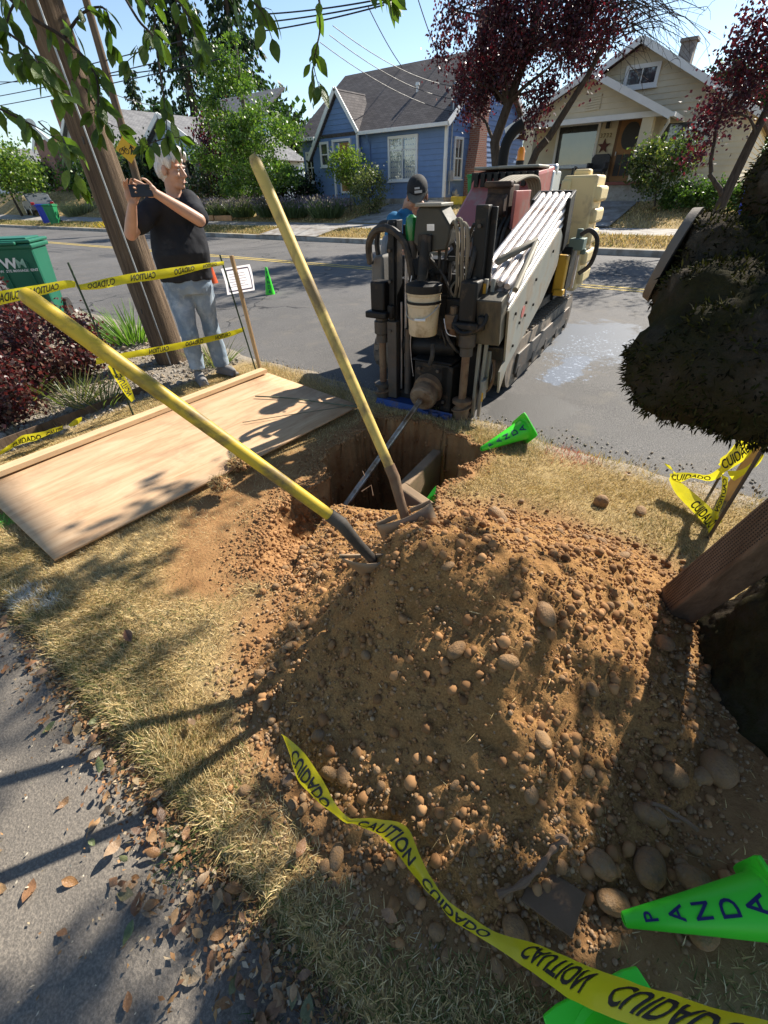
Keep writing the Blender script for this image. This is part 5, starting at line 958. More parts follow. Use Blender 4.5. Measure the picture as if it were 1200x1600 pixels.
# tank -------------------------------------------------------------
tk = mk('water_tank', TANKM, lambda m: (m.box((.33, 2.9, 1.05), (.34, .50, 1.06)), m.box((.2, 2.64, 1.05), (.1, .05, 1.0))), bevel=.04)
mk('tank_rib', TANKM, lambda m: [m.box((.49, 2.9, .66+.19*k), (.13, .48, .135)) for k in range(5)], bevel=.03, parent=tk); bpy.data.objects['tank_rib']['kind'] = 'stuff'
mk('tank_neck', TANKM, lambda m: m.box((.31, 2.85, 1.6), (.16, .16, .06)), bevel=.02, parent=tk)
# right side gear --------------------------------------------------
mk('tool_box', YELM, lambda m: (m.box((.44, 2.0, .78), (.10, .1, .34)), m.box((.46, 1.97, .62), (.1, .1, .06))), bevel=.012)
mk('valve_bank', M('green_grey_valve', (.15, .2, .17), .6, .3, .2, 8, .1, 60), lambda m: (m.box((.5, 2.25, 1.02), (.14, .18, .1)), m.cyl((.5, 2.25, 1.05), (.5, 2.25, 1.15), .03, n=10), m.box((.56, 2.3, .95), (.05, .05, .05))), bevel=.008)
hose([(.52, 2.2, 1.1), (.6, 2.2, 1.14), (.68, 2.25, 1.05), (.66, 2.3, .85), (.56, 2.3, .75)], .022)
mk('rear_panel', BLK, lambda m: (m.box((.42, 2.3, .8), (.12, .3, .4)), m.box((.1, 2.5, .6), (.5, .4, .25))), bevel=.01); mk('lever', CHR, lambda m: (m.box((.54, 2.18, .78), (.02, .05, .3)), m.tube([(.5, 2.1, .62), (.52, 2.05, .56), (.56, 2.05, .58)], .012, 6)))
mk('exhaust_pipe', RUST, lambda m: m.cyl((.34, 3.2, .2), (.42, 3.22, .2), .07, n=14)) if 0 else None
for k in range(4): hose([(.33+.02*k, .2, .5), (.36+.03*k, .12, .35), (.35+.02*k, .14, .2), (.30, .22, .12)], .013, RUST if k % 2 else BLK)
# operator station --------------------------------------------------
mk('operator_deck', BLK, lambda m: (m.box((-.72, 1.3, .38), (.6, 1.1, .08)), m.box((-.6, 1.2, .55), (.3, .5, .35))), bevel=.01)
mk('seat', M('tan_seat', (.30, .18, .09), .6, 0, .15, 5, .15, 60), lambda m: m.box((-.8, 1.35, .76), (.5, .5, .14)), bevel=.04); mk('backrest', bpy.data.materials['tan_seat'], lambda m: m.box((-.98, 1.55, 1.05), (.14, .5, .55), (0, -10, 25)), bevel=.05)
mk('armrest', M('grey_vinyl', (.2, .2, .2), .6, 0, .15, 6, .1, 60), lambda m: m.tube(spline([(-.92, 1.0, .95), (-.9, .85, 1.12), (-.84, .7, 1.12), (-.82, .66, 1.0)], 5), .045, 9))
mk('console', BLK, lambda m: (m.box((-.42, .55, .95), (.3, .3, .16), (-20, 0, 0)), m.box((-.45, .6, .65), (.12, .15, .6))), bevel=.02)
mk('console_top', PANEL, lambda m: m.box((-.16, .5, 1.06), (.24, .22, .03), (-18, 0, 0)), bevel=.006)
mk('joystick', BLK, lambda m: (m.cyl((-.4, .5, 1.0), (-.4, .46, 1.12), .012, n=8), m.ell((-.4, .455, 1.14), .025, 10, 8)))
# tracks -------------------------------------------------------------
def track(x, w_, y0, y1, h):
    r = h/2; tk_ = mk('track', DUSTR, lambda m: m.prism([(y0+r-r*sin(a)*1.0, r+r*cos(a)) for a in np.linspace(0, pi, 12)]+[(y1-r+r*sin(a), r-r*cos(a)) for a in np.linspace(0, pi, 12)], (x-w_/2, 0, 0), (0, 1, 0), (0, 0, 1), (w_, 0, 0)), True)
    for xs_, s in ((x-w_/2, -1), (x+w_/2, 1)): mk('track_frame', STL, lambda m: m.prism([(y0+.24, .10), (y1-.24, .10), (y1-.28, h-.10), (y0+.28, h-.10)], (xs_-s*.02, 0, 0), (0, 1, 0), (0, 0, 1), (s*.045, 0, 0)), False, bevel=.01, parent=tk_)
    pm = MB(); pm.box((0, 0, 0), (w_*.42, .05, .028)); pm.box((0, 0, 0), (.03, .08, .02)); p0 = None
    L = 2*(y1-y0-2*r)+2*pi*r; n = int(L/.1)
    for k in range(n):
        s = L*k/n; st_ = y1-y0-2*r
        if s < st_: p, a = (y0+r+s, h), 0
        elif s < st_+pi*r: t = (s-st_)/r; p, a = (y1-r+r*sin(t), r+r*cos(t)), -t
        elif s < 2*st_+pi*r: p, a = (y1-r-(s-st_-pi*r), 0.0), pi
        else: t = (s-2*st_-pi*r)/r; p, a = (y0+r-r*sin(t), r-r*cos(t)), pi-t
        if p[1] < .01: continue
        for sx_ in (-.25, .25):
            if p0 is None: o = p0 = pm.build('track_pad', DUSTR, tk_, local=True)
            else: o = p0.copy(); COL.objects.link(o)
            o.location = (x+sx_*w_, p[0]+(.03 if sx_ > 0 else 0), p[1]+.006); o.rotation_euler = (a, 0, 0)
    mk('roller', STL, lambda m: [m.cyl((x+w_/2-.02, y, .1), (x+w_/2+.03, y, .1), .06, n=14) for y in np.linspace(y0+.35, y1-.35, 5)], parent=tk_)['kind'] = 'stuff'
track(.26, .28, .62, 3.35, .38); track(-.82, .28, .62, 3.35, .38)
mk('chassis', BLK, lambda m: (m.box((-.4, 2.4, .42), (.75, 2.2, .3)), m.box((.12, 2.6, .5), (.4, 1.8, .1))), bevel=.02)
for k, (p, q) in enumerate((((-.385, -.02, 1.15), .012), ((-.385, -.02, .95), .012), ((-.385, -.02, .6), .012), ((.265, .015, 1.3), .012), ((.265, .015, 1.0), .012), ((.06, -.065, .36), .014), ((-.1, -.065, .36), .014), ((-.12, -.065, .12), .014), ((.12, -.065, .12), .014))): mk('bolt', STL, lambda m: m.cyl(p, (p[0], p[1]-.02, p[2]), q, n=6))
mk('hazard_sticker', YELM, lambda m: m.box((.338, -.002, .93), (.03, .003, .09)), False); mk('hazard_sticker', YELM, lambda m: m.box((.425, -.036, .2), (.012, .003, .07)), False); mk('instruction_sticker', WHITE, lambda m: m.box((.0, -.166, 1.3), (.05, .003, .035), (8, 0, 0)), False)
random.seed(21)
for k in range(12):
    a = Vector((random.uniform(-.22, .2), random.uniform(.05, .3), random.uniform(.85, 1.2))); b = Vector((random.uniform(-.2, .22), random.uniform(.0, .3), random.uniform(.45, .8))); c = (a+b)/2+Vector((random.uniform(-.08, .08), random.uniform(-.12, -.02), random.uniform(-.05, .1))); hose([a, a+Vector((0, -.04, .03)), c, b+Vector((0, -.03, .05)), b], random.choice((.008, .011, .014)), random.choice((RUBB, RUBB, HOSEB, BLK)))
for k in range(7):
    a = Vector((random.uniform(-.75, -.35), random.uniform(.35, .8), random.uniform(.6, .95))); hose([a, a+Vector((.08, -.1, .1)), a+Vector((.2, -.12, -.02)), a+Vector((.28, 0, -.2))], .012)
# bucket hung over the vise -----------------------------------------
bk = thing('bucket', 'dirty white plastic bucket with black lid hanging on the front of the drilling rig', 'bucket', tuple(MW[DR] @ Vector((-.06, -.11, .63))))
BKM = M('dirty_white_plastic', (.60, .50, .34), .5, 0, .1, 4, .08, 40, (.33, .24, .14), .4, 6)
mb = MB(); mb.lathe([(0, 0), (.098, 0), (.104, .01), (.116, .2), (.121, .205), (.121, .222), (.117, .225), (.119, .27), (.124, .275), (.124, .3), (0, .3)], (0, 0, 0)); mb.build('body', BKM, bk, True, local=True)
mb = MB(); mb.lathe([(.121, .285), (.13, .287), (.13, .335), (.11, .345), (.05, .35), (0, .35)], (0, 0, 0)); mb.lathe([(.122, .218), (.125, .218), (.125, .235), (.122, .235)], (0, 0, 0)); mb.build('lid', BLK, bk, True, local=True)
mb = MB(); mb.tube([(.124*cos(a), .124*sin(a), .21-.09*max(0, sin((a+pi)))) for a in np.linspace(-pi, 0, 16)], .0035, 5); mb.build('handle', GALV, bk, True, 60, local=True); mb = MB(); mb.tube([(.128*cos(a), .128*sin(a), .125) for a in np.linspace(-1.5, -.9, 6)], .009, 6); mb.build('grip', WHITE, bk, True, local=True)

# ---------------------------------------------------------------- people
SKIN = M('skin', (.50, .29, .20), .5, 0, .12, 9, .06, 150, (.56, .26, .19), .2, 6, spec=.35); SKIN2 = M('tanned_skin', (.36, .19, .12), .5, 0, .12, 9, .06, 150, spec=.35)
EYEW = M('eye_white', (.7, .68, .66), .2, 0, .02, 3, 0); DKBR = M('dark_brow', (.07, .05, .04), .7, 0, .1, 8, 0); LIP = M('lip', (.34, .14, .11), .5, 0, .1, 9, 0)
def loft(mb, rings, n=20):
    """rings: (centre, half width, half depth, side vector, front vector)"""
    vs = []; k = len(rings)
    for c, a, b, s, f in rings: vs += [Vector(c)+Vector(s)*(a*cos(2*pi*j/n))+Vector(f)*(b*sin(2*pi*j/n)) for j in range(n)]
    mb.add(vs, [(i*n+j, i*n+(j+1) % n, (i+1)*n+(j+1) % n, (i+1)*n+j) for i in range(k-1) for j in range(n)]+[tuple(range(n))[::-1], tuple((k-1)*n+j for j in range(n))])
def capsule(mb, pts, rs, n=14):
    mb.tube(pts, rs, n)
    for p, r in zip(pts, rs): mb.ell(p, r, n, 8)
def headparts(mb, Mh, cap=False):
    E = lambda c, r: mb.ell(c, r, 16, 10, Mh)
    E((0, -.012, .045), (.077, .098, .083)); E((0, .022, -.035), (.060, .072, .080)); E((0, .066, -.098), (.026, .024, .02)); E((0, .04, -.09), (.045, .045, .03))
    for s in (-1, 1): E((s*.03, .074, .022), (.03, .02, .011)); E((s*.037, .062, -.03), (.026, .028, .024)); E((s*.078, -.008, -.012), (.011, .022, .034)); E((s*.012, .098, -.036), (.010, .012, .009))
    mb.tube([(0, .086, .012), (0, .102, -.012), (0, .113, -.03)], [.008, .0105, .0135], 8, M=Mh); E((0, .112, -.031), (.013, .012, .011)); E((0, .085, -.064), (.024, .014, .007)); E((0, .083, -.076), (.021, .013, .007))
def facebits(Mh, parent, name='eye', brow=DKBR):
    for s in (-1, 1):
        mb = MB(); mb.ell((s*.031, .0835, .003), (.0125, .0085, .007), 10, 6, Mh); e = mb.build('eye', EYEW, parent, True); mb = MB(); mb.ell((s*.031, .0905, .002), (.005, .003, .005), 8, 6, Mh); mb.build('iris', DKBR, e, True)
        mb = MB(); mb.tube([(s*.012, .095, .021), (s*.03, .097, .027), (s*.05, .083, .02)], [.003, .0045, .002], 6, M=Mh); mb.build('eyebrow', brow, parent, True)
    mb = MB(); mb.ell((0, .0945, -.070), (.021, .006, .0035), 10, 6, Mh); mb.build('mouth', LIP, parent, True)
def hand(mb, Mh, curl=.5, side=1, spread=.12, thumb=.6):
    """local: x towards the thumb, y along the fingers, z out of the palm"""
    mb.ell((0, .045, 0), (.043, .055, .017), 14, 8, Mh); mb.ell((0, .0, 0), (.03, .04, .021), 12, 8, Mh); mb.ell((.02, .03, .01), (.026, .04, .018), 12, 8, Mh)
    for i, (x, L) in enumerate(((.031, .075), (.011, .083), (-.010, .077), (-.030, .06))):
        p = Vector((x, .088, 0)); a = 0; pts = [Vector((x*.8, .06, 0)), p]; sp = (x/.031)*spread
        for q, f in enumerate((.45, .32, .25)): a += curl*(.75 if q == 0 else .95); p = p+Vector((sin(sp)*cos(a), cos(sp)*cos(a), sin(a)))*L*f; pts.append(p)
        rs = [.0095, .0095, .0088, .008, .0068]; mb.tube(pts, rs, 9, M=Mh); [mb.ell(q, r, 9, 6, Mh) for q, r in zip(pts[1:], rs[1:])]
    pts = [Vector((.025, .015, .004)), Vector((.048, .04, .012)), Vector((.058+.01*thumb, .066, .02+.015*thumb)), Vector((.056+.01*thumb, .09, .03+.02*thumb))]; rs = [.014, .0125, .0105, .0085]; mb.tube(pts, rs, 9, M=Mh); [mb.ell(q, r, 9, 6, Mh) for q, r in zip(pts, rs)]
def basis(o, x, y):
    """matrix with given x and y directions (y kept, x made square to it)"""
    y = Vector(y).normalized(); x = Vector(x); x = (x-y*x.dot(y)).normalized(); z = x.cross(y); o = Vector(o)
    return Matrix(((x.x, y.x, z.x, o.x), (x.y, y.y, z.y, o.y), (x.z, y.z, z.z, o.z), (0, 0, 0, 1)))
def addfused(mb, name, mat, parent, voxel, smooth=2, wr=0, ws=12):
    me = fuse(mb, voxel, smooth); n = len(me.vertices); co = np.zeros(n*3, np.float32); me.vertices.foreach_get('co', co); co = co.reshape(-1, 3)
    if wr:
        no = np.zeros(n*3, np.float32); me.vertices.foreach_get('normal', no); no = no.reshape(-1, 3); q = co.copy(); q[:, 2] *= .7
        rid = 1-np.abs(fbm(q*ws, 3, 90))*2; co = co+no*(wr*(rid-.6))[:, None]; me.vertices.foreach_set('co', co.ravel())
    me.transform(MW[parent].inverted()); me.polygons.foreach_set('use_smooth', [True]*len(me.polygons)); me.materials.clear(); me.materials.append(mat); me.update(); return link(name, me, parent)
Z = Vector((0, 0, 1))
# the man taking a photograph -----------------------------------------
mp = thing('person', 'white-haired man in black t-shirt and blue jeans taking a picture with a phone', 'person', (-4.1, 2.5, 0))
fw = Vector((.86, -.51, 0)).normalized(); sd_ = Vector((.51, .86, 0)).normalized()   # facing the camera; side = towards image right
hc = Vector((-4.024,2.562,1.678)); lookv = Vector((.80, .30, -.12)).normalized()
Hm = basis(hc, lookv.cross(Z), lookv) @ Matrix.Scale(1.08, 4)
shL, shR = Vector((-4.093,2.35,1.44)), Vector((-3.987,2.673,1.46)); elL, wrL = Vector((-4.049,2.076,1.266)), Vector((-3.879,2.076,1.463)); elR, wrR = Vector((-3.715,2.504,1.34)), Vector((-3.775,2.221,1.521))
nk = Vector((-4.063,2.556,1.52)); ch_ = Vector((-4.084,2.522,1.332)); be = Vector((-4.072,2.484,1.1)); hp = Vector((-4.102,2.493,0.932))
mb = MB(); headparts(mb, Hm); mb.tube([hc-Z*.05-lookv*.02, nk, nk-Z*.06], [.062, .062, .08], 16); capsule(mb, [shL, elL], [.055, .046]); capsule(mb, [elL, elL*.6+wrL*.4, wrL], [.046, .044, .029]); capsule(mb, [shR, elR], [.055, .047]); capsule(mb, [elR, elR*.6+wrR*.4, wrR], [.047, .045, .030])
loft(mb, [(nk-Z*.05, .1, .07, sd_, fw), (ch_, .15, .10, sd_, fw), (be, .15, .10, sd_, fw)])
ph = Vector((-3.805,2.129,1.538)); camd = Vector((.85, -.5, .05)).normalized()
hand(mb, basis(wrL, sd_*.5-fw*.2, Z+sd_*.08), .45, thumb=.9, spread=.2); hand(mb, basis(wrR, Z*.9-sd_*.2, -sd_*.9+Z*.32), .5, thumb=.4, spread=.15)
addfused(mb, 'body', SKIN, mp, .0058, 2); facebits(Hm, mp, brow=M('grey_brow', (.35, .33, .3), .8))
HAIR, _nt, _bs = newmat('white_hair', .55, 0, .4); _v = vecmap(_nt, (40, 40, 6)); _n = noise(_nt, _v, 2, 5); _nt.links.new(ramp(_nt, _n, [(.3, (.42, .40, .37)), (.7, (.78, .76, .72))]), _bs.inputs['Base Color']); bump(_nt, _n, _bs, .8, .01)
mb = MB(); mb.ell((0, -.022, .062), (.084, .1, .078), 18, 12, Hm); mb.ell((0, -.05, .0), (.084, .072, .09), 18, 12, Hm)
for s in (-1, 1): mb.ell((s*.066, .012, .045), (.022, .045, .05), 12, 8, Hm); mb.tube([(s*.03, .05, .125), (s*.055, .085, .09), (s*.07, .075, .045)], [.02, .018, .008], 8, M=Hm)
mb.tube([(-.02, .03, .135), (.02, .085, .115), (.045, .098, .06)], [.02, .02, .006], 8, M=Hm); addfused(mb, 'hair', HAIR, mp, .008, 2, .012, 22)
TEE = M('black_cotton', (.022, .023, .028), .9, 0, .2, 6, .3, 90, (.05, .052, .058), .25, 3, spec=.2)
mb = MB(); loft(mb, [(nk-Z*.03, .075, .07, sd_, fw), (nk-Z*.065, .135, .09, sd_, fw), (shL*.5+shR*.5-Z*.0, .215, .115, sd_, fw), (ch_-Z*.02, .218, .135, sd_, fw), (be+fw*.02, .235, .165, sd_, fw), (hp+Z*.02, .228, .16, sd_, fw), (hp-Z*.05, .228, .158, sd_, fw)], 24)
capsule(mb, [shL+sd_*.02, shL*.35+elL*.65], [.082, .077]); capsule(mb, [shR-sd_*.03, shR*.2+elR*.8], [.085, .078]); addfused(mb, 'shirt', TEE, mp, .011, 3, .013, 7)
JEAN = M('faded_denim', (.21, .27, .34), .85, 0, .3, 3.5, .35, 160, (.38, .44, .50), .4, 5, spec=.2)
kL, kR, aL, aR = Vector((-4.085,2.364,0.539)), Vector((-4.064,2.592,0.525)), Vector((-4.044,2.316,0.157)), Vector((-4.058,2.601,0.116))
mb = MB(); loft(mb, [(hp+Z*.03, .2, .145, sd_, fw), (hp-Z*.08, .212, .15, sd_, fw), (hp-Z*.16, .205, .145, sd_, fw)], 22)
for h_, k_, a_ in ((hp-sd_*.10-Z*.1, kL, aL), (hp+sd_*.10-Z*.1, kR, aR)): mb.tube([h_, h_*.5+k_*.5, k_, k_*.5+a_*.5, a_-Z*.03], [.115, .102, .083, .08, .076], 16)
addfused(mb, 'jeans', JEAN, mp, .011, 3, .014, 8)
mb = MB(); mb.tube([hp+Z*.035+(sd_*cos(a)*.215+fw*sin(a)*.158) for a in np.linspace(0, 2*pi, 25)], .012, 6); mb.build('belt', BLACKM, mp, True)
SHOE = M('grey_shoe', (.2, .19, .18), .8, 0, .2, 8, .2, 80)
for a_, d in ((aL, Vector((.9, -.35, 0))), (aR, Vector((.95, .1, 0)))):
    d.normalize(); g = Vector((a_.x, a_.y, .035)); mb = MB(); mb.ell((0, 0, 0), (.05, .12, .05), 16, 10, basis(g+d*.07+Z*.012, d.cross(Z), d)); mb.ell((0, 0, 0), (.045, .07, .07), 14, 8, basis(g+Z*.03, d.cross(Z), d)); mb.box((0, 0, 0), (.09, .25, .025), M=basis(g+d*.06-Z*.018, d.cross(Z), d)); addfused(mb, 'shoe', SHOE, mp, .008, 3)
pn_ = thing('phone', 'dark phone held sideways in both hands of the white-haired man', 'phone', tuple(ph))
Pm = basis(ph, sd_*1.0+Z*.03, Z-camd*.1); mb = MB(); mb.box((0, 0, 0), (.152, .076, .009), M=Pm); mb.build('case', M('dark_phone_case', (.015, .017, .03), .35, 0, .1, 4, 0), pn_, bevel=.004)
mb = MB(); mb.box((.052, .02, .0055), (.03, .028, .003), M=Pm); mb.build('camera_bump', BLACKM, pn_, bevel=.001)
# the operator ---------------------------------------------------------
op = thing('person', 'operator in blue t-shirt and black cap seated at the drilling rig, looking down', 'person', tuple(MW[DR] @ Vector((-.78, 1.3, .4))))
of = Vector((.35, -.9, 0)).normalized(); os_ = Vector((.9, .35, 0)).normalized(); oh = Vector((-2.531,3.904,1.455)); lk = Vector((.42, -.75, -.42)).normalized()
Om = basis(oh, lk.cross(Z), lk) @ Matrix.Scale(1.05, 4); on = Vector((-2.685,4.027,1.393)); oc = Vector((-2.548,3.9,1.144)); ob = Vector(MW[DR] @ Vector((-.80, 1.38, .86)))
s1, s2 = Vector((-2.744,3.866,1.27)), Vector((-2.396,4.086,1.253)); e1, e2 = s1-Z*.27+of*.1-os_*.03, s2-Z*.26+of*.12+os_*.03; w1, w2 = Vector(MW[DR] @ Vector((-.42, .58, 1.08))), Vector(MW[DR] @ Vector((-.25, .62, 1.06)))
mb = MB(); headparts(mb, Om); mb.tube([oh-Z*.04-of*.03, on, on-Z*.06], [.062, .064, .085], 16)
for s, e_, w_ in ((s1, e1, w1), (s2, e2, w2)): capsule(mb, [s, e_], [.055, .045]); capsule(mb, [e_, e_*.6+w_*.4, w_], [.046, .044, .03]); hand(mb, basis(w_, os_ if s is s1 else -os_, (w_-e_)), .8)
loft(mb, [(on-Z*.05, .1, .07, os_, of), (oc, .15, .1, os_, of), (ob, .15, .1, os_, of)]); addfused(mb, 'body', SKIN2, op, .006, 2); facebits(Om, op)
BLUT = M('blue_cotton', (.03, .15, .30), .9, 0, .15, 5, .3, 90, spec=.2); mb = MB(); loft(mb, [(on-Z*.03, .075, .07, os_, of), (on-Z*.065, .13, .09, os_, of), (s1*.5+s2*.5-Z*.0, .205, .115, os_, of), (oc-Z*.02, .215, .13, os_, of), (ob, .21, .15, os_, of)], 22)
capsule(mb, [s1, s1*.35+e1*.65], [.08, .073]); capsule(mb, [s2, s2*.35+e2*.65], [.08, .073]); addfused(mb, 'shirt', BLUT, op, .011, 3, .012, 7)
mb = MB(); mb.tube([ob-os_*.1, ob-os_*.13+of*.45-Z*.02, ob-os_*.13+of*.5-Z*.42], [.11, .085, .06], 14); mb.tube([ob+os_*.1, ob+os_*.13+of*.45-Z*.02, ob+os_*.13+of*.5-Z*.42], [.11, .085, .06], 14); mb.ell(ob, .16, 14, 8); addfused(mb, 'trousers', M('navy_cotton', (.03, .035, .06), .9, 0, .2, 5, .2, 90), op, .013, 3, .01, 8)
for s in (-1, 1): mb = MB(); mb.ell((0, 0, 0), (.05, .13, .05), 14, 8, basis(ob+os_*.13*s+of*.56-Z*.44, os_, of)); mb.build('boot', BLACKM, op, True)
CAPM = M('black_cap', (.018, .018, .02), .85, 0, .2, 6, .2, 90, (.10, .09, .075), .15, 5); mb = MB(); mb.ell((0, -.012, .055), (.086, .106, .085), 20, 12, Om); mb.tube([(.0, -.09, .03), (0, -.1, .01)], [.05, .05], 10, M=Om); cpo = addfused(mb, 'cap', CAPM, op, .008, 2)
mb = MB(); n_ = 14; top = [(.078*cos(a), .075+.085*sin(a)**.8, .045-.028*(cos(a)**2)*-1-.02*sin(a)) for a in np.linspace(0, pi, n_)]; inn = [(.078*cos(a), .06+.012*sin(a), .055-.0*sin(a)) for a in np.linspace(0, pi, n_)]
vs = top+inn+[(x, y, z-.006) for x, y, z in top]+[(x, y, z-.006) for x, y, z in inn]; q = n_; mb.add(vs, [(i, i+1, q+i+1, q+i) for i in range(q-1)]+[(2*q+i, 3*q+i, 3*q+i+1, 2*q+i+1) for i in range(q-1)]+[(i, 2*q+i, 2*q+i+1, i+1) for i in range(q-1)], Om); mb.build('brim', M('worn_cap_brim', (.12, .11, .095), .9, 0, .2, 6, .2, 90), cpo, True)
mb = MB(); mb.box((-.015, .092, .075), (.06, .008, .018), (28, 0, 8), Om); mb.box((-.005, .086, .097), (.04, .008, .012), (35, 0, 8), Om); mb.build('badge', M('grey_badge', (.4, .4, .4), .8), cpo)
for s in (-1, 1): mb = MB(); mb.ell((s*.076, -.02, .0), (.012, .03, .045), 10, 6, Om); mb.build('hair', M('dark_hair', (.03, .025, .02), .7, 0, .2, 9, .3, 90), op, True)

# ---------------------------------------------------------------- objects on the site
MW_ID = Matrix()
def setmat(o, Mx): o.matrix_world = Mx; MW[o] = Mx.copy(); return o
PLYM, _nt, _bs = newmat('plywood_veneer', .75, 0, .25); _v = vecmap(_nt, (7, .9, 7)); _w = noise(_nt, _v, 1.6, 8, .65, 1.2)
_c1 = ramp(_nt, _w, [(.3, (.40, .235, .125)), (.5, (.53, .35, .205)), (.7, (.62, .44, .275))]); _d = ramp(_nt, noise(_nt, vecmap(_nt), 2.6, 8, .7, .4), [(.5, (0, 0, 0)), (.7, (.75, .75, .75))])
_nt.links.new(mixc(_nt, _d, _c1, (.34, .215, .125)), _bs.inputs['Base Color']); bump(_nt, _w, _bs, .25, .004)
PINE = M('pine_lumber', (.60, .42, .24), .7, 0, .14, 2.5, .2, 60, (.42, .24, .10), .12, 6, stretch=(8, 1, 8)); RAWW = M('raw_stake_wood', (.46, .30, .15), .75, 0, .2, 3, .25, 50, stretch=(9, 9, 1))
WEATH, _nt, _bs = newmat('weathered_timber', .9, 0, .15); _v = vecmap(_nt, (9, 9, 1)); _w = noise(_nt, _v, 2, 8, .7, .4); _nt.links.new(ramp(_nt, _w, [(.3, (.075, .048, .03)), (.7, (.20, .14, .095))]), _bs.inputs['Base Color']); bump(_nt, _w, _bs, .6, .012)
PLY = thing('plywood_sheet', 'large sheet of pale plywood lying on the dry grass left of the pit', 'plywood', (-2.9, 1.5, .05))
mb = MB(); n = 12; A, B, C_, D_ = Vector((-2.326,0.284,0.045)), Vector((-2.243,2.624,0.06)), Vector((-3.60, 2.78, .05)), Vector((-3.62, .30, .05))
for iy in range(n+1):
    for ix in range(5):
        u, v = ix/4, iy/n; p = (A*(1-u)+D_*u)*(1-v)+(B*(1-u)+C_*u)*v; mb.v += [p+Z*(.012*sin(v*pi)*u)]
mb.f = [(i*5+j, i*5+j+1, i*5+j+6, i*5+j+5) for i in range(n) for j in range(4)]
o = mb.build('sheet', PLYM, PLY, True, fix=False); sol = o.modifiers.new('thickness', 'SOLIDIFY'); sol.thickness = .016; sol.offset = 1
mb = MB(); mb.bar(Vector((-3.47, .12, .085)), Vector((-3.56, 2.74, .085)), .089, .038); tag(mb.build('lumber', PINE, None, bevel=.003), 'long pale two-by-four lying along the far edge of the plywood', 'lumber')
ROPE = M('green_rope', (.12, .13, .08), .8, 0, .2, 20, .2, 90)
mb = MB(); mb.tube(spline([(-3.11,2.248,0.075), (-2.833,2.377,0.075), (-2.421,2.497,0.075), (-2.182,2.56,0.08)], 6), .006, 6); tag(mb.build('rope', ROPE, None, True), 'thin taut green rope across the dark end of the plywood', 'rope')
mb = MB(); mb.tube(spline([(-2.768,1.834,0.074), (-2.601,2.088,0.074), (-2.358,2.427,0.075), (-2.215,2.634,0.08)], 6), .003, 5); tag(mb.build('rope', ROPE, None, True), 'thin dark string on the plywood, nearer than the green rope', 'string')
mb = MB(); mb.bar((-4.03, .2, .02), (-4.28, 2.0, .02), .012, .09); tag(mb.build('garden_edging', WEATH, None), 'grey weathered edging board between the garden bed and the grass', 'edging')
# concrete vault in the pit -------------------------------------------
VC = M('soil_stained_concrete', (.24, .165, .10), .9, 0, .2, 7, .5, 70, (.30, .2, .12), .4, 5); vt = thing('concrete_vault', 'soil-stained concrete utility box exposed in the right half of the pit', 'utility box', (-1.25, 2.3, -.1))
for a, b in (((-1.40, 2.06), (-1.46, 2.60)), ((-1.42, 2.04), (-1.06, 1.93))): mb = MB(); mb.bar((a[0], a[1], -.42), (b[0], b[1], -.42), .075, .62); mb.build('wall', VC, vt, bevel=.012)
mb = MB(); mb.cyl((-1.10, 2.5, -.3), (-1.06, 2.45, -.3), .04, n=12); mb.build('knockout', VC, vt, True)
# shovels ----------------------------------------------------------------
YHAN = M('yellow_handle', (.58, .40, .03), .5, 0, .16, 3, .12, 40, (.19, .13, .04), .5, 9); WHAN = M('worn_yellow_handle', (.60, .43, .11), .55, 0, .16, 3, .12, 40, (.24, .16, .06), .5, 9); BLADE = M('worn_shovel_steel', (.27, .20, .135), .6, .3, .2, 6, .15, 60, (.33, .21, .11), .45, 5)
def shovel(label, p0, p1, p2, hm, square, r=.019, sidev=None, tipd=None):
    t = thing('shovel', label, 'shovel', p2); p0, p1, p2 = map(Vector, (p0, p1, p2)); d = (p1-p0).normalized()
    mb = MB(); mb.tube([p0+d*.0, p0+d*.004, p0+d*.02, p0+d*.05, p1+d*.02], [r*.35, r*.75, r*1.0, r*1.02, r*.98], 16); mb.build('handle', hm, t, True, 60)
    mb = MB(); mb.tube([p1-d*.02, p1+d*.03, p1*.45+p2*.55, p2], [r*1.12, r*1.15, r*1.0, r*.95], 14); mb.build('socket', STL if not square else RUST, t, True)
    s = Vector(sidev).normalized(); w_ = Vector(tipd).normalized(); n_ = s.cross(w_).normalized(); hw, L = (.115, .28) if square else (.105, .29); k = 8; vs = []
    for j in range(9):
        v = j/8; ww = hw*(1 if square else (1-.9*max(0, v-.45)**2*3)); 
        for i in range(k+1): u = i/k*2-1; vs.append(p2+w_*(L*v-.03)+s*(ww*u)+n_*(-.035*(1-u*u)*(1-.4*v)))
    me = MB(); me.v = vs; me.f = [(j*(k+1)+i, j*(k+1)+i+1, (j+1)*(k+1)+i+1, (j+1)*(k+1)+i) for j in range(8) for i in range(k)]
    o = me.build('blade', BLADE, t, True, 60, fix=False); q = o.modifiers.new('thickness', 'SOLIDIFY'); q.thickness = .003
    mb = MB(); [MB().bar(p2-w_*.03+s*x*hw*.25, p2-w_*.03+s*x*hw, .018, .006, up=n_).build('step', BLADE, t) for x in (-1, 1)]; return t
shovel('shovel with long yellow handle reaching almost to the left edge, nearest the camera', (-1.337,0.388,1.327), (-0.796,0.775,0.659), (-0.747,0.901,0.409), YHAN, False, .0195, (.7, .65, -.1), (.35, .45, -.85))
shovel('shovel with tall worn yellow handle standing in the back of the dirt pile', (-1.417,1.205,1.596), (-0.834,1.139,0.643), (-0.752,1.12,0.455), WHAN, True, .0195, (.62, .62, .34), (.30, .1, -.93))
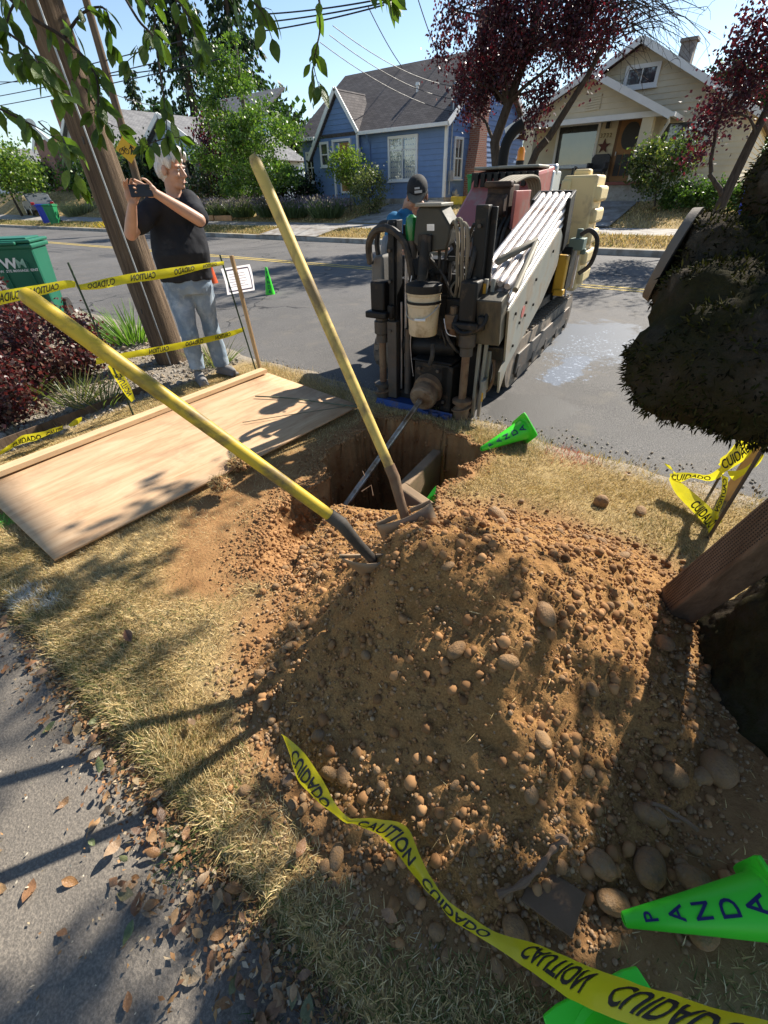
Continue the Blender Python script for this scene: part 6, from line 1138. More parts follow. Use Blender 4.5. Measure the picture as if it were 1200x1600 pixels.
# traffic cones -----------------------------------------------------------
LIME = M('lime_plastic', (.055, .66, .03), .42, 0, .05, 3, .04, 40, (.10, .32, .05), .12, 7, spec=.4); NAVY = M('navy_spray_paint', (.012, .015, .10), .8, 0, .1, 9, 0); ORANGE = M('orange_plastic', (.72, .10, .02), .5, 0, .06, 3, .04, 40)
def conebase(mb, hw, z0, z1, ri, n=32):
    def sq(a): m = max(abs(cos(a)), abs(sin(a))); q = 1/m if m > .74 else 1/.74; return cos(a)*q*hw, sin(a)*q*hw
    vs = []; 
    for i in range(n): a = 2*pi*i/n; x, y = sq(a); vs += [(x, y, z0), (x, y, z1), (ri*cos(a), ri*sin(a), z1), (ri*cos(a), ri*sin(a), z0)]
    mb.add(vs, [tuple(4*i+q for q in (j, (j+1) % 4))+tuple(4*((i+1) % n)+q for q in ((j+1) % 4, j)) for i in range(n) for j in range(4)])
def conetext(parent, word, r0, r1, h, z_top, z_bot, size0, size1, mat):
    mb = MB(); k = len(word)
    for i, chh in enumerate(word):
        t = i/(k-1); z = z_top+(z_bot-z_top)*t; sz = size0+(size1-size0)*t; tv, tf = textmesh(chh, sz*1.35, .012, .006, 1, 1.0); c = (tv.max(0)+tv.min(0))/2; vs = []
        for e in (.0008, .0022):
            for x, y in tv-c: zz = z+y; rr = r0+(r1-r0)*(zz-.012)/(h-.012)+e; a = -pi/2+x/rr; vs.append((rr*cos(a), rr*sin(a), zz))
        m = len(tv); mb.add(vs, [tuple(f) for f in tf]+[tuple(q+m for q in f) for f in tf])
    return mb.build('lettering', mat, parent, local=True, fix=False)
def cone_proto(mat, word=None, h=.46, r0=.088, r1=.021, hw=.115, bands=False):
    t = thing('traffic_cone', 'x', 'cone'); mb = MB(); mb.lathe([(r0+.012, .0), (r0+.012, .014), (r0, .02), (r1+(r0-r1)*.5, h*.5), (r1, h-.004), (r1-.005, h), (r1-.009, h-.002), (r1-.008, h-.03), (r0-.006, .02), (r0-.004, .0)], (0, 0, 0), n=36); mb.build('body', mat, t, True, 50, local=True)
    mb = MB(); conebase(mb, hw, .001, .013, r0+.006); mb.build('base', BLACKM if bands else mat, t, bevel=.003, local=True)
    if bands:
        for a, b in ((.50, .66), (.74, .84)): mb = MB(); mb.lathe([(r0+(r1-r0)*q+.002, h*q) for q in (a, b)], (0, 0, 0), n=30); mb.build('white_band', WHITE, t, True, local=True)
    if word: conetext(t, word, r0, r1, h, h*.83, h*.17, .042, .058, NAVY)
    return t
def placecone(o, base, tip, h=.46, roll=0):
    base, tip = Vector(base), Vector(tip); z = (tip-base).normalized(); L = (tip-base).length; f = Vector(CAMP)-(base+tip)/2; f = (f-z*f.dot(z)).normalized()
    f = Matrix.Rotation(roll, 3, z) @ f; y = -f; x = y.cross(z); s = L/h
    return setmat(o, Matrix(((x.x*s, y.x*s, z.x*s, base.x), (x.y*s, y.y*s, z.y*s, base.y), (x.z*s, y.z*s, z.z*s, base.z), (0, 0, 0, 1))))
GC = 'green cones stencilled PANDA'
c0 = cone_proto(LIME, 'PANDA'); tag(c0, 'green PANDA cone standing upright on the road beyond the notice', 'cone', GC); placecone(c0, (-7.08, 5.92, -.035), (-7.08, 5.92, .435))
def addcone(label, b, t, roll=0): c = dup(c0, label=label); return placecone(c, b, t, roll=roll)
def ahead(b, q, L=.46): b = Vector(b); return b+(Vector(q)-b).normalized()*L
addcone('green PANDA cone fallen on the grass at the rim of the pit', (-0.906,2.864,0.105), (-1.07,2.52,0.045), .15)
addcone('big green PANDA cone lying at the right edge of the photo, nearest dirt', (0.55,0.74,0.121), (0.287,0.528,0.067), .05)
addcone('green cone cut off by the bottom edge, under the caution tape', (0.33,0.291,0.106), ahead((0.33,0.291,0.106), (0.383,0.126,0.473)), 1.5)
addcone('green cone down inside the concrete box, only its base edge showing', (-1.10, 2.03, -.16), (-1.12, 2.30, -.50), 1.2)
oc0 = cone_proto(ORANGE, None, .7, .13, .028, .18, True); tag(oc0, 'orange cone behind the hip of the white-haired man', 'cone', 'orange cones on the road'); setmat(oc0, Matrix.Translation((-9.2, 6.15, -.03)))
oc1 = dup(oc0, label='orange and white cone behind the green bin at the left edge'); setmat(oc1, Matrix.Translation((-12.3, 3.95, -.03)) @ Matrix.Scale(1.05, 4))
# stakes, notice -------------------------------------------------------------
GST = M('green_steel_stake', (.035, .06, .035), .6, .3, .2, 9, .1, 60)
def stake(name, label, p0, p1, w_, mat, cat='stake', rnd=True):
    mb = MB(); 
    if rnd: mb.tube([p0, p1], w_, 8)
    else: mb.bar(p0, p1, w_, w_*.5)
    return tag(mb.build(name, mat, None, rnd, bevel=0 if rnd else .003), label, cat)
stake('steel_stake', 'thin green steel stake holding the tape in front of the barberry bushes', (-3.80, 1.49, -.1), (-3.90, 1.49, 1.14), .0075, GST)
stake('steel_stake', 'thin green steel stake beside the wooden stake with the notice', (-3.75, 2.80, -.1), (-3.85, 2.72, 1.07), .0075, GST)
stake('wooden_stake', 'raw wooden stake at the plywood corner with a paper notice', (-3.78, 2.87, -.1), (-3.89, 2.87, 1.05), .042, RAWW, rnd=False)
stake('steel_stake', 'left thin rusty rod beside the taped wooden stake at the right', (0.264,2.869,-0.02), (0.275,2.78,0.661), .0075, STL); stake('steel_stake', 'right thin rusty rod nearest the leaning timber, wrapped in tape', (0.303,2.389,-0.02), (0.339,2.42,0.969), .0085, STL)
stake('wooden_stake', 'wooden stake wrapped in crumpled caution tape at the right', (0.33,2.825,-0.02), (0.364,2.72,0.683), .05, RAWW, rnd=False)
PAPER, _nt, _bs = newmat('white_paper', .8); _bs.inputs['Base Color'].default_value = (.78, .76, .78, 1); _t = nd(_nt, 'ShaderNodeBsdfTranslucent'); _t.inputs[0].default_value = (.8, .78, .8, 1); _x = nd(_nt, 'ShaderNodeMixShader'); _x.inputs[0].default_value = .5; _nt.links.new(_bs.outputs[0], _x.inputs[1]); _nt.links.new(_t.outputs[0], _x.inputs[2]); _nt.links.new(_x.outputs[0], _nt.nodes['Material Output'].inputs[0])
nt0 = thing('notice', 'white framed paper notice fixed to the wooden stake', 'notice', (-3.92,2.9,0.85)); q = [Vector((-4.181,2.93,0.918)), Vector((-3.736,2.93,0.98)), Vector((-3.711,2.93,0.768)), Vector((-4.17,2.93,0.685))]
mb = MB(); k = 6; P = [(q[0]*(1-u)+q[1]*u)*(1-v)+(q[3]*(1-u)+q[2]*u)*v+Vector((0, .012*sin(u*7+v*3), 0)) for v in np.linspace(0, 1, k) for u in np.linspace(0, 1, k)]; mb.v = P; mb.f = [(j*k+i, j*k+i+1, (j+1)*k+i+1, (j+1)*k+i) for j in range(k-1) for i in range(k-1)]; mb.build('paper', PAPER, nt0, True, fix=False)
INK = M('grey_violet_ink', (.25, .22, .33), .9, 0, .1, 5, 0); mb = MB(); ft = lambda u, v: (q[0]*(1-u)+q[1]*u)*(1-v)+(q[3]*(1-u)+q[2]*u)*v+Vector((0, .012*sin(u*7+v*3)-.004, 0))
for a, b in (((.14, .1), (.93, .1)), ((.93, .1), (.93, .9)), ((.93, .9), (.14, .9)), ((.14, .9), (.14, .1))): [mb.bar(ft(a[0]+(b[0]-a[0])*i/4, a[1]+(b[1]-a[1])*i/4), ft(a[0]+(b[0]-a[0])*(i+1)/4, a[1]+(b[1]-a[1])*(i+1)/4), .012, .002, up=(0, 1, 0)) for i in range(4)]
for v in (.26, .36, .46, .56, .66, .74):
    e = .3 if v in (.66,) else .22; mb.bar(ft(e, v), ft(.5, v), .004, .001, up=(0, 1, 0)); mb.bar(ft(.52, v), ft(1.02-e, v), .004, .001, up=(0, 1, 0))
mb.build('print', INK, nt0)['kind'] = 'stuff'
# caution tape -----------------------------------------------------------------
TAPE, _nt, _bs = newmat('yellow_tape_film', .3, 0, .5); _bs.inputs['Base Color'].default_value = (.74, .64, .02, 1); _t = nd(_nt, 'ShaderNodeBsdfTranslucent'); _t.inputs[0].default_value = (.72, .66, .03, 1); _x = nd(_nt, 'ShaderNodeMixShader'); _x.inputs[0].default_value = .45
_nt.links.new(_bs.outputs[0], _x.inputs[1]); _nt.links.new(_t.outputs[0], _x.inputs[2]); _nt.links.new(_x.outputs[0], _nt.nodes['Material Output'].inputs[0]); bump(_nt, noise(_nt, vecmap(_nt), 18, 4), _bs, .25, .01)
BINK = M('black_tape_ink', (.015, .015, .015), .6, 0, .1, 5, 0)
def ribbon(label, st, texts=(), parent=None, cup=.1, crinkle=.007, group='caution tape round the site', n=7, kind='caution_tape', hfrac=.64):
    A = spline([s[0] for s in st], n); B = spline([s[1] for s in st], n); k = len(A); m = 5
    cen = (A+B)/2; seg = np.r_[0, np.cumsum(np.linalg.norm(np.diff(cen, axis=0), axis=1))]; tan = np.gradient(cen, axis=0); nor = np.cross(tan, A-B); nor /= np.linalg.norm(nor, axis=1)[:, None]+1e-9; wd = np.linalg.norm(A-B, axis=1)
    sid = RNG.integers(0, 50)
    def P(s, t):
        s = np.atleast_1d(s).astype(float); t = np.atleast_1d(t).astype(float); out = np.stack([np.interp(s, seg, A[:, i])*t+np.interp(s, seg, B[:, i])*(1-t) for i in range(3)], 1); N_ = np.stack([np.interp(s, seg, nor[:, i]) for i in range(3)], 1); w_ = np.interp(s, seg, wd)
        return out+N_*(cup*w_*(4*t*(1-t)-.5)+crinkle*fbm(np.stack([s*18, t*2, 0*s], 1), 3, 100+sid))[:, None], N_
    S_s = np.linspace(0, seg[-1], max(k, int(seg[-1]/.02))); g = np.meshgrid(S_s, np.linspace(0, 1, m), indexing='ij'); V_, _ = P(g[0].ravel(), g[1].ravel()); I = np.arange(len(S_s)*m).reshape(-1, m); F = np.stack([I[:-1, :-1], I[1:, :-1], I[1:, 1:], I[:-1, 1:]], -1).reshape(-1, 4)
    root = thing(kind, label, 'caution tape', tuple(cen[k//2]), 0, group); npmesh('film', V_, F, TAPE, root, local=False)
    for txt, f, fx, fy in texts:
        w0 = float(np.interp(seg[-1]*f, seg, wd)); w0 = max(w0, .05) if 0 else .074; tv, tf = textmesh(txt, 1, .018, 0, 1.0, .62); tv = tv.copy(); hgt = tv[:, 1].max(); sc = hfrac*w0/hgt; tv, tf = textmesh(txt, 1.0, .018, .012/sc, 1.0, .62); c = (tv.max(0)+tv.min(0))/2
        x = (tv[:, 0]-c[0])*sc*(-1 if fx else 1); y = (tv[:, 1]-c[1])/hgt*hfrac*(-1 if fy else 1); ss = np.clip(seg[-1]*f+x, 0, seg[-1]); vs = []
        mb = MB(); p, nn = P(ss, .5+y); 
        for e in (.0012, -.0012): mb.add([tuple(q) for q in p+nn*e], [tuple(q) for q in tf])
        mb.build('lettering', BINK, root, fix=False)
    return root
ribbon('caution tape strung from the left edge to the first green stake', [((-3.9,0.776,1.015), (-3.9,0.725,0.913)), ((-3.9,1.021,1.026), (-3.9,0.983,0.947)), ((-3.9,1.251,1.031), (-3.9,1.221,0.964)), ((-3.9,1.431,1.035), (-3.9,1.409,0.984)), ((-3.9,1.489,1.019), (-3.9,1.474,0.983))], [('CAUTION', .72, True, False), ('CUIDADO', .38, True, False), ('CAUTION', .08, True, False)])
ribbon('upper caution tape strung across in front of the man at waist height', [((-3.9,1.483,1.003), (-3.9,1.484,0.974)), ((-3.9,1.525,0.997), (-3.9,1.51,0.961)), ((-3.84,1.653,1.018), (-3.84,1.629,0.957)), ((-3.76,1.814,1.037), (-3.75,1.785,0.977)), ((-3.7,2.152,1.044), (-3.7,2.13,0.979)), ((-3.72,2.431,1.04), (-3.72,2.418,0.999)), ((-3.82,2.727,1.023), (-3.82,2.719,0.993))], [('CUIDADO', .13, True, False), ('CAUTION', .36, True, False), ('CUIDADO', .62, True, False), ('CAUTION', .84, True, False)])
ribbon('lower caution tape across the shins of the man', [((-3.85,1.399,0.501), (-3.85,1.381,0.457)), ((-3.86,1.654,0.485), (-3.86,1.636,0.438)), ((-3.87,1.935,0.463), (-3.87,1.915,0.408)), ((-3.88,2.25,0.443), (-3.88,2.233,0.39)), ((-3.9,2.612,0.424), (-3.9,2.597,0.373)), ((-3.9,2.861,0.425), (-3.9,2.85,0.385))], [('CAUTION', .36, True, False), ('CUIDADO', .6, True, False), ('CAUTION', .82, True, False)])
ribbon('short piece of caution tape hanging down the first green stake', [((-3.84,1.454,0.429), (-3.84,1.521,0.441)), ((-3.82,1.459,0.338), (-3.84,1.544,0.341)), ((-3.8,1.476,0.22), (-3.82,1.553,0.235)), ((-3.8,1.509,0.12), (-3.8,1.546,0.13))], [('CAUTION', .55, False, False)])
ribbon('caution tape fallen on the garden edging at the left edge', [((-3.751,0.412,0.08), (-3.766,0.401,0.05)), ((-3.786,0.54,0.09), (-3.825,0.533,0.05)), ((-3.841,0.641,0.1), (-3.882,0.644,0.05)), ((-3.82,0.705,0.13), (-3.892,0.698,0.05)), ((-3.787,0.776,0.13), (-3.865,0.778,0.05)), ((-3.786,0.84,0.12), (-3.879,0.844,0.05)), ((-3.847,0.98,0.1), (-3.895,0.979,0.05))], [('CUIDADO', .56, False, False), ('CAUTION', .93, False, False)])
ribbon('small yellow scrap of tape on the garden edging', [((-3.935,1.038,0.06), (-3.906,1.04,0.05)), ((-3.912,1.089,0.09), (-3.9,1.086,0.05)), ((-3.925,1.153,0.09), (-3.925,1.127,0.05))])
ribbon('long caution tape in the foreground from the dirt pile to the bottom right corner', [((-0.704,0.343,0.1), (-0.701,0.341,0.09)), ((-0.638,0.343,0.11), (-0.642,0.312,0.07)), ((-0.576,0.335,0.1), (-0.589,0.284,0.05)), ((-0.487,0.311,0.1), (-0.523,0.277,0.05)), ((-0.416,0.294,0.09), (-0.436,0.279,0.055)), ((-0.379,0.295,0.08), (-0.387,0.284,0.06)), ((-0.37,0.3,0.08), (-0.369,0.295,0.06)), ((-0.32,0.332,0.09), (-0.334,0.305,0.055)), ((-0.242,0.366,0.1), (-0.278,0.32,0.05)), ((-0.185,0.343,0.09), (-0.201,0.307,0.05)), ((-0.12,0.315,0.08), (-0.13,0.295,0.055)), ((-0.085,0.306,0.08), (-0.09,0.292,0.06)),
        ((-0.033,0.307,0.09), (-0.041,0.284,0.055)), ((0.044,0.315,0.11), (0.026,0.291,0.09)), ((0.139,0.345,0.168), (0.112,0.293,0.153)), ((0.235,0.343,0.324), (0.204,0.277,0.296)), ((0.324,0.357,0.433), (0.282,0.29,0.396)), ((0.411,0.378,0.519), (0.39,0.311,0.464)), ((0.512,0.425,0.553), (0.493,0.347,0.486))], [('CUIDADO', .115, False, True), ('CAUTION', .315, False, False), ('CUIDADO', .475, False, True), ('CAUTION', .665, False, True), ('CUIDADO', .835, False, True), ('CAUTION', .97, False, True)], cup=.14)
CB = 'crumpled caution tape tied to the stakes at the right'
ribbon('flat strand of tape reading CUIDADO slanting down to the rusty rod', [((0.039,2.72,0.122), (0.038,2.72,0.086)), ((0.127,2.66,0.106), (0.098,2.66,0.042)), ((0.23,2.58,0.087), (0.195,2.58,0.012)), ((0.295,2.5,0.077), (0.269,2.5,-0.013)), ((0.32,2.44,0.083), (0.291,2.44,-0.008)), ((0.309,2.42,-0.012), (0.302,2.42,-0.051))], [('CUIDADO', .62, False, False)], group=CB)
ribbon('loop of tape between the flat strand and the knot', [((0.028,2.72,0.126), (0.052,2.7,0.101)), ((0.089,2.7,0.166), (0.092,2.68,0.109)), ((0.148,2.7,0.178), (0.14,2.7,0.146)), ((0.2,2.7,0.188), (0.219,2.7,0.153)), ((0.237,2.7,0.249), (0.261,2.7,0.201))], [('CUIDADO', .4, False, False)], group=CB, crinkle=.008)
ribbon('crumpled fan of tape rising from the knot towards the burl', [((0.232,2.68,0.266), (0.254,2.68,0.217)), ((0.214,2.68,0.299), (0.259,2.66,0.245)), ((0.237,2.68,0.345), (0.284,2.66,0.285)), ((0.269,2.68,0.407), (0.315,2.66,0.348)), ((0.28,2.68,0.489), (0.326,2.66,0.439))], [('CUIDADO', .55, False, False)], group=CB, crinkle=.012)
ribbon('second rising strand of tape left of the wooden stake', [((0.223,2.72,0.251), (0.254,2.72,0.245)), ((0.241,2.72,0.343), (0.282,2.72,0.325)), ((0.255,2.72,0.437), (0.302,2.72,0.414))], group=CB, crinkle=.01)
ribbon('narrow strand of tape hanging from the knot to the flat strand', [((0.252,2.64,0.237), (0.283,2.64,0.231)), ((0.281,2.58,0.158), (0.304,2.58,0.158)), ((0.277,2.5,0.086), (0.306,2.5,0.086)), ((0.291,2.46,0.049), (0.322,2.46,0.058))], [('CAUTION', .4, False, False)], group=CB)
ribbon('strand of tape from the knot across to the right rusty rod', [((0.263,2.62,0.274), (0.309,2.62,0.227)), ((0.309,2.58,0.317), (0.329,2.58,0.294)), ((0.334,2.55,0.392), (0.357,2.55,0.374)), ((0.341,2.55,0.45), (0.36,2.55,0.428))], group=CB, crinkle=.008)
ribbon('curled end of tape pointing up above the loop', [((-0.021,2.74,0.174), (-0.006,2.74,0.17)), ((0.01,2.73,0.155), (0.02,2.73,0.167)), ((0.055,2.72,0.144), (0.054,2.72,0.127))], group=CB)
# leaning timber ------------------------------------------------------------------
tb_ = thing('timber_post', 'thick weathered timber leaning out of the dirt pile at the right edge', 'timber', (0.207,1.734,0)); mb = MB(); mb.bar((0.223,1.763,-0.05), (0.387,1.543,0.779), .135, .12, up=(-.55, -.45, .75)); mb.build('post', WEATH, tb_, bevel=.008)
P0, P1 = Vector((0.223,1.763,-0.05)), Vector((0.387,1.543,0.779)); xx, yy, ddv = frame(P1-P0, (-.55, -.45, .75)); Lp = (P1-P0).length; mb = MB()
for i in range(70):
    for j in range(9):
        s = .12+i*.011+(.0055 if j % 2 else 0)
        if s < Lp: mb.bar(P0+ddv*s+xx*(-.05+.0125*j)+yy*.0585, P0+ddv*(s+.005)+xx*(-.05+.0125*j)+yy*.0585, .0035, .006, up=yy)
mb.build('incised_slots', M('dark_slot', (.03, .02, .014), .95, 0, .1, 5, 0), tb_, kind='stuff')
# half-buried board, root, scraps -------------------------------------------------
q0 = Vector((0.2,0.428,0.045)); mb = MB(); mb.prism([(0, 0), (1.3, 0), (1.3, 1.2), (0, 1.2)], q0, (Vector((0.055,0.427,0.02))-q0)*.66, (Vector((0.207,0.574,0.025))-q0)*.62, (.0, -.003, .014)); tag(mb.build('buried_board', M('dirty_board', (.17, .105, .06), .9, 0, .2, 5, .4, 60, MUD, .6, 6), None, bevel=.003), 'flat brown board corner half buried at the foot of the dirt pile', 'board')
ROOTM = M('root_bark', (.20, .125, .075), .9, 0, .25, 9, .5, 60); mb = MB(); mb.tube(spline([(0.124,0.595,0.1), (0.109,0.581,0.08), (0.099,0.548,0.07), (0.085,0.496,0.06), (0.062,0.447,0.05), (0.025,0.4,0.04)], 6), [.008+.003*sin(i*.9) for i in range(31)], 8); mb.tube(spline([(0.124,0.595,0.1), (0.11,0.596,0.1), (0.098,0.587,0.09)], 4), .006, 6); tag(mb.build('root', ROOTM, None, True), 'knobbly brown root lying on the lower slope of the dirt pile', 'root')
mb = MB(); mb.tube(spline([(0.292,0.836,0.07), (0.328,0.853,0.06), (0.363,0.857,0.05), (0.387,0.856,0.05), (0.414,0.856,0.04)], 5), .006, 6); mb.tube(spline([(0.304,0.831,0.07), (0.343,0.833,0.05), (0.368,0.845,0.05)], 4), .004, 6); tag(mb.build('root', ROOTM, None, True), 'thin forked root among the stones at the lower right', 'root')
# loose cobbles one could point to -----------------------------------------------
cobble(-.235, 2.38, .058, 'round brown cobblestone alone on the dry grass behind the pile')
cobble(-.03, 2.42, .04, 'smaller dark cobblestone right of the round one, on the dry grass')
cobble(-.62, 1.78, .06, 'large cobblestone lying on the back rim of the dirt pile'); cobble(-.15, 1.02, .05, 'large brown stone sticking out of the middle of the sunlit slope')
cobble(.45, 1.09, .068, 'largest flat oval stone in the shade at the right edge'); cobble(.33, .70, .055, 'oval stone just above the stone that touches the tip of the foreground cone'); cobble(.43, .74, .052, 'oval stone in the shade above the middle of the foreground cone')
cobble(.27, .57, .052, 'brown stone touching the tip of the foreground cone'); cobble(.46, .64, .05, 'brown stone half hidden behind the foreground cone'); cobble(.09, .37, .042, 'brown stone between the caution tape and the buried board'); cobble(.22, 1.44, .045, 'round stone in shadow at the foot of the leaning timber'); cobble(-.37, .22, .035, 'upright brown stone on the grass left of the word CAUTION')
# utility poles, sign, wires ----------------------------------------------------------
POLE = barkmat('weathered_pole', (.06, .042, .03), (.23, .165, .11), (18, 18, .9))
up = thing('utility_pole', 'thick cracked wooden utility pole just behind the man', 'utility pole', (-4.95, 2.56, 0)); mb = MB()
nn_ = 28; zs_ = np.linspace(-.1, 9.5, 90); vs = []
for z in zs_:
    for j in range(nn_): a = 2*pi*j/nn_; r = (.165-.0055*z)*(1+.0); r -= .012*max(0, float(fbm(np.array([[a*3.2, z*.35, 1]]), 2, 120)[0])*2.2-.3); vs.append((-4.95+r*cos(a)-.042*z, 2.56+r*sin(a)-.032*z, z))
mb.add(vs, [(i*nn_+j, i*nn_+(j+1) % nn_, (i+1)*nn_+(j+1) % nn_, (i+1)*nn_+j) for i in range(89) for j in range(nn_)]); mb.build('pole', POLE, up, True, 60)
mb = MB(); mb.tube([(-4.81, 2.46, .0), (-4.93, 2.365, 3.0), (-5.16, 2.22, 8)], .007, 6); mb.build('ground_wire', GALV, up, True); mb = MB(); [mb.box((-4.95-.042*z+.15*cos(a), 2.56-.032*z+.15*sin(a), z), (.02, .02, .05)) for a, z in ((-1.0, .9), (-.7, 1.4), (-1.3, .55), (-.9, 1.9))]; mb.build('nail', STL, up)['kind'] = 'stuff'
up2 = thing('utility_pole', 'thinner utility pole across the street carrying the yellow sign', 'utility pole', (-26.8, 14.95, 0)); mb = MB(); mb.tube([(-26.8, 14.95, -.1), (-26.7, 14.95, 11)], [.2, .14], 12); mb.build('pole', POLE, up2, True); mb = MB(); mb.bar((-28.0, 14.95, 9.8), (-25.4, 14.95, 9.8), .12, .14); mb.build('crossarm', POLE, up2)
sg = thing('warning_sign', 'yellow diamond sign with bicycle and walker symbols on the far utility pole', 'sign', (-26.474,14.7,3.441)); sc_ = Vector((-26.451,14.72,3.441)); su = Vector((.75, .66, 0)).normalized(); sv = Z.copy(); sn = su.cross(sv); mb = MB()
mb.prism([(-.56, 0), (-.5, -.06), (-.05, -.5), (0, -.55), (.05, -.5), (.5, -.06), (.56, 0), (.5, .06), (0, .55), (-.5, .06)], sc_, su, sv, -sn*.02); mb.build('plate', M('sign_yellow', (.78, .42, .01), .45, 0, .05, 3, 0), sg)
mb = MB(); T = lambda pts, r: mb.tube([sc_+su*x+sv*y+sn*.012 for x, y in pts], r, 5)
for cx in (-.3, -.06): T([(cx+.1*cos(a), -.08+.1*sin(a)) for a in np.linspace(0, 2*pi, 15)], .014)
T([(-.3, -.08), (-.22, .06), (-.1, .06), (-.06, -.08)], .012); T([(-.22, .06), (-.16, -.08), (-.1, .06)], .012); T([(-.12, .1), (-.08, .1)], .012); T([(.2, .2), (.2, .22)], .045); T([(.2, .15), (.2, -.02), (.12, -.2)], .03); T([(.2, -.02), (.3, -.2)], .028); T([(.2, .12), (.1, .0)], .02); T([(.2, .12), (.32, .02)], .02); mb.build('symbols', BINK, sg)
WIRE = M('black_wire', (.02, .02, .022), .6, 0, .1, 5, 0)
def wire(label, a, b, sag=.3, r=.012, cat='wire', grp='overhead wires'):
    a, b = Vector(a), Vector(b); k = 14; mb = MB(); mb.tube([a+(b-a)*t-Z*sag*4*t*(1-t) for t in np.linspace(0, 1, k)], r, 5); tag(mb.build('overhead_wire', WIRE, None, True), label, cat, grp)
for i, (p0, p1, l) in enumerate((((-38.833,15,7.022), (-18.873,15,6.311), 'highest wire left of the far pole'), ((-39.471,15,6.593), (-18.656,15,5.908), 'wire along the street passing the conifers'), ((-40.026,15,6.222), (-18.581,15,5.615), 'lowest wire along the street at the left'), ((-15.878,15,6.336), (-10.528,15,5.87), 'wire in the sky right of the light green tree, top one'), ((-16.402,15,6.209), (-10.528,15,5.799), 'wire in the sky right of the light green tree, middle one'), ((-16.463,15,6.009), (-10.976,15,5.773), 'wire in the sky right of the light green tree, lowest one'))): wire(l, p0, p1, .05, .02)
for a, l, z in (((520,40), 'service wire down to the blue house, right one', 5.0), ((515,62), 'service wire down to the blue house, middle one', 4.6), ((505,68), 'service wire down to the blue house, left one', 4.2)):
    wire(l, {(520,40): (-12.955,15,5.657), (515,62): (-13.113,15,5.475), (505,68): (-13.54,15,5.379)}[a], (-12.7, 22.35, z), .25, .012)
wire('thin wire running up steeply from the blue roof ridge', (-15.582,26,6.514), (-13.124,20,7.166), .1, .02); wire('thin wire running up steeply left of the plum tree, further left one', (-17.942,26,6.633), (-15.407,20,7.286), .1, .02)
wire('wire crossing low over the roofs at the left', (-28.142,15,5.85), (-34.803,22,6.322), .1, .02); wire('second wire crossing low over the roofs at the left', (-38.695,15,7.114), (-23.082,15,5.82), .1, .02)
# wheeled bins --------------------------------------------------------------------------
def bin_(label, loc, rz, mat, group, text=False, s=1.0):
    t = thing('wheeled_bin', label, 'bin', loc, rz, group)
    B_ = lambda name, fn, m, bev=.0, sm=False: (lambda mb: (fn(mb), mb.build(name, m, t, sm, 40, bev, local=True))[1])(MB())
    def body(mb): b, tp = .22*s, .285*s; db, dt = .24*s, .34*s; h = .98*s; mb.add([(-b, -db, .06), (b, -db, .06), (b, db*.8, .06), (-b, db*.8, .06), (-tp, -dt, h), (tp, -dt, h), (tp, dt*.8, h), (-tp, dt*.8, h)], [(0, 3, 2, 1), (4, 5, 6, 7), (0, 1, 5, 4), (1, 2, 6, 5), (2, 3, 7, 6), (3, 0, 4, 7)])
    B_('body', body, mat, .04); B_('rim', lambda mb: mb.box((0, -.03*s, .98*s), (.62*s, .68*s, .06)), mat, .02); B_('lid', lambda mb: (mb.box((0, -.03*s, 1.035*s), (.63*s, .70*s, .04)), mb.box((0, -.03*s, 1.06*s), (.5*s, .5*s, .03)), mb.box((0, -.4*s, 1.02*s), (.3*s, .08*s, .04))), mat, .02)
    B_('handle', lambda mb: mb.tube([(-.24*s, .26*s, .97*s), (-.24*s, .36*s, .99*s), (.24*s, .36*s, .99*s), (.24*s, .26*s, .97*s)], .018*s, 8), mat, 0, True)
    for k in (-1, 1): wv = B_('wheel', lambda mb: mb.lathe([(0, -.03), (.08*s, -.03), (.13*s, -.025), (.13*s, .025), (.08*s, .03), (0, .03)], (k*.25*s, .22*s, .13*s), (1, 0, 0), 20), RUBB, 0, True)
    B_('axle_box', lambda mb: mb.box((0, .2*s, .16*s), (.42*s, .14*s, .14*s)), mat, .02); B_('rib', lambda mb: [mb.box((x, -.30*s, .5*s), (.02, .02, .6*s), (5.5, 0, 0)) for x in (-.15*s, .15*s)], mat)['kind'] = 'stuff'
    if text: 
        textobj('lettering', 'W', .17*s, (-.06*s, -.325*s, .79*s), (1, 0, 0), (0, -.1, 1), WHITE, t, .03, .002, .004, 1.1).matrix_parent_inverse = Matrix(); textobj('lettering', 'M', .15*s, (.08*s, -.325*s, .785*s), (1, 0, 0), (0, -.1, 1), M('pale_green_print', (.3, .5, .4), .6), t, .01, .002, .004); textobj('lettering', 'WASTE MANAGEMENT', .045*s, (.02*s, -.317*s, .70*s), (1, 0, 0), (0, -.1, 1), WHITE, t, .01, .002, .004)
    return t
def textobj(name, txt, size, o, u, v, mat, parent, bold=.02, eps=.004, thick=.006, sx=1, centre=True, spacing=1.0):
    tv, tf = textmesh(txt, size, bold, 0, spacing, sx); c = (tv.max(0)+tv.min(0))/2; o, u, v = Vector(o), Vector(u).normalized(), Vector(v).normalized(); n = u.cross(v); mb = MB(); k = len(tv)
    a = [o+u*(p[0]-c[0])+v*(p[1]-c[1])+n*eps for p in tv]; mb.add(a+[q+n*thick for q in a], [tuple(f) for f in tf]+[tuple(i+k for i in f) for f in tf]); return mb.build(name, mat, parent, fix=False, local=True)
GBIN = M('green_bin_plastic', (.012, .12, .07), .45, 0, .08, 3, .05, 50); GBIN2 = M('bright_green_bin', (.02, .22, .08), .45, 0, .08, 3, .05, 50); BBIN = M('blue_bin_plastic', (.02, .05, .42), .45, 0, .08, 3, .05, 50)
bin_('dark green wheeled bin with WM lettering at the left edge', (-8.75, 2.75, -.04), rad(52), GBIN, 'wheeled bins', True, 1.05)
BG = 'wheeled bins across the street'
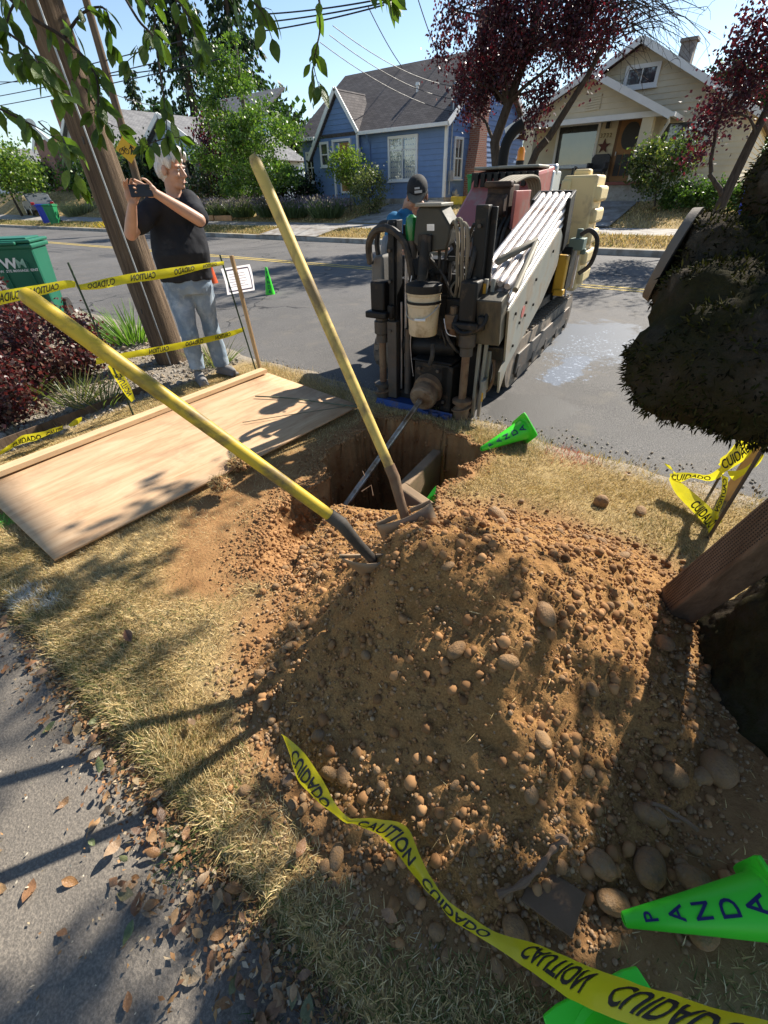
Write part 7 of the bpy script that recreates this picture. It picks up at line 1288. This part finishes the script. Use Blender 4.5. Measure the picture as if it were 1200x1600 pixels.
bin_('blue wheeled bin beside a green one across the street at the left', (-41.3, 15.6, .1), rad(45), BBIN, BG, s=1.15); bin_('green wheeled bin beside the blue one across the street at the left', (-39.9, 15.5, .1), rad(45), GBIN2, BG, s=1.15)
bin_('blue wheeled bin at the right edge beside the small plum tree', (-.52, 17.2, .36), 0, BBIN, BG, s=1.05); bin_('green wheeled bin at the foot of the brick chimney', (-11.4, 22.4, .95), rad(10), GBIN2, BG)
mb = MB(); mb.box((-11.75, 21.6, 1.08), (.6, .4, .3)); tag(mb.build('crate', M('yellow_crate', (.6, .4, .03), .6), None, bevel=.01), 'yellow crate on the ground in front of the green bin by the chimney', 'crate')
pe_ = thing('planter_edging', 'raw timber edging round a lavender bed behind the man', 'planter edging', (-25, 18.2, .35))
for x0, x1 in ((-26.6, -25.55), (-25.5, -23.9)): mb = MB(); mb.bar((x0, 18.2, .47), (x1, 18.15, .5), .06, .26); mb.build('board', M('cedar_board', (.42, .22, .10), .8, 0, .2, 3, .2), pe_, bevel=.01)
# grey car parked far left ------------------------------------------------------------------
car = thing('parked_car', 'grey hatchback parked in a drive far left beyond the bins', 'car', (-50, 18.6, .55), rad(-12)); CARP = M('grey_car_paint', (.09, .1, .115), .45, .2, .05, 2, 0, spec=.6)
side = [(-2.1, .35), (-2.15, .75), (-2.0, .95), (-1.55, 1.02), (-.9, 1.42), (-.2, 1.5), (.6, 1.38), (1.25, 1.02), (1.95, .88), (2.15, .7), (2.15, .35)]
mb = MB(); mb.prism([(-x, z) for x, z in side][::-1], (0, -.85, 0), (1, 0, 0), (0, 0, 1), (0, 1.7, 0)); mb.build('body', CARP, car, bevel=.1, local=True, seg=3)
for s in (-1, 1):
    for pl in ([(-1.2, 1.0), (-.78, 1.34), (-.25, 1.41), (-.25, 1.0)], [(-.18, 1.0), (-.18, 1.41), (.5, 1.31), (.95, 1.0)]): mb = MB(); mb.prism(pl, (0, s*.845, 0), (-1, 0, 0), (0, 0, 1), (0, s*.012, 0)); mb.build('window', DARKGL, car, local=True)
    for x in (-1.35, 1.35): mb = MB(); mb.lathe([(0, -.1), (.2, -.1), (.33, -.09), (.33, .09), (.2, .1), (0, .1)], (x, s*.78, .33), (0, 1, 0), 20); wl_ = mb.build('wheel', RUBB, car, True, local=True); mb = MB(); mb.lathe([(0, .0), (.19, .0), (.2, -.01)], (x, s*.885, .33), (0, s, 0), 16); mb.build('rim', GALV, wl_, True, local=True)
    mb = MB(); mb.box((-2.0, s*.65, .78), (.2, .3, .12)); mb.build('headlight', CURT, car, bevel=.03, local=True); mb = MB(); mb.box((2.08, s*.68, .8), (.16, .25, .18)); mb.build('tail_light', M('red_lens', (.4, .02, .02), .2), car, bevel=.03, local=True)
mb = MB(); mb.prism([(-1.02, 1.12), (-.82, 1.36), (-.78, 1.36), (-.98, 1.12)], (0, -.7, 0), (1, 0, 0), (0, 0, 1), (0, 1.4, 0)); mb.build('windscreen', DARKGL, car, local=True)

# ---------------------------------------------------------------- grass, leaves, gravel
GRASSM = leafmat('grass_blade', (1, 1, 1), .25, .75, (1.1, 1.1, .8), spec=.15)
def gz_fast():
    # bilinear lookup in the verge grid
    Zg = Z_.reshape(len(ys), len(xs))
    def f(x, y):
        i = np.clip(np.searchsorted(xs, x)-1, 0, len(xs)-2); j = np.clip(np.searchsorted(ys, y)-1, 0, len(ys)-2); u = (x-xs[i])/(xs[i+1]-xs[i]); v = (y-ys[j])/(ys[j+1]-ys[j])
        return Zg[j, i]*(1-u)*(1-v)+Zg[j, i+1]*u*(1-v)+Zg[j+1, i]*(1-u)*v+Zg[j+1, i+1]*u*v
    return f
GZ = gz_fast(); SM = soilmask.reshape(len(ys), len(xs)); GM = gravelmask.reshape(len(ys), len(xs))
def look(A_, x, y): return A_[np.clip(np.searchsorted(ys, y)-1, 0, len(ys)-1), np.clip(np.searchsorted(xs, x)-1, 0, len(xs)-1)]
def grass(name, x, y, z, h, w_, tilt, cols, kind='stuff', curl=.5, parent=None):
    n = len(x); P = np.stack([x, y, z], 1); a = RNG.uniform(0, 2*pi, n); flow = fbm(np.stack([x*2.5, y*2.5, 0*x], 1), 2, 140)*2.5+a*1.0
    t = tilt*(.5+RNG.random(n)); d = np.stack([np.cos(flow)*np.sin(t), np.sin(flow)*np.sin(t), np.cos(t)], 1); s = np.stack([-np.sin(a), np.cos(a), 0*a], 1); h = h[:, None]; w_ = w_[:, None] if hasattr(w_, 'shape') and np.ndim(w_) else w_
    m = P+d*h*.5; bendv = np.stack([np.cos(flow), np.sin(flow), -.6+0*a], 1)*curl*RNG.random((n, 1)); tip = P+d*h+bendv*h*.5; tip[:, 2] = np.maximum(tip[:, 2], P[:, 2]+.002)
    v = np.stack([P-s*w_, P+s*w_, m+s*w_*.75, m-s*w_*.75, tip], 1).reshape(-1, 3); k = np.arange(n)*5; f = np.concatenate([np.stack([k, k+1, k+2], 1), np.stack([k, k+2, k+3], 1), np.stack([k+3, k+2, k+4], 1)])
    o = npmesh(name, v, f, GRASSM, parent, np.repeat(cols, 5, 0), kind=kind); return o
STRAW = np.array([(.64, .48, .235), (.56, .41, .19), (.44, .31, .14), (.70, .57, .33), (.50, .385, .175)]); GRN = np.array([(.15, .165, .05), (.11, .14, .04), (.19, .2, .07), (.22, .21, .09)])
def gcol(x, y, green):
    n = len(x); c = STRAW[RNG.integers(0, len(STRAW), n)]; g = GRN[RNG.integers(0, len(GRN), n)]; pat = green+.35*fbm(np.stack([x*1.6, y*1.6, 0*x], 1), 3, 150); k = RNG.random(n) < np.clip(pat, .03, .95); c = np.where(k[:, None], g, c)*RNG.uniform(.7, 1.2, (n, 1))
    for cx, cy, r, pc in ((-.53, 2.86, .16, (.50, .10, .07)), (-.36, 3.06, .16, (.50, .36, .03)), (-2.22, .10, .07, (.6, .6, .58)), (-2.08, .15, .05, (.58, .58, .54)), (-.08, .27, .05, (.5, .5, .55)), (-2.99, .27, .08, (.15, .6, .1))):
        q = (np.hypot((x-cx), (y-cy)) < r*(.5+.9*RNG.random(n))) & (RNG.random(n) < .7); c[q] = np.array(pc)*RNG.uniform(.8, 1.15, (q.sum(), 1))
    return c
n = 440000; x = np.r_[RNG.uniform(-4.1, 1.6, n), RNG.uniform(-9, 6, n//8), RNG.uniform(-2.6, 1.2, n//8)]; y = np.r_[RNG.uniform(-.02, 3.12, n), RNG.uniform(0, 3.1, n//8), RNG.uniform(-.02, .30, n//8)]
sdp = polysd(x, y, PIT); sdm = polysd(x, y, MOUT); sm = look(SM, x, y); gm = look(GM, x, y); dens = (1-sm)**1.3*(1-gm*.93)
dens *= np.clip(.75+.9*fbm(np.stack([x*3.2, y*3.2, 0*x], 1), 3, 151), .12, 1); dens *= (sdp < -.015); dens *= np.where(sdm > -.04, 0, 1)
inply = (x < -2.36) & (x > -3.6) & (y > .3) & (y < 2.76); dens *= ~inply; kk = RNG.random(len(x)) < dens; x, y = x[kk], y[kk]
edge = np.exp(-np.maximum(y, 0)/.18); edge2 = np.exp(-((sdp[kk]+.05)/.08)**2); hh = (.016+.022*RNG.random(len(x)))*(1+.5*edge+.9*edge2); green = .06+.30*edge+.12*(x > -.2)*(y < .6)
grass('dry_grass', x, y, GZ(x, y)-.003, hh, .0011+.0009*RNG.random(len(x)), .75, gcol(x, y, green))
n = 70000; x = RNG.uniform(-70, 6, n)*RNG.random(n)**.4; y = np.r_[RNG.uniform(14.8, 16.15, n//2), RNG.uniform(18, 22, n-n//2)]; drive = ((x > -17.6) & (x < -14.2) & (y < 17)) | ((x > -15.6) & (x < -13.2) & (y > 17)) | ((x > -5.6) & (x < -4.2) & (y > 17)); x, y = x[~drive], y[~drive]; n = len(x)
grn = .18+.35*((x < -18)*(y < 17))+.2*(x < -30); grass('far_grass', x, y, farz(y, x), .05+.09*RNG.random(n), .008+.006*RNG.random(n), .6, gcol(x, y, grn))
n = 900; x = RNG.normal(-29.5, 2.2, n); y = RNG.uniform(14.85, 16.1, n); grass('yellow_flowers', x, y, farz(y, x), .1+.1*RNG.random(n), np.full(n, .025), .5, np.array([(.62, .46, .02)])*RNG.uniform(.7, 1.2, (n, 1)))
# straw trodden into the bare soil beside the pit
n = 5200; x = RNG.normal(-1.95, .3, n); y = RNG.uniform(.6, 2.3, n); k = (polysd(x, y, PIT) < -.01) & (polysd(x, y, MOUT) < 0) & (x > -2.36) & (RNG.random(n) < .75); x, y = x[k], y[k]; grass('trodden_straw', x, y, GZ(x, y)+.001, .015+.03*RNG.random(len(x)), np.full(len(x), .001), 1.35, gcol(x, y, .05))
# small weeds along the road edge
n = 2600; x = RNG.uniform(-4.6, 1.5, n); y = 2.9+.12*RNG.normal(size=n); k = (fbm(np.stack([x*2, y, 0*x], 1), 2, 153) > -.05) & (polysd(x, y, PIT) < -.03); x, y = x[k], y[k]; grass('edge_weeds', x, y, GZ(x, np.clip(y, 0, 3.25)), .03+.06*RNG.random(len(x)), np.full(len(x), .0016), .5, gcol(x, y, .3))
# turf clods by the pit rim and on the plywood
for cx, cy, r, nb, l in ((-2.28, 1.42, .09, 500, 'torn clump of dry turf lying on the plywood edge'), (-2.17, 1.18, .075, 350, 'smaller torn turf clump on the bare soil next to the plywood')):
    t = thing('turf_clump', l, 'turf', (cx, cy, .05)); P = inell((cx, cy, .07), (r, r*.8, .035), 260, inner=.3); v, f = scatter(P, RNG.uniform(.006, .018, 260), ICO1, (.6, 1), .12); npmesh('soil', v, f, PEB, t, lcol(EARTH, 260, len(ICO1[0])), local=False, kind='stuff')
    P = inell((cx, cy, .08), (r, r*.8, .04), nb); D = RNG.normal(size=(nb, 3)); v, f = leafquads(P, D, .05, .0012); npmesh('straw', v, f, GRASSM, t, lcol([tuple(q) for q in STRAW], nb, 4), local=False, kind='stuff')
# loose straw and roots on the heap
nb = 900; x, y = sample(6000, lambda x, y: (polysd(x, y, MOUT) > -.1)*(.25+fbm(np.stack([x*5, y*5, 0*x], 1), 2, 160)).clip(0, 1)*.5); x, y = x[:nb], y[:nb]; P = np.stack([x, y, surfz(x, y)+.004], 1); D = RNG.normal(size=(len(x), 3)); D[:, 2] = np.abs(D[:, 2])*.3; v, f = leafquads(P, D, RNG.uniform(.015, .07, len(x)), .0009); npmesh('straw', v, f, GRASSM, MOUND, lcol([tuple(q) for q in STRAW], len(x), 4), kind='stuff')
# crumbly soil round the pit
def dpit(x, y): s = polysd(x, y, PIT); return np.where((s > -.22) & (polysd(x, y, MOUT) < -.02), .55*np.exp(-(np.maximum(-s, 0)/.11)**2)*(s < .02)+.2*(s >= .02)*(y < 1.6)+.16*(x < -1.5)*np.exp(-(np.maximum(-s, 0)/.4)**2), 0)
pebbles('crumbs', 40000, dpit, .003, .012, ICO1, MOUND, EARTH, 2.4, (.6, 1), .1, (-2.5, -.9), (.5, 2.8))
# pit-wall rubble: earth lumps and roots on the steep faces
wi = np.nonzero(wl & (SDV > -.01))[0]; wi = RNG.choice(wi, min(len(wi), 6500)); v, f = scatter(VN[wi], RNG.uniform(.004, .02, len(wi)), ICO1, (.55, 1), .14); npmesh('pit_rubble', v, f, PEB, None, lcol(EARTH, len(wi), len(ICO1[0])), kind='stuff')
mb = MB(); mb.tube([(-1.468,1.692,0), (-1.444,1.759,0.02), (-1.40, 1.72, -.02)], .0035, 5); mb.tube([(-1.552,1.777,0), (-1.543,1.82,0.02), (-1.591,1.854,0.03)], .0025, 5); tag(mb.build('twig', ROOTM, None, True), 'pale forked twig lying at the lip of the pit', 'twig')
# garden bed gravel
def gravelbed(n, rmin, rmax, base):
    x = RNG.uniform(-9.2, -3.95, n); y = RNG.uniform(.0, 3.0, n); k = look(GM, x, y) > .4; x, y = x[k], y[k]; r = rmin+(rmax-rmin)*RNG.random(len(x))**2.5; v, f = scatter(np.stack([x, y, GZ(x, y)+r*.2], 1), r, base, (.5, 1), .1); npmesh('bed_gravel', v, f, PEB, None, lcol([(.26, .23, .19), (.33, .30, .26), (.2, .16, .12), (.3, .24, .17)], len(x), len(base[0])), kind='stuff')
gravelbed(16000, .006, .022, ICO1); gravelbed(600, .02, .05, ICO2)
n = 9000; x = RNG.uniform(-9, -3.9, n); y = RNG.uniform(0, 3, n); k = (look(GM, x, y) > .4) & (fbm(np.stack([x*2, y*2, 0*x], 1), 3, 155) > -.02); x, y = x[k], y[k]; grass('bed_grass', x, y, GZ(x, y), .03+.07*RNG.random(len(x)), np.full(len(x), .0016), .9, gcol(x, y, .35))
n = 500; x = RNG.uniform(-4.2, 1.0, n); y = RNG.normal(3.15, .07, n); v, f = scatter(np.stack([x, y, np.full(n, -.035)], 1), RNG.uniform(.003, .012, n), ICO1); npmesh('kerb_grit', v, f, PEB, None, lcol([(.3, .27, .22), (.24, .19, .13)], n, len(ICO1[0])), kind='stuff')
# fallen leaves: those one can pick apart are parts of the walk, the rest is litter
FALL = []
for k in range(8):
    me = leafbase(40+k); co = np.zeros(len(me.vertices)*3, np.float32); me.vertices.foreach_get('co', co); co = co.reshape(-1, 3); co[:, 2] += .28*np.abs(co[:, 1])*(k % 3)+.12*np.sin(co[:, 0]*5+k); co[:, 1] *= 1.25; me.vertices.foreach_set('co', co.ravel()); FALL.append(me)
FALLM = objleaf('fallen_leaf', [(.20, .10, .045), (.33, .17, .065), (.16, .075, .04), (.40, .25, .12), (.26, .13, .06), (.36, .30, .2), (.10, .055, .035), (.30, .20, .11), (.12, .16, .06)], .15)
for me in FALL: me.materials.append(FALLM)
MW[SIDEWALK] = Matrix(); cnt = 0
while cnt < 210:
    a = random.random()
    if a < .72: x = random.uniform(-2.4, .35); y = .03-abs(random.gauss(0, .09))-.03*(x > -.9)
    elif a < .86: x = random.gauss(-.55, .3); y = random.gauss(-.16, .1)
    else: x = random.uniform(-2.6, .3); y = random.uniform(-.75, 0)
    if y < -1: continue
    if random.random() > (.35+.65*float(sst(-1.9, -.7, np.array([x]))[0])): continue
    putleaf(FALL, (x, y, -.024+random.uniform(0, .022)*(y > -.12)), (cos(cnt*2.4), sin(cnt*2.4), random.uniform(-.25, .3)), random.uniform(.024, .056), SIDEWALK, random.uniform(-.5, .5)+(pi if random.random() < .3 else 0)); cnt += 1
LITM = leafmat('leaf_litter', (1, 1, 1), .1, .8, spec=.15); n = 4200; x = RNG.uniform(-2.8, .5, n); y = .035-np.abs(RNG.normal(0, .06, n))*(1+.8*sst(-1.2, -.3, x)); k = RNG.random(n) < (.3+.7*sst(-2.0, -.8, x)); x, y = x[k], y[k]; n = len(x)
P = np.stack([x, y, -.026+.012*RNG.random(n)], 1); D = RNG.normal(size=(n, 3)); D[:, 2] *= .25; v, f = leafquads(P, D, RNG.uniform(.006, .026, n), .0055, fold=.5); npmesh('leaf_litter', v, f, LITM, None, lcol([(.25, .13, .06), (.36, .21, .10), (.15, .08, .045), (.42, .33, .22), (.30, .17, .08)], n, 4), kind='stuff')
n = 900; x = RNG.uniform(-3, .5, n); y = RNG.uniform(-1.1, 0, n); P = np.stack([x, y, np.full(n, -.026)], 1); D = RNG.normal(size=(n, 3)); D[:, 2] *= .2; v, f = leafquads(P, D, RNG.uniform(.004, .014, n), .003); npmesh('leaf_litter', v, f, LITM, None, lcol([(.42, .33, .22), (.30, .17, .08), (.5, .44, .34)], n, 4), kind='stuff')
VG = bpy.data.objects['grass_verge']; MW[VG] = Matrix()
for x, y, L in ((-1.59, .27, .07), (-.2, .2, .05), (-.6, .3, .05), (.15, .3, .045), (.4, .45, .05), (.3, .2, .05), (-1.0, .2, .045), (-.45, .15, .05), (.62, .95, .05), (-.2, 2.75, .05)): putleaf(FALL, (x, y, .035), (random.gauss(0, 1), random.gauss(0, 1), .1), L, VG, .3)
# tufts growing in the crack of the walk
for x, y, nb in ((-.28, -.18, 500), (-.15, -.26, 300), (-.75, -.02, 200)):
    q = RNG.normal(0, .035, (nb, 2)); grass('walk_tuft', x+q[:, 0], y+q[:, 1], np.full(nb, -.03), .02+.03*RNG.random(nb), np.full(nb, .0012), .7, np.array([(.06, .10, .035)])*RNG.uniform(.6, 1.3, (nb, 1)))
